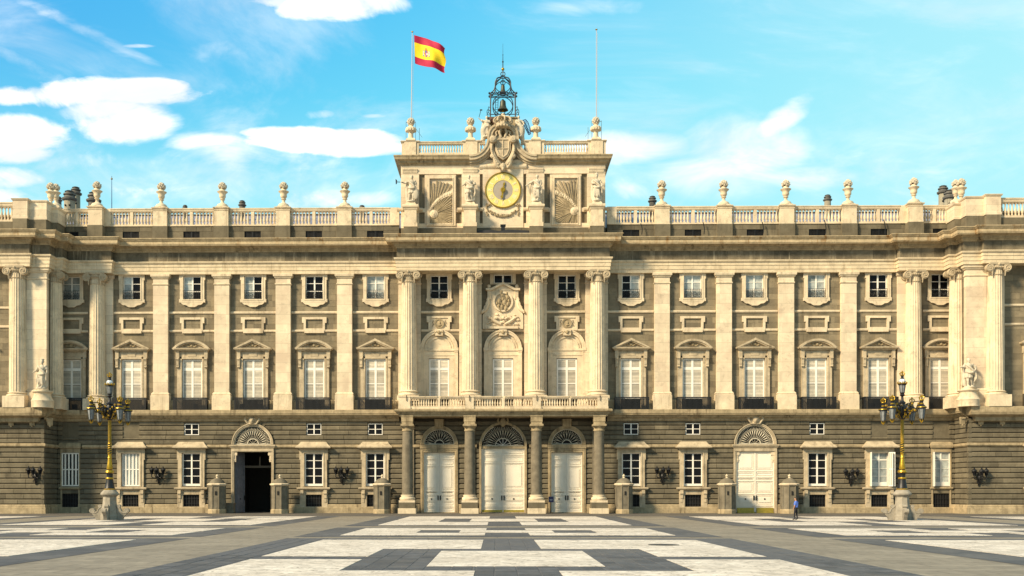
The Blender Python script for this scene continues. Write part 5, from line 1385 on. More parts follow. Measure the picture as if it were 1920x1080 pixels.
# sunburst panels
def sunburst(cx, sx, sy, sgn):
    o_ = MB().frame(xo(cx-27,YT), xo(cx+27,YT), zt_(423.5), zt_(329), 4.5*K, YT-.10, YT+.1).frame(xo(cx-23,YT), xo(cx+23,YT), zt_(421.5), zt_(333.5), 1.4*K, YT-.15, YT-.05)
    ob = P('sunburst_panel', o_.mesh('sunburst_panel', LIME), palace)
    M = MB(); x0, x1, y0, y1 = cx-22, cx+22, 336, 420
    n = 58
    for i in range(n):
        a = 2*pi*i/n+.04; c, s2 = cos(a), sin(a)
        if True:
            tx = ((x1 if c > 0 else x0)-sx)/c if abs(c) > 1e-3 else 1e9; ty = ((y1 if s2 > 0 else y0)-sy)/s2 if abs(s2) > 1e-3 else 1e9
            R = min(tx, ty)*.985
            if R < 9: continue
            R *= random.uniform(.90, 1.0); w0, w1 = .4, min(1.5, .4+R*.020); dp = random.uniform(.05, .13)
            p = [(sx+c*8-s2*w0, sy+s2*8+c*w0), (sx+c*R-s2*w1, sy+s2*R+c*w1), (sx+c*R+s2*w1, sy+s2*R-c*w1), (sx+c*8+s2*w0, sy+s2*8-c*w0)]
            p = [(min(max(x, x0), x1), min(max(y, y0), y1)) for x, y in p]
            M.prism([(xo(x,YT), zt_(y)) for x, y in p], YT-dp, YT+.08)
    P('sun_rays', M.mesh('sun_rays', LIMED), ob)
    # zodiac band crossing the panel
    A = [(-22*sgn, 395), (-12*sgn, 381), (2*sgn, 369), (22*sgn, 360.5)]
    c0 = bez([(cx+x, y-4.5) for x, y in A], 16); c1_ = bez([(cx+x, y+4) for x, y in A], 16)
    Z = MB().band([(xo(x,YT), zt_(y)) for x, y in c0], [(xo(x,YT), zt_(y)) for x, y in c1_], YT-.10, YT+.05)
    cm = bez([(cx+x, y) for x, y in A], 10)
    for x, y in cm[1:-1]: Z.ball((xo(x,YT), YT-.10, zt_(y)), (.10,.06,.12), 6, 4)
    P('zodiac_band', Z.mesh('zodiac_band', LIME), ob)
    SF = MB().disc(xo(sx,YT), zt_(sy), 7.6*K, YT-.15, YT+.05, 20).ball((xo(sx,YT), YT-.15, zt_(sy)), (.36,.1,.38), 10, 6).ball((xo(sx,YT), YT-.26, zt_(sy+1)), (.05,.06,.12), 5, 4)
    for q in both(): SF.ball((xo(sx+q*2.2,YT), YT-.25, zt_(sy-1.5)), (.06,.03,.04), 5, 4)
    P('sun_face', SF.mesh('sun_face', LIME, smooth=True), ob)
random.seed(11)
sunburst(-116, -130, 401, 1); sunburst(118, 133, 397, -1)
# statue pedestals on the cornice
SPD = MB()
ysp = -1.35; zsp_ = lambda py: zf(py, ysp)
SPD.box(-.62, .62, ysp-.55, YT, zsp_(428), zsp_(395)); SPD.box(-.72, .72, ysp-.65, YT, zsp_(427), zsp_(419.5)); SPD.sweep([(0,zsp_(396)),(.06,zsp_(395)),(.12,zsp_(392)),(.22,zsp_(390.5)),(.24,zsp_(387.5)),(.18,zsp_(386)),(0,zsp_(385.5))], [(-.62,YT),(-.62,ysp-.55),(.62,ysp-.55),(.62,YT)]); SPD.box(-.62, .62, ysp-.55, YT, zsp_(395), zsp_(385.8)); SPD.sweep([(.0,zsp_(386)),(.0,zsp_(383.5)),(-.1,zsp_(380.5)),(-.14,zsp_(379.5)),(-.3,zsp_(379))], [(-.55,ysp+.5),(-.55,ysp-.45),(.55,ysp-.45),(.55,ysp+.5)]).box(-.4,.4,ysp-.3,ysp+.5,zsp_(386),zsp_(379.2))
SPD = SPD.mesh('statue_pedestal', LIME)
SPF = MB().box(-.70, .70, ysp-.62, YT, ZC-.2, zsp_(428)).mesh('pedestal_footing', GRND)
STX = [xo(-173,ysp), xo(-62,ysp), xo(62,ysp), xo(175,ysp)]
for x in STX: o = P('statue_pedestal', SPD, palace, (x, 0, 0)); P('pedestal_footing', SPF, o)
o = P('roof_sheeting', MB().prism([(xo(-49,-1.5), zf(444,-1.5)), (xo(-49,-1.5), zf(432,-1.5)), (xo(-20,-1.5), zf(431,-1.5)), (xo(-8,-1.5), zf(433,-1.5)), (xo(10,-1.5), zf(430.5,-1.5)), (xo(49,-1.5), zf(432.5,-1.5)), (xo(49,-1.5), zf(444,-1.5))], -1.5, YT-.05).mesh('roof_sheeting', TARP), palace); o['label'] = 'black sheeting on the cornice below the clock'
P('roof_vent', MB().box(-.2, .2, -1.4, -1.0, zf(432,-1.3), zf(424,-1.3)).box(-.28, .28, -1.48, -.92, zf(424,-1.3), zf(421.5,-1.3)).mesh('roof_vent', IRON), palace)
# festoon under the clock
M = MB(); random.seed(5)
for i in range(64):
    t = i/63; x = -30+60*t; y = 392+13*sin(pi*t)**.8
    if t < .1 or t > .9: y = 388-6*abs(.5-t)
    M.ball((xo(x+random.uniform(-1,1),YT), YT-.16, zt_(y+random.uniform(-2.2,2.2))), (random.uniform(.07,.14),.1,random.uniform(.06,.12)), 5, 4)
for s in both():
    for i in range(9): M.ball((xo(s*(29+random.uniform(-2,2)),YT), YT-.14, zt_(383+2.6*i)), (.10,.08,.09), 5, 4)
P('garland', M.mesh('garland', LIMED, smooth=True), palace)

# ---- roofs and chimneys
M = MB()
def roof_slope(x0, x1, y0, y1, z0, z1, n):
    for i in range(n):          # courses of slates as lapped strips, each of separate panels
        t0, t1 = i/n, (i+1)/n; ya_, yb_ = y0+(y1-y0)*t0, y0+(y1-y0)*t1; za, zb__ = z0+(z1-z0)*t0, z0+(z1-z0)*t1
        k = int((x1-x0)/3)
        for j in range(k):
            a, b = x0+(x1-x0)*j/k, x0+(x1-x0)*(j+1)/k-.02; M.add([(a,ya_,za+.018),(b,ya_,za+.018),(b,yb_,zb__),(a,yb_,zb__)], [(0,1,2,3)])
roof_slope(-62, -10.8, .9, 13, zf(424), zf(402,13), 12); roof_slope(10.8, 62, .9, 13, zf(424), zf(402,13), 12)
rf = stuff('roof', M.mesh('roof', SLATE), palace)
P('roof_ridge', MB().box(-62, -10.8, 12.6, 13.4, zf(403,13), zf(401,13)).box(10.8, 62, 12.6, 13.4, zf(403,13), zf(401,13)).mesh('roof_ridge', CHIMD), rf)
P('back_block', MB().box(-62, -10.8, 13.2, 40, 0, zf(403,13)-.1).box(10.8, 62, 13.2, 40, 0, zf(403,13)-.1).box(-10.7, 10.7, 6.1, 40, 0, zf(403,13)-.1).mesh('back_block', GRAN), palace)
P('cornice_roof', MB().box(-62, -10.7, -.4, 1.2, ZC-.35, ZC-.3).box(10.7, 62, -.4, 1.2, ZC-.35, ZC-.3).mesh('cornice_roof', CHIMD), palace)
def chimney(px, ytop, wpx, Y, kind):
    """px measured; round stack with rim, holes and a tiered cap"""
    x = -.70+(px-930)*(D+Y)/F; z1 = zf(ytop, Y); r = wpx/2*(D+Y)/F; z0 = zf(404, Y)-1.0
    o = P('chimney', (MB().lathe([(r*1.0,z0),(r*1.0,z1-r*1.9)], 0, 0, 14) if kind else MB().square([(r*.8,z0),(r*.8,z1-r*1.5)])).mesh('chimney', CHIM if kind != 2 else CHIMD), rf, (x, Y, 0))
    c = MB().lathe([(r*1.0,z1-r*2.0),(r*1.35,z1-r*1.8),(r*1.4,z1-r*1.5),(r*1.05,z1-r*1.3),(r*.9,z1-r*.95),(r*1.15,z1-r*.85),(r*1.1,z1-r*.6),(r*.75,z1-r*.5),(r*.7,z1-r*.25),(r*.9,z1-r*.2),(r*.5,z1),(.01,z1)], 0, 0, 14)
    P('chimney_cap', c.mesh('chimney_cap', CHIMD if kind else CHIM, smooth=True), o)
    if kind == 1:
        h = MB()
        for q in (-.4, .4): h.ball((q*r, -r*.9, z0+(z1-z0)*.55), (.12,.2,.12), 6, 4)
        P('chimney_hole', h.mesh('chimney_hole', DARK), o)
for c in ((125,354,20,9,1),(137,347,16,12,1),(171,357,20,10,2),(344,382,8,7,2),(452,374,11,8,2),(678,384,10,6,2),(1222,369,12,7,2),(1548,368,12,8,1),(1762,352,16,12,1),(1774,360,18,9,1),(105,365,9,5,2)): chimney(*c)
for px, yt in ((1544,415),(1654,415),(1202,420),(1318,418),(1428,418)):
    x = -.70+(px-930)*(D-.7)/F; P('down_rod', MB().tube([(x,-.75,zf(441,-.7)),(x+.05,-.75,zf(430,-.7)),(x-.1,-.72,zf(yt,-.7))], .05, 5).mesh('down_rod', IRON), palace)

# ------------------------------------------------------------------ things on the palace
# ---- clock
zk_ = zt_(357.5); yk = YT-.06
clock = thing('clock', 'round gilded tower clock with a grey face and golden hands above the portico', 'clock', (0, yk, zk_))
R1 = 32.5*K
P('clock_rim', MB().arc(0, 0, R1*.97, R1*1.03, 0, 2*pi, -.18, .02, 40).mesh('clock_rim', GOLDD), clock)
P('numeral_ring', MB().arc(0, 0, 18.5*K, R1*.975, 0, 2*pi, -.12, .02, 40).mesh('numeral_ring', CLKR), clock)
P('clock_face', MB().disc(0, 0, 18.6*K, -.09, .02, 36).mesh('clock_face', CLKG), clock)
NUM = ['XII','I','II','III','IIII','V','VI','VII','VIII','IX','X','XI']
M = MB()
def stroke(M, a, b, base_r, ang, th, y0, y1):
    def rot(p): x, r = p; rr_ = base_r+r; return (x*cos(ang)+rr_*sin(ang), -x*sin(ang)+rr_*cos(ang))
    d = Vector((b[0]-a[0], b[1]-a[1])); d.normalize(); n_ = Vector((-d.y, d.x))*th
    M.prism([rot((a[0]+n_.x, a[1]+n_.y)), rot((a[0]-n_.x, a[1]-n_.y)), rot((b[0]-n_.x, b[1]-n_.y)), rot((b[0]+n_.x, b[1]+n_.y))], y0, y1)
for i, t in enumerate(NUM):
    ang = 2*pi*i/12; ws = {'I': .08, 'V': .16, 'X': .16}; tot = sum(ws[c] for c in t)+.02*(len(t)-1); x = -tot/2; h = .42; br = 20.8*K
    for c in t:
        w_ = ws[c]
        if c == 'I': stroke(M, (x+w_/2,0), (x+w_/2,h), br, ang, .022, -.15, -.11)
        if c == 'V': stroke(M, (x,h), (x+w_/2,0), br, ang, .022, -.15, -.11); stroke(M, (x+w_,h), (x+w_/2,0), br, ang, .018, -.153, -.11)
        if c == 'X': stroke(M, (x,h), (x+w_,0), br, ang, .022, -.15, -.11); stroke(M, (x+w_,h), (x,0), br, ang, .018, -.153, -.11)
        x += w_+.02
P('numerals', M.mesh('numerals', CLKN), clock)
def hand(ang, L, tail, wd):
    M = MB()
    def rot(x, r): return (x*cos(ang)+r*sin(ang), -x*sin(ang)+r*cos(ang))
    M.prism([rot(*p) for p in ((-wd*.6,-tail),(wd*.6,-tail),(wd,L*.35),(wd*.55,L*.5),(wd*1.5,L*.66),(wd*.5,L*.82),(0,L),(-wd*.5,L*.82),(-wd*1.5,L*.66),(-wd*.55,L*.5),(-wd,L*.35))], -.22, -.17)
    return M
P('hour_hand', hand(radians(10), 17*K, .2, .08).mesh('hour_hand', GOLD), clock); P('minute_hand', hand(radians(189), 19.5*K, .3, .10).mesh('minute_hand', GOLD), clock, (0,-.05,0))
P('hand_boss', MB().disc(0, 0, .25, -.32, -.1, 16).arc(0, 0, .1, .16, 0, 2*pi, -.36, -.3, 12).mesh('hand_boss', GOLD), clock)

# ---- bell frame
yb0 = .9; zb0 = zf(218, .3); sc_ = (D+yb0)/F
zbf = lambda py: zf(py, yb0); hx = 23.5*sc_
bell_frame = thing('bell_frame', 'openwork dark iron belfry with two bells above the carved arms', 'belfry', (0, 0, 0))
M = MB()
for sx in both():
    for yy in (yb0-.45, yb0+.45):
        M.tube([(sx*hx,yy,zbf(219)),(sx*hx*.97,yy,zbf(177))], .075, 6); M.tube([(sx*hx*.97,yy,zbf(182)),(sx*(hx+.14),yy,zbf(176))], .07, 5); M.ball((sx*(hx+.1),yy,zbf(178)), .12, 6, 4)
        M.tube([(sx*hx*.97,yy,zbf(178)),(sx*hx*.72,yy,zbf(172)),(sx*hx*.62,yy,zbf(164)),(sx*hx*.6,yy,zbf(157)),(sx*hx*.45,yy,zbf(150)),(sx*hx*.2,yy+(yb0-yy)*.6,zbf(146)),(0,yb0,zbf(141))], [.06,.06,.065,.07,.07,.06,.05], 6)
        M.tube([(sx*hx*.97,yy,zbf(176)),(sx*hx*.55,yy,zbf(178)),(sx*hx*.3,yy,zbf(175))], .045, 5)
        # ironwork scrolls beside the posts
        M.tube([(sx*hx,yy,zbf(212)),(sx*(hx+.25),yy,zbf(208)),(sx*(hx+.36),yy,zbf(213)),(sx*(hx+.28),yy,zbf(218)),(sx*hx,yy,zbf(218))], .035, 5); M.tube([(sx*hx,yy,zbf(206)),(sx*(hx+.18),yy,zbf(203)),(sx*(hx+.2),yy,zbf(208))], .03, 5)
    M.tube([(sx*hx*.97,yb0-.45,zbf(180)),(sx*hx*.97,yb0+.45,zbf(180))], .06, 5)
for yy in (yb0-.45, yb0+.45):
    for z in (zbf(180), zbf(177.5)): M.tube([(-hx*.97,yy,z),(hx*.97,yy,z)], .05, 5)
    M.tube([(-hx,yy,zbf(217.5)),(hx,yy,zbf(217.5))], .05, 5)
    M.tube([(hx*.80*cos(t), yy, zbf(199)+19.5*sc_*sin(t)) for t in [2*pi*j/28 for j in range(29)]], .05, 5)
    M.tube([(hx*.62*cos(t), yy, zbf(163)+13*sc_*sin(t)) for t in [2*pi*j/24 for j in range(25)]], .045, 5)
for sx in both():
    M.tube([(sx*.04+sx*.2*sin(t), yb0, zbf(155)+.24*cos(t)) for t in [pi*j/8 for j in range(9)]], .045, 5); M.tube([(sx*.03+sx*.2*sin(t), yb0, zbf(139)+.22*cos(t)) for t in [pi*j/8 for j in range(11)]], .045, 5)
M.tube([(0,yb0,zbf(160)),(0,yb0,zbf(128))], .05, 6)
M.tube([(-.55,yb0+.6,zbf(217)),(-.5,yb0+.6,zbf(180))], .03, 4)
for k in range(8): M.tube([(-.78,yb0+.6,zbf(214-4.2*k)),(-.5,yb0+.6,zbf(214-4.2*k))], .022, 4)
M.tube([(-.82,yb0+.6,zbf(217)),(-.78,yb0+.6,zbf(180))], .03, 4)
for sx in both(): M.tube([(sx*.1,yb0,zbf(216)),(sx*.22,yb0,zbf(210)),(sx*.06,yb0,zbf(207))], .05, 5)
P('iron_frame', M.mesh('iron_frame', IRONB), bell_frame)
P('spire', MB().lathe([(.06,zbf(131)),(.05,zbf(118)),(.10,zbf(116)),(.04,zbf(114)),(.03,zbf(104)),(.06,zbf(103)),(.02,zbf(102)),(.012,zbf(82))], 0, yb0, 8).mesh('spire', IRONB), bell_frame)
P('gilt_ball', MB().ball((0,yb0,zbf(130)), .17, 10, 8).mesh('gilt_ball', GOLD, smooth=True), bell_frame)
def bell(r, zt, zb_):
    h = zt-zb_; return MB().lathe([(r*.2,zt+h*.12),(r*.25,zt),(r*.45,zt-h*.03),(r*.52,zt-h*.15),(r*.56,zt-h*.5),(r*.68,zt-h*.75),(r*.95,zt-h*.95),(r,zb_),(r*.9,zb_-.02),(r*.6,zb_+h*.2)], 0, yb0, 20)
b1 = P('bell', bell(6.6*sc_, zbf(160), zbf(174.5)).box(-.3,.3,yb0-.05,yb0+.05,zbf(177),zbf(175)).mesh('bell', BRONZE, smooth=True), bell_frame, label='small upper bell of the belfry'); b2 = P('bell', bell(10.2*sc_, zbf(189), zbf(207)).mesh('bell', BRONZE, smooth=True), bell_frame, label='large lower bell of the belfry')
P('clapper', MB().lathe([(.05,zbf(204)),(.09,zbf(206)),(.13,zbf(209)),(.05,zbf(211))], 0, yb0, 10).mesh('clapper', GOLD), b2)

# ---- urns on the roof
U = lambda q, s_: [(r*s_, z*s_) for r, z in q]
UP_F = MB().square([(.60,0),(.60,.10)]).lathe([(.64,.08),(.60,.26),(.50,.40),(.30,.48),(.18,.60),(.15,.78),(.17,.86)], 0, 0, 16).mesh('urn_foot', LIME, smooth=True, sharp=.5)
UP_B = MB().lathe([(.16,.84),(.26,.90),(.27,.96),(.19,1.0),(.24,1.06),(.33,1.16),(.35,1.30),(.33,1.44),(.40,1.60),(.53,1.70),(.56,1.76),(.50,1.80),(.34,1.86),(.26,1.98),(.24,2.06)], 0, 0, 18).mesh('urn_bowl', LIME, smooth=True)
M = MB(); random.seed(21)
for i in range(26):
    a = i*2.4; q = (i+.5)/26; rr_ = .34*sin(pi*min(1, .3+.66*q)); M.ball((rr_*cos(a), rr_*sin(a), 2.10+.62*q), random.uniform(.11,.16), 6, 4)
    M.cap((rr_*1.15*cos(a+.5), rr_*1.15*sin(a+.5), 2.10+.6*q), (rr_*1.4*cos(a+.5), rr_*1.4*sin(a+.5), 2.18+.6*q), .07, .04, 5)
UP_FL = M.mesh('carved_flowers', STAT, smooth=True)
def urn(loc, label, sc=1.0):
    t = thing('urn', label, 'urn', loc, 0, 'flower urns along the roof balustrade'); t.scale = (sc, sc, sc)
    P('urn_foot', UP_F, t); P('urn_bowl', UP_B, t); P('carved_flowers', UP_FL, t)
ords = ['first', 'second', 'third', 'fourth', 'fifth']
for s, sd in ((-1, 'left'), (1, 'right')):
    for i, x in enumerate(PEDX):
        y = -.12 if x < 40 else -.62
        urn((s*x, y, zf(386,-.66)), f'stone urn of carved flowers, {ords[i]} from the clock tower on the {sd} roof balustrade', .99)
    urn((s*xo(853,-1.9), -1.9, zf(373,-3.6)-.36), f'stone urn of flowers standing on the corner pier of the {sd} end pavilion', .98)
    urn((s*xo(843,1.2), 1.2, zf(386,1.2)), f'stone urn half hidden behind the corner urn of the {sd} end pavilion', .92)
    P('rear_pedestal', MB().box(s*xo(843,1.2)-.6, s*xo(843,1.2)+.6, .6, 1.8, ZC-.3, zf(386,1.2)).mesh('rear_pedestal', LIME), palace)
# pineapple urns on the tower
PP = MB().square([(.5,0),(.5,.12),(.36,.3)]).lathe([(.34,.3),(.26,.5),(.24,.9),(.34,1.0),(.50,1.12),(.56,1.3),(.50,1.45),(.28,1.55),(.20,1.68),(.30,1.76),(.22,1.82)], 0, 0, 16).mesh('finial_vase', LIME, smooth=True)
M = MB()
for i in range(30):
    q = (i+.5)/30; a = i*2.4; rz_ = -1+2*q; rr_ = .32*sqrt(1-rz_*rz_); M.ball((rr_*cos(a), rr_*sin(a), 2.10+.32*rz_), .12, 6, 4)
M.ball((0,0,2.1), .30, 10, 8); PPB = M.mesh('finial_ball', STAT, smooth=True)
M = MB()
for i in range(12): a = 2*pi*i/12; M.cap((.5*cos(a), .5*sin(a), 1.12), (.5*cos(a), .5*sin(a), 1.4), .10, .06, 5)
PPG = M.mesh('finial_gadroon', LIME, smooth=True)
for x, lb in ((-173, 'stone ball finial carrying the pole with the red and yellow flag'), (-61, 'stone ball finial between the carved arms and the flag'), (61.5, 'stone ball finial right of the carved arms on the clock tower'), (174, 'stone ball finial carrying the bare flagpole without a flag')):
    t = thing('finial', lb, 'finial', (xo(x,YTB), YTB+.1, ztb(264.6)), 0, 'ball finials on the clock tower'); P('finial_vase', PP, t); P('finial_ball', PPB, t); P('finial_gadroon', PPG, t)

# ---- flagpoles and flag
yf_ = .35
for px, top, lean, lb in ((770.5, 60, 2.5/F*D, 'tall white flagpole flying the red and yellow flag'), (1118, 58, 0, 'tall bare white flagpole without a flag on the right end of the clock tower')):
    x = xo(px-943, yf_); z0 = zf(262, yf_); z1 = zf(top, yf_)
    t = thing('flagpole', lb, 'flagpole', (x, yf_, z0), 0, 'flagpoles on the clock tower')
    P('pole', MB().tube([(0,0,-.3),(lean,0,z1-z0)], [.055,.035], 8).mesh('pole', POLE), t); P('pole_cap', MB().lathe([(.05,0),(.12,.04),(.12,.1),(.03,.14)], lean, 0, 10, z1-z0).mesh('pole_cap', GOLDD), t)
    P('halyard', MB().tube([(.18,-.02,0),(lean+.12,-.02,z1-z0-.3)], .012, 4).mesh('halyard', POLE), t)
    M = MB()
    for xx in (-.5, .5, .9): M.tube([(xx,-.2,-.1),(xx,-.2,1.9 if xx != .9 else 1.2)], .018, 4)
    for zz in (.9, 1.8): M.tube([(-.5,-.2,zz),(.5,-.2,zz)], .025, 4)
    M.tube([(.5,-.2,1.2),(1.2,-.2,.2)], .014, 4)
    P('service_rail', M.mesh('service_rail', CHIMD), t, sc=((1 if px < 900 else -1), 1, 1))
fx0 = xo(778-943, yf_); fz0 = zf(65, yf_)
def fpos(u_, v_):
    """u along the fly, v down the hoist"""
    x = u_*3.18*(1-.03*sin(v_*9))-.10*(1-v_)*(1-u_); sag = .95*u_**.9+.5*u_*(1-u_)-.25*(u_ > .6)*(u_-.6)
    top = -1.5*(u_*.98-.18*sin(pi*u_)) ; bot = -3.0-.82*u_-.08*sin(pi*u_)
    z = top+(bot-top)*v_+.05*sin(8*u_+3*v_)*u_
    y = .34*sin(6.2*u_+1.6*v_)*u_**.6+.12*sin(13*u_-4*v_)*u_
    return (x, y, z)
nu, nv = 36, 24
M = MB(); V = [fpos(i/nu, j/nv) for i in range(nu+1) for j in range(nv+1)]; Fc, Mi = [], []
for i in range(nu):
    for j in range(nv): Fc.append((i*(nv+1)+j, (i+1)*(nv+1)+j, (i+1)*(nv+1)+j+1, i*(nv+1)+j+1)); Mi.append(0 if j < nv//4 or j >= nv*3//4 else 1)
M.v, M.f, M.mi = V, Fc, Mi
flag = P('flag', M.mesh('flag', FRED, FYEL, smooth=True, sharp=3), None, (fx0, yf_-.02, fz0))
tag(flag, 'waving red and yellow striped flag with a small coat of arms', 'flag')
M = MB()
def patch(u0, u1, v0, v1, mi, dd=.03):
    n_ = 3
    for i in range(n_):
        for j in range(n_):
            q = []
            for a, b in ((i,j),(i+1,j),(i+1,j+1),(i,j+1)):
                p = fpos(u0+(u1-u0)*a/n_, v0+(v1-v0)*b/n_); q.append((p[0], p[1]-dd, p[2]))
            M.add(q, [(0,1,2,3)], mi)
for a in ((.33,.42,.44,.60,0), (.345,.405,.60,.66,0), (.33,.372,.44,.51,3), (.378,.42,.52,.59,2), (.33,.42,.38,.43,1), (.345,.405,.345,.38,1), (.27,.295,.45,.62,2), (.455,.48,.45,.62,2), (.26,.305,.425,.45,1), (.445,.49,.425,.45,1), (.26,.305,.62,.645,3), (.445,.49,.62,.645,3), (.255,.32,.52,.54,0), (.43,.495,.52,.54,0)): patch(*a[:4], a[4], dd=.03+.005*a[4])
P('flag_emblem', M.mesh('flag_emblem', FPUR, FBRN, FWHT, FBLU), flag)

# ---- antenna, wing
zan = zf(392, 4); t = thing('antenna_mast', 'thin blue-grey antenna mast rising behind the left roof balustrade', 'antenna', (-.70+(205-930)*(D+4)/F, 4, zan-1.5))
P('mast', MB().tube([(0,0,0),(0,0,zf(327,4)-zan+1.5)], [.06,.03], 6).mesh('mast', mat('mast_paint', (.07,.16,.34), .5)), t); P('mast_ball', MB().ball((0,0,zf(332,4)-zan+1.5), .12, 8, 6).mesh('mast_ball', CHIM), t)

# ------------------------------------------------------------------ carved figures
def figure(Hs=2.9, legs=False, la=None, ra=None, crown=False, lean=0.0, cloak=1, prop=None, fold=9, seed=1, hat=None):
    """draped standing figure facing -Y; arms as (elbow, hand) offsets; units before scaling: 2.9 m tall"""
    r_ = random.Random(seed); M = MB(); k = Hs/2.9
    vs, fs = [], []; n = 40
    zr_ = [(.0,.44),(.12,.42),(.5,.36),(.9,.36),(1.25,.36),(1.5,.33),(1.66,.27)] if not legs else [(.85,.42),(1.0,.40),(1.25,.37),(1.5,.33),(1.66,.27)]
    for z, rr_ in zr_:
        for i in range(n):
            a = 2*pi*i/n; t = max(0, 1-z/1.7); q = rr_*(1+.16*t*sin(fold*a+seed)+.08*t*sin(5*a+z*2+seed*2)); vs.append((q*1.0*cos(a)+lean*.12*sin(z*1.6), q*.8*sin(a), z))
    for i in range(len(zr_)-1):
        for j in range(n): fs.append((i*n+j, i*n+(j+1) % n, (i+1)*n+(j+1) % n, (i+1)*n+j))
    fs += [tuple(range(n-1,-1,-1)), tuple((len(zr_)-1)*n+j for j in range(n))]
    M.add(vs, fs)
    if legs:
        for s in both():
            f = -.14 if s*lean >= 0 else .08
            M.cap((s*.16+lean*.1,0,1.05), (s*.20+lean*.05,f-.04,.55), .19, .13, 10); M.cap((s*.20+lean*.05,f-.04,.55), (s*.22,f+.04,.10), .125, .09, 10); M.ball((s*.23,f-.07,.06), (.10,.19,.08), 8, 6)
    else:
        for s in both(): M.ball((s*.16,-.36,.05), (.10,.16,.08), 8, 6)
        M.cap((.18*(1 if lean > 0 else -1),-.24,.95), (.2*(1 if lean > 0 else -1),-.28,.45), .17, .13, 8)
    L = lean*.08
    M.ball((L,0,1.62), (.32,.25,.34), 12, 8); M.ball((L*1.3,-.02,1.98), (.36,.26,.36), 12, 8)
    for s in both(): M.ball((s*.33+L*1.3,0,2.16), (.17,.17,.15), 8, 6)
    hx_ = L*1.4; M.cap((hx_,0,2.2), (hx_,-.02,2.42), .12, .10, 8); M.ball((hx_,-.04,2.60), (.155,.18,.215), 12, 10); M.ball((hx_,.03,2.65), (.18,.18,.20), 12, 8)
    M.ball((hx_,-.22,2.59), (.035,.04,.06), 6, 4); M.ball((hx_,-.18,2.46), (.09,.07,.10) if legs or crown else (.05,.04,.05), 6, 5)
    for s in both(): M.ball((hx_+s*.06,-.20,2.645), (.028,.02,.018), 5, 4)
    if crown: M.lathe([(.16,2.72),(.20,2.92),(.15,2.92)], hx_, 0, 10)
    if hat: M.lathe([(.2,2.70),(.22,2.80),(.1,3.0),(.02,3.05)], hx_, 0, 10)
    la = la or ((-.52,.02,1.82), (-.42,-.32,1.62)); ra = ra or ((.52,.02,1.82), (.40,-.30,1.55))
    for s, (e, h) in ((-1, la), (1, ra)):
        sh = (s*.36+L*1.3, 0, 2.14); M.cap(sh, e, .135, .105, 9); M.cap(e, h, .10, .065, 9)
        d = (Vector(h)-Vector(e)).normalized(); hh = Vector(h); M.ball(hh+d*.06, (.065,.065,.075), 7, 5)
        up = d.orthogonal().normalized()
        for q in (-1, 0, 1): M.cap(hh+d*.08+up*.035*q, hh+d*.19+up*.045*q, .026, .020, 5)
        M.cap(hh+d*.03+up*.06, hh+d*.11+up*.10, .026, .02, 5)
        M.ball(Vector(sh).lerp(Vector(e), .65), (.16,.16,.18), 8, 6)                # sleeve
    if cloak:
        M.tube([(-.36+L,-.10,2.2),(-.1+L,-.29,1.95),(.2+L,-.33,1.65),(.40+L,-.22,1.40),(.44+L,.05,1.2)], [.11,.10,.12,.13,.11], 8)
        M.tube([(-.38+L,-.06,1.5),(-.1+L,-.34,1.36),(.22+L,-.34,1.34),(.42+L,-.12,1.46)], [.10,.11,.11,.09], 8)
        for j in range(4): M.tube([(.40+.05*j+L,.0-.08*j,1.5),(.46+.04*j,-.02-.06*j,1.0),(.44+.06*j,-.02-.05*j,.45+.1*j)], [.07,.075,.05], 6)
        M.tube([(-.34,.18,2.15),(-.42,.26,1.4),(-.40,.28,.5),(-.36,.28,.1)], [.14,.2,.22,.2], 8); M.tube([(.30,.2,2.15),(.36,.28,1.4),(.40,.30,.5),(.38,.30,.1)], [.14,.2,.22,.2], 8); M.tube([(0,.24,2.1),(0,.32,1.3),(0,.34,.1)], [.2,.26,.28], 8)
        for j in range(5): M.tube([(-.24+.12*j,-.30,1.34-.03*j),(-.30+.14*j,-.38,.8),(-.30+.15*j,-.40,.25)], [.03,.055,.03], 6) if not legs else None
    if prop: prop(M, la, ra)
    M.lathe([(.52,-.14),(.52,0),(.46,.03)], 0, 0, 18)
    M.v = [(x*k, y*k, z*k) for x, y, z in M.v]
    return M
def staff(M, la, ra): h = ra[1]; M.tube([(h[0],h[1]-.04,.0),(h[0],h[1]-.04,2.5)], .045, 6)
def drape(M, la, ra):
    h = la[1]
    for j in range(3): M.tube([(h[0]+.05*j,h[1],h[2]-.05),(h[0]+.16+.05*j,h[1]+.1,h[2]-.5),(h[0]+.3,h[1]+.2,h[2]-1.0)], [.06,.08,.04], 6)
def shield(M, la, ra): M.ball((ra[1][0]+.05, ra[1][1]+.02, .75), (.34,.12,.62), 12, 8)
def horn(M, la, ra): M.tube([(ra[1][0]+.02+.12*cos(t), ra[1][1]-.02, ra[1][2]-.05+.22*sin(t)) for t in [1.6*pi*j/10 for j in range(11)]], .05, 6)
ks = 52*K/2.9
SH = 2.78
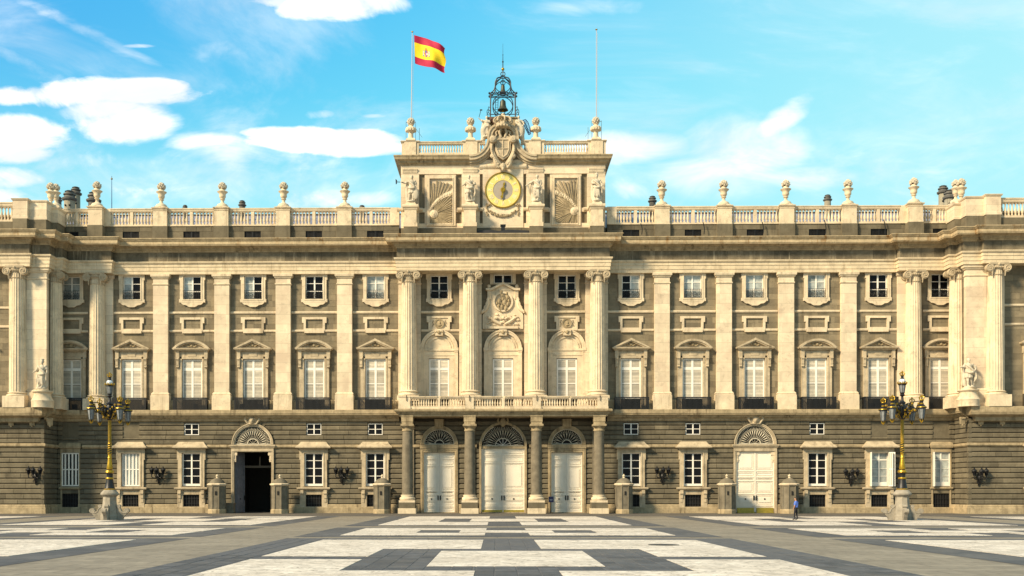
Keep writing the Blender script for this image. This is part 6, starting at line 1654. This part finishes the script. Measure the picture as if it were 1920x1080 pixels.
defs = [(STX[0], dict(legs=True, lean=1, la=((-.62,-.02,1.96),(-.98,-.18,2.02)), ra=((.55,.05,1.85),(.46,-.2,1.35)), prop=shield, seed=2), 'stone statue holding a dark axe out over the left edge of the clock tower'),
        (STX[1], dict(legs=True, lean=-1, la=((-.58,0,1.84),(-.78,-.22,1.62)), ra=((.60,.02,1.82),(.38,-.30,1.72)), seed=4), 'cloaked stone statue with bare legs just left of the clock'),
        (STX[2], dict(lean=1, la=((-.62,.05,1.95),(-1.0,-.1,1.70)), ra=((.55,0,1.80),(.36,-.3,1.50)), prop=drape, seed=6, cloak=1), 'robed stone statue of a woman holding her cloak out, just right of the clock'),
        (STX[3], dict(lean=0, la=((-.50,.0,1.86),(-.30,-.30,1.78)), ra=((.52,0,1.84),(.56,-.26,1.60)), prop=horn, hat=True, seed=8), 'long robed stone statue in a pointed cap at the right edge of the clock tower')]
for i, (x, kw, lb) in enumerate(defs):
    z = zsp_(379)
    t = thing('statue', lb, 'statue', (x, ysp, z+.12), 0, 'statues on the clock tower'); 
    P('figure', remeshed(figure(SH, **kw), 'figure', STAT, .042), t)
    if i == 0: P('axe', MB().tube([(-.80,-.2,1.93),(-1.45,-.2,1.97)], .035, 6).prism([(-1.42,1.80),(-1.55,1.70),(-1.58,2.28),(-1.42,2.16)], -.22, -.18).mesh('axe', IRONB), t)
# the two statues of the end pavilions on their curved pedestals
def curved_ped():
    z0 = zf(759.8,-4.6); q = lambda py: zf(py,-4.6)-z0
    M = MB().lathe([(1.08,0),(1.08,q(749)),(1.12,q(747)),(1.02,q(744)),(.88,q(740)),(.82,q(735)),(.84,q(733)),(.95,q(731.5)),(1.02,q(730)),(1.02,q(728.4)),(.7,q(728)),(.58,q(727.6)),(.58,q(724))], 0, 0, 24)
    return M.mesh('curved_pedestal', LIME, smooth=True, sharp=.5), q(724.5)
CPM, ctop = curved_ped()
yst = -4.55
for s, kw, lb in ((-1, dict(lean=1, crown=True, la=((-.50,.0,1.75),(-.62,-.34,1.55)), ra=((.56,.05,1.85),(.62,-.1,1.40)), seed=12), 'crowned stone statue of a robed king on a curved pedestal at the left end pavilion'),
                  (1, dict(legs=True, lean=-1, la=((-.60,0,1.90),(-.95,-.25,1.88)), ra=((.66,.05,1.84),(.42,-.28,1.62)), seed=15), 'stone warrior statue stretching out one arm at the right end pavilion')):
    x = s*(xo(872,yst) if s < 0 else xo(868.5,yst)); z = ZBELT
    o = P('statue_pedestal', CPM, palace, (x, yst+.35, ZBELT-.02))
    t = thing('statue', lb, 'statue', (x+.1*s, yst+.25, ZBELT+ctop+.10), 0, 'statues beside the end pavilions'); P('figure', remeshed(figure(2.95, **kw), 'figure', STAT, .042), t)
# two victories seated on the swan-neck cornice
def victory(s):
    M = figure(2.25, lean=-s, la=((-.62,-.05,2.2),(-.92,-.15,2.42)) if s < 0 else None, ra=((.5,-.1,1.9),(.15,-.4,1.9)) if s < 0 else ((.6,-.05,1.8),(.5,-.3,1.45)), seed=20+s, cloak=1)
    M.tube([(-s*.1,.0,1.2),(s*.25,-.1,.7),(s*.2,0,.1),(s*.35,.1,-.4)], [.3,.32,.3,.22], 10)
    return remeshed(M, 'figure', STAT, .045)
t = thing('statue', 'winged stone figure raising a hammer left of the carved arms', 'statue', (xo(-32,-.6), -.75, zf(257,-.7)), 0, 'figures beside the carved arms'); P('figure', victory(-1), t)
P('hammer', MB().tube([(-.72,-.14,2.0),(-.52,-.14,2.75)], .03, 5).box(-.62,-.38,-.2,-.08,2.72,2.82).mesh('hammer', IRONB), t)
M = MB().tube([(.2,.2,1.6),(.5,.3,1.9),(.8,.35,1.8),(.9,.35,1.3)], [.15,.28,.30,.1], 8); P('wing', M.mesh('wing', mat('rusted_wing', (.10,.05,.035), .7), smooth=True), t)
t = thing('statue', 'stone figure with a blue lattice wing, right of the carved arms', 'statue', (xo(31,-.6), -.75, zf(257,-.7)), 0, 'figures beside the carved arms'); P('figure', victory(1), t)
M = MB(); wo_ = [(.35,1.75),(.62,1.85),(.88,1.55),(1.05,1.0),(1.15,.35),(.98,.25),(.8,.6),(.6,1.0),(.42,1.35)]
for i in range(len(wo_)): a, b = wo_[i], wo_[(i+1) % len(wo_)]; M.tube([(a[0],.15,a[1]),(b[0],.15,b[1])], .05, 5)
for i in range(9):
    q = i/8; M.tube([(.42+.5*q,.15,1.78-1.25*q),(.62+.45*q,.15,1.45-1.1*q)], .03, 4); M.tube([(.40+.45*q,.15,1.45-1.05*q),(.72+.4*q,.15,1.75-1.2*q)], .03, 4)
P('wing', M.mesh('wing', WING), t)

# ------------------------------------------------------------------ things on the square and on the walls
# ---- wall lanterns
def lantern_parts(t, r, h, loc=(0,0,0), gold=True, crown_m=GOLD, scl=1.0):
    pass
WLB = MB().tube([(0,-.05,-.95),(0,-.10,-.5),(0,-.16,-.1),(0,-.10,.2)], [.06,.14,.20,.10], 8).ball((0,-.2,.25), (.16,.14,.22), 8, 6).tube([(0,-.3,.1),(.12,-.4,-.25),(0,-.35,-.5)], .04, 5)
for s in both():
    WLB.tube([(s*.05,-.2,-.15),(s*.3,-.35,-.28),(s*.58,-.4,-.2),(s*.62,-.4,.05),(s*.6,-.4,.1)], .05, 6); WLB.tube([(s*.2,-.3,-.2),(s*.35,-.35,.05),(s*.25,-.33,.12)], .03, 5); WLB.tube([(s*.08,-.15,-.4),(s*.22,-.2,-.6),(s*.12,-.2,-.7)], .04, 5)
WLB.tube([(0,-.2,0),(0,-.62,-.25),(0,-.72,0),(0,-.72,.06)], .05, 6)
WLB = WLB.mesh('bracket', IRON, smooth=True)
WLG = MB().lathe([(.10,.06),(.21,.46)], 0, 0, 6).mesh('lantern_glass', GLASS)
WLT = MB().lathe([(.23,.44),(.27,.47),(.26,.52),(.12,.68),(.06,.72),(.08,.78),(.02,.86)], 0, 0, 8).lathe([(.02,-.04),(.11,.02),(.11,.07)], 0, 0, 6)
for i in range(6): a = 2*pi*(i+.5)/6; WLT.tube([(.105*cos(a),.105*sin(a),.05),(.215*cos(a),.215*sin(a),.46)], .016, 4)
WLT = WLT.mesh('lantern_frame', IRON)
wl = [(-1, 65, YPG, 'black iron wall lantern on the left end pavilion beside its corner'), (-1, 297, YG, 'black iron wall lantern just right of the wide white barred window'), (-1, 642, YG, 'black iron wall lantern between the two windows left of the portico'),
      (1, 1242, YG, 'black iron wall lantern between the two windows right of the portico'), (1, 1594, YG, 'black iron wall lantern left of the window with an open shutter'), (1, 1832, YPG, 'black iron wall lantern on the right end pavilion')]
for s, px, Y, lb in wl:
    x = (px-943)*(D+Y)/F*(.995 if px > 943 else 1.004)
    t = thing('wall_lantern', lb, 'wall lantern', (x, Y, zf(891 if px < 1300 else 894, Y)), 0, 'black lanterns along the palace wall'); P('bracket', WLB, t)
    for q in ((.6,-.4,.08), (-.6,-.4,.08), (0,-.72,.06)):
        o = P('lantern', WLT, t, q); P('lantern_glass', WLG, o)
# ---- sentry boxes
yse = -2.3; zse = lambda py: zf(py, yse)
def octo(M, prof, n=8):
    return M.lathe(prof, 0, 0, n)
q = zse
SBB = octo(MB(), [(1.02,q(954.5)),(1.0,q(950)),(1.0,q(913)),(1.06,q(912)),(1.0,q(910))]).mesh('sentry_body', SENT)
SBF = octo(MB(), [(1.12,0),(1.12,q(956.5)),(1.05,q(954.5))]).mesh('sentry_base', LIMED)
SBR = octo(MB(), [(1.0,q(912)),(1.12,q(910.5)),(1.22,q(909)),(1.22,q(907.4)),(1.05,q(906.2))]).mesh('sentry_cornice', LIME)
SBD = MB().lathe([(.96,q(906.6)),(.90,q(904)),(.68,q(900)),(.40,q(897.4)),(.24,q(896.4))], 0, 0, 16).mesh('sentry_dome', SENT, smooth=True)
SBN = MB().lathe([(.22,q(897)),(.12,q(895.5)),(.10,q(894.8)),(.17,q(893)),(.16,q(891.6)),(.06,q(890)),(.01,q(888.6))], 0, 0, 10).mesh('sentry_finial', LIME, smooth=True)
SBS = MB().box(-.10, .10, -.99, -.90, q(928), q(921)).mesh('sentry_slot', DARK); SBP = MB()
for i in range(8): a = 2*pi*i/8+pi/8*0; SBP.tube([(1.0*cos(2*pi*(i+.5)/8),1.0*sin(2*pi*(i+.5)/8),q(954)),(1.0*cos(2*pi*(i+.5)/8),1.0*sin(2*pi*(i+.5)/8),q(912))], .07, 6)
SBP = SBP.mesh('sentry_ribs', SENT)
for px, lb in ((407,'octagonal stone sentry box left of the dark open archway'), (525,'octagonal stone sentry box right of the dark open archway'), (717,'octagonal stone sentry box left of the portico columns'),
               (1170,'octagonal stone sentry box right of the portico columns'), (1363,'octagonal stone sentry box left of the bright white side door'), (1480,'octagonal stone sentry box behind the man in the blue shirt')):
    x = (px-943)*(D+yse)/F*(.995 if px > 943 else 1.004); sc_b = .86
    t = thing('sentry_box', lb, 'sentry box', (x, yse, 0), random.uniform(-.1,.1), 'stone sentry boxes before the palace'); 
    for nm, me in (('sentry_body',SBB),('sentry_base',SBF),('sentry_cornice',SBR),('sentry_dome',SBD),('sentry_finial',SBN),('sentry_slot',SBS),('sentry_ribs',SBP)): P(nm, me, t, sc=(sc_b,sc_b,1))
# ---- street lamps
LZ = lambda py: H+(925-py)*81.4/F
ped = MB().lathe([(1.05,0),(1.05,.35),(1.0,.40),(.92,.9),(.80,1.25),(.76,1.55),(.76,1.85)], 0, 0, 8).lathe([(.76,1.80),(.95,1.92),(1.05,1.98),(1.05,2.08),(.92,2.18),(.7,2.34),(.6,2.36)], 0, 0, 16).mesh('lamp_pedestal', PEDS, smooth=True, sharp=.5)
vol = MB()
vpts = [(.70,1.45),(.98,1.2),(1.12,.85),(1.45,.75),(1.72,.95),(1.68,1.18),(1.5,1.2),(1.42,1.05),(1.5,.98)]
vol.prism([(.6,0),(1.22,0),(1.32,.35),(1.55,.62),(1.66,.9),(1.55,1.12),(1.38,1.1),(1.2,.9),(1.02,1.15),(.92,1.5),(.7,1.6)], -.22, .22); vol.tube([(x,-.22,z) for x, z in vpts], .06, 6); vol.tube([(x,.22,z) for x, z in vpts], .06, 6)
vol.disc(1.58, 1.0, .26, -.26, .26, 14); vol.disc(.86, 1.5, .18, -.25, .25, 12)
vol = vol.mesh('volute_buttress', PEDS, smooth=True, sharp=.6)
lb_ = MB().lathe([(.60,2.34),(.62,2.42),(.52,2.55),(.42,2.9),(.36,3.2)], 0, 0, 12).mesh('lamp_base', IRON, smooth=True)
lpart = []
for prof, n_, nm, m_ in (([(.62,2.36),(.64,2.42),(.58,2.46)],16,'gilded_ring',GOLD), ([(.40,3.18),(.46,3.24),(.40,3.32)],16,'gilded_ring',GOLD), ([(.34,3.62),(.50,3.72),(.44,3.86),(.3,3.9)],16,'gilded_cup',GOLD),
    ([(.30,3.95),(.34,4.05),(.28,4.35),(.22,4.7),(.2,4.78),(.25,4.84),(.2,4.92),(.18,5.1),(.22,5.15),(.17,5.2)],16,'gilded_base',GOLD), ([(.36,3.2),(.30,3.4),(.34,3.55),(.38,3.64)],14,'dark_collar',IRON), ([(.26,3.86),(.28,3.98)],14,'dark_collar',IRON), ([(.155,5.15),(.15,6.0)],12,'dark_pole',IRON)):
    lpart.append((nm, MB().lathe(prof, 0, 0, n_).mesh(nm, m_, smooth=True)))
sp_ = MB()
for ph in (0, pi): sp_.tube([(.165*cos(4.6*pi*j/36*1.0+ph), .165*sin(4.6*pi*j/36+ph), 5.2+.8*j/36) for j in range(37)], .045, 5)
sp_ = sp_.mesh('gilded_spiral', GOLD, smooth=True)
gp_ = MB().lathe([(.16,5.98),(.20,6.04),(.155,6.1),(.15,7.4),(.14,7.75),(.18,7.8),(.14,7.86)], 0, 0, 14)
for i in range(10): a = 2*pi*i/10; gp_.tube([(.15*cos(a),.15*sin(a),6.1),(.14*cos(a),.14*sin(a),7.7)], .016, 4)
gp_ = gp_.mesh('gilded_pole', GOLDD, smooth=True)
zc0 = LZ(790)
hub = MB().lathe([(.2,7.8),(.30,7.95),(.26,8.1),(.42,8.35),(.46,8.6),(.30,8.8),(.22,9.0),(.3,9.1),(.18,9.2),(.12,9.3),(.10,9.56)], 0, 0, 14)
for i in range(8): a = 2*pi*i/8+.3; hub.tube([(.3*cos(a),.3*sin(a),8.1),(.62*cos(a),.62*sin(a),8.3),(.75*cos(a),.75*sin(a),8.65),(.55*cos(a),.55*sin(a),8.85),(.5*cos(a),.5*sin(a),8.65)], .055, 5)
hub = hub.mesh('lamp_hub', IRON, smooth=True)
hg = MB(); random.seed(9)
for i in range(26): a = i*2.4; hg.ball((.52*cos(a), .52*sin(a), 7.95+1.0*((i*7) % 26)/26), (.10,.10,.09), 6, 4)
for i in range(8): a = 2*pi*i/8; hg.tube([(.25*cos(a),.25*sin(a),7.9),(.5*cos(a),.5*sin(a),8.05),(.62*cos(a),.62*sin(a),8.3)], .04, 5)
hg = hg.mesh('gilded_leaves', GOLDD, smooth=True)
arm = MB().tube([(.25,0,8.45),(.7,0,8.25),(1.15,0,8.45),(1.45,0,8.95),(1.72,0,9.05),(1.75,0,8.95)], .06, 7).tube([(.3,0,8.75),(.7,0,8.95),(.95,0,8.8),(.8,0,8.65)], .045, 6).tube([(1.0,0,8.4),(1.3,0,8.35),(1.4,0,8.55),(1.28,0,8.62)], .04, 6).tube([(.6,0,9.0),(1.1,0,9.12),(1.72,0,9.12)], .04, 6).mesh('lamp_arm', IRON, smooth=True)
armg = MB()
for x, z in ((.7,8.25),(1.15,8.45),(1.45,8.95),(.9,8.98)): armg.ball((x,0,z), (.12,.10,.10), 6, 5)
armg.tube([(.5,.03,8.5),(.8,.05,8.42),(1.1,.04,8.6)], [.05,.07,.03], 5); armg = armg.mesh('gilded_leaves', GOLDD, smooth=True)
def lant(scl):
    g_ = MB().lathe([(.20,.30),(.33,1.10)], 0, 0, 6)
    f_ = MB().lathe([(.37,1.08),(.46,1.12),(.44,1.18),(.26,1.34),(.16,1.42)], 0, 0, 12).lathe([(.13,1.42),(.14,1.62),(.20,1.66),(.12,1.70)], 0, 0, 10).lathe([(.08,.14),(.22,.24),(.22,.31)], 0, 0, 6)
    for i in range(6): a = 2*pi*(i+.5)/6; f_.tube([(.205*cos(a),.205*sin(a),.29),(.34*cos(a),.34*sin(a),1.11)], .022, 4)
    c_ = MB().lathe([(.40,1.19),(.47,1.16),(.44,1.22)], 0, 0, 12).lathe([(.17,1.40),(.2,1.45),(.16,1.5)], 0, 0, 10).lathe([(.14,1.66),(.2,1.72),(.17,1.78)], 0, 0, 10)
    for i in range(6): a = 2*pi*i/6; c_.tube([(.18*cos(a),.18*sin(a),1.76),(.25*cos(a),.25*sin(a),1.92),(.10*cos(a),.10*sin(a),2.02),(0,0,2.05)], .035, 5)
    c_.ball((0,0,2.1), .06, 6, 5).ball((0,0,.08), (.05,.05,.12), 6, 5)
    for i in range(6): a = 2*pi*(i+.5)/6; c_.tube([(.21*cos(a),.21*sin(a),.30),(.13*cos(a),.13*sin(a),.12),(.02*cos(a),.02*sin(a),.02)], .028, 4)
    return g_.mesh('lantern_glass', LANT), f_.mesh('lantern_frame', IRON, smooth=True, sharp=.5), c_.mesh('lantern_crown', GOLD, smooth=True)
LG, LF, LC = lant(1)
tg = MB().lathe([(.24,0),(.36,.9)], 0, 0, 8).mesh('lantern_glass', LANT); tgl = MB().ball((0,0,1.3), (.36,.36,.36), 14, 10).mesh('opal_globe', OPAL, smooth=True)
tf = MB().lathe([(.10,-.45),(.3,-.25),(.2,-.12),(.28,0),(.28,.04)], 0, 0, 10).lathe([(.38,.88),(.48,.95),(.44,1.05),(.36,1.06)], 0, 0, 14).lathe([(.26,1.52),(.2,1.66),(.15,1.72),(.15,1.9),(.2,1.95),(.1,2.0)], 0, 0, 10)
for i in range(8): a = 2*pi*(i+.5)/8; tf.tube([(.245*cos(a),.245*sin(a),0),(.37*cos(a),.37*sin(a),.92)], .022, 4); tf.tube([(.38*cos(a),.38*sin(a),1.02),(.37*cos(a),.37*sin(a),1.3),(.22*cos(a),.22*sin(a),1.6)], .02, 4)
tf = tf.mesh('lantern_frame', IRON, smooth=True, sharp=.5)
tcg = MB().lathe([(.46,.98),(.56,1.06),(.46,1.12)], 0, 0, 14)
for i in range(8): a = 2*pi*i/8; tcg.ball((.52*cos(a),.52*sin(a),1.14), (.08,.08,.12), 6, 4)
for i in range(6): a = 2*pi*i/6; tcg.tube([(.16*cos(a),.16*sin(a),1.98),(.30*cos(a),.30*sin(a),2.2),(.12*cos(a),.12*sin(a),2.34),(0,0,2.36)], .045, 5)
tcg.ball((0,0,2.45), .08, 6, 5).lathe([(.18,1.94),(.24,1.99),(.18,2.04)], 0, 0, 10); tcg = tcg.mesh('lantern_crown', GOLD, smooth=True)
zl0 = LZ(798); ztop = LZ(736)
for x, rot, lb in ((-31.0, .86, 'ornate black and gold street lamp in front of the white barred window'), (30.75, -.84, 'ornate black and gold street lamp beside the window with the open shutter')):
    t = thing('street_lamp', lb, 'street lamp', (x, -28.6, 0), 0, 'ornate lamps on the square')
    P('lamp_pedestal', ped, t, sc=(.66,.66,1))
    for i in range(4): P('volute_buttress', vol, t, rz=i*pi/2+(.05 if x < 0 else -.15), sc=(.84,.60,.72))
    for nm, me in [('lamp_base',lb_)]+lpart+[('gilded_spiral',sp_),('gilded_pole',gp_),('lamp_hub',hub),('gilded_leaves',hg)]:
        q = .70 if nm in ('lamp_base','gilded_ring','gilded_cup','gilded_base','dark_collar') else (.82 if nm in ('gilded_pole','gilded_spiral','dark_pole') else .9)
        P(nm, me, t, sc=(q, q, 1))
    for i in range(4):
        a = rot+i*pi/2; o = P('lamp_arm', arm, t, rz=a, sc=(.9,.9,1)); P('gilded_leaves', armg, o)
        lo_ = P('lantern', LF, t, (1.55*cos(a), 1.55*sin(a), zl0+.12)); lo_.scale = (.80,.80,1); P('lantern_glass', LG, lo_); P('lantern_crown', LC, lo_)
    lo_ = P('lantern', tf, t, (0, 0, LZ(745)+.30)); lo_.scale = (.68,.68,.68); P('lantern_glass', tg, lo_); P('opal_globe', tgl, lo_); P('lantern_crown', tcg, lo_)
# ---- small navy notice by the right portico door, planter by the left arch, floodlights on the balconies
xs1 = xo(1033-943, -1.4); t = thing('notice_stand', 'small navy blue notice on a thin stand left of the right portico door', 'notice', (xs1, -1.4, 0))
P('notice_post', MB().tube([(0,0,.02),(0,0,1.25)], .03, 6).lathe([(.22,0),(.22,.03),(.03,.05)], 0, 0, 12).mesh('notice_post', IRON), t); P('notice_panel', MB().box(-.27, .27, -.05, -.02, 1.15, 1.75).mesh('notice_panel', NAVY), t)
P('notice_lines', MB().box(-.16, .16, -.056, -.052, 1.42, 1.46).box(-.12, .12, -.056, -.052, 1.34, 1.37).mesh('notice_lines', FWHT), t)
xp = xo(430-943, -1.2); t = tag(P('stone_planter', MB().square([(.40,0),(.42,.08),(.42,.95),(.47,1.0),(.47,1.08),(.38,1.08),(.36,.95)]).mesh('stone_planter', SENT), None, (xp, -1.2, 0)), 'small grey stone block standing between the sentry box and the dark archway', 'planter')
FB = MB().box(-.24, .24, -.12, .12, .08, .58).box(-.27, .27, -.16, -.1, .06, .60).mesh('lamp_housing', IRON); FY = MB().box(-.30, -.27, -.04, .04, 0, .4).box(.27, .30, -.04, .04, 0, .4).box(-.3, .3, -.05, .05, -.02, .02).mesh('yoke', IRON)
bays = {-1: ['first', 'second', 'third', 'fourth', 'fifth', 'sixth'], 1: ['first', 'second', 'third', 'fourth', 'fifth', 'sixth']}
for s, sd in ((-1,'left'),(1,'right')):
    for i, x in enumerate(WINX):
        for k, dxx in enumerate(((.55,) if i != 2 else (-1.0, .9))):
            w_ = '' if i != 2 else (' in its left half' if k == 0 else ' in its right half')
            t = thing('floodlight', f'black floodlight box behind the {bays[s][i]} railing {sd} of the portico{w_}', 'floodlight', (s*x+dxx*(1 if i != 4 else -1.6), -.62, ZBELT+.05), 0, 'floodlights behind balcony railings'); P('lamp_housing', FB, t); P('yoke', FY, t)

# ---- the walking man
def person(loc):
    Hp = 1.76; t = thing('person', 'man in a blue shirt and dark trousers standing on the square', 'person', loc, -.55)
    # facing -X (to the left in the picture)
    J = {'pelvis':(0,0,.95,.135), 'waist':(.01,0,1.08,.135), 'chest':(.01,0,1.28,.165), 'sh':(.02,0,1.43,.13), 'neck':(0,0,1.50,.058), 'jaw':(-.03,0,1.575,.085), 'head':(-.02,0,1.66,.112), 'top':(-.005,0,1.72,.095)}
    E = [('pelvis','waist'),('waist','chest'),('chest','sh'),('sh','neck'),('neck','jaw'),('jaw','head'),('head','top')]
    for s, n_ in ((-1,'l'),(1,'r')):
        f = -.05 if s < 0 else .06
        J['hip'+n_] = (0,s*.10,.90,.105); J['kn'+n_] = (-.03+f,s*.11,.50,.068); J['an'+n_] = (.02+f*1.3,s*.11,.09,.045); J['to'+n_] = (-.17+f*1.3,s*.12,.035,.038)
        J['shd'+n_] = (.02,s*.18,1.42,.068); J['el'+n_] = (.05-.06*(s < 0),s*.245,1.14,.048); J['wr'+n_] = (-.10,s*.22,.92,.034); J['pa'+n_] = (-.13,s*.215,.85,.036)
        E += [('pelvis','hip'+n_),('hip'+n_,'kn'+n_),('kn'+n_,'an'+n_),('an'+n_,'to'+n_),('sh','shd'+n_),('shd'+n_,'el'+n_),('el'+n_,'wr'+n_),('wr'+n_,'pa'+n_)]
    nm = list(J); me = bpy.data.meshes.new('body_skel'); me.from_pydata([J[k][:3] for k in nm], [(nm.index(a), nm.index(b)) for a, b in E], [])
    o = bpy.data.objects.new('body_skel', me); COL.objects.link(o); o.modifiers.new('s', 'SKIN'); sv = me.skin_vertices[0].data
    for i, k in enumerate(nm):
        r = J[k][3]; sv[i].radius = (r, r*1.18) if k in ('chest','sh','waist','pelvis') else (r, r); sv[i].use_root = (k == 'pelvis')
    ss = o.modifiers.new('b', 'SUBSURF'); ss.levels = 2; ss.render_levels = 2
    out = bpy.data.meshes.new_from_object(o.evaluated_get(bpy.context.evaluated_depsgraph_get())); bpy.data.objects.remove(o)
    bm = bmesh.new(); bm.from_mesh(out)
    fm = MB()
    for s in (-1, 1):            # fingers, nose, ears joined into the body's own mesh
        for k in range(4): y = s*.215+(k-1.5)*.018; fm.tube([(-.135,y,.83),(-.15,y,.79-.005*(k in (1,2))),(-.145,y*.99,.75-.008*(k in (1,2)))], [.011,.010,.007], 6)
        fm.tube([(-.12,s*.215,.87),(-.16,s*.20,.845),(-.17,s*.195,.81)], [.013,.011,.008], 6); fm.ball((-.01,s*.088,1.65), (.02,.012,.032), 6, 5)
        fm.ball((-.098,s*.034,1.675), (.01,.013,.009), 6, 4)
    fm.ball((-.112,0,1.645), (.022,.016,.025), 6, 5)
    o_ = len(bm.verts); vs = [bm.verts.new(p) for p in fm.v]
    for f in fm.f: bm.faces.new([vs[i] for i in f])
    for f in bm.faces:
        c = f.calc_center_median(); f.smooth = True
        arm_ = abs(c.y) > .165
        if c.z > 1.49: f.material_index = 2
        elif c.z < .075: f.material_index = 3
        elif arm_ and c.z < 1.16 and (c.z > .98 or (c.z > .68 and c.x < -.06 and abs(c.y) > .18)): f.material_index = 2
        elif c.z < .99: f.material_index = 1
        else: f.material_index = 0
    mi_ = [f.material_index for f in bm.faces]
    bm.to_mesh(out); bm.free(); out.name = 'body'; out.materials.clear()
    for m in (SHIRT, TROUS, SKIN, SHOE): out.materials.append(m)
    out.polygons.foreach_set('material_index', mi_)
    P('body', out, t)
    hm = MB().ball((.012,0,1.70), (.112,.100,.085), 12, 8).ball((.05,0,1.635), (.062,.085,.08), 10, 6); P('hair', hm.mesh('hair', HAIR, smooth=True), t)
person((22.6, -28.4, .004))
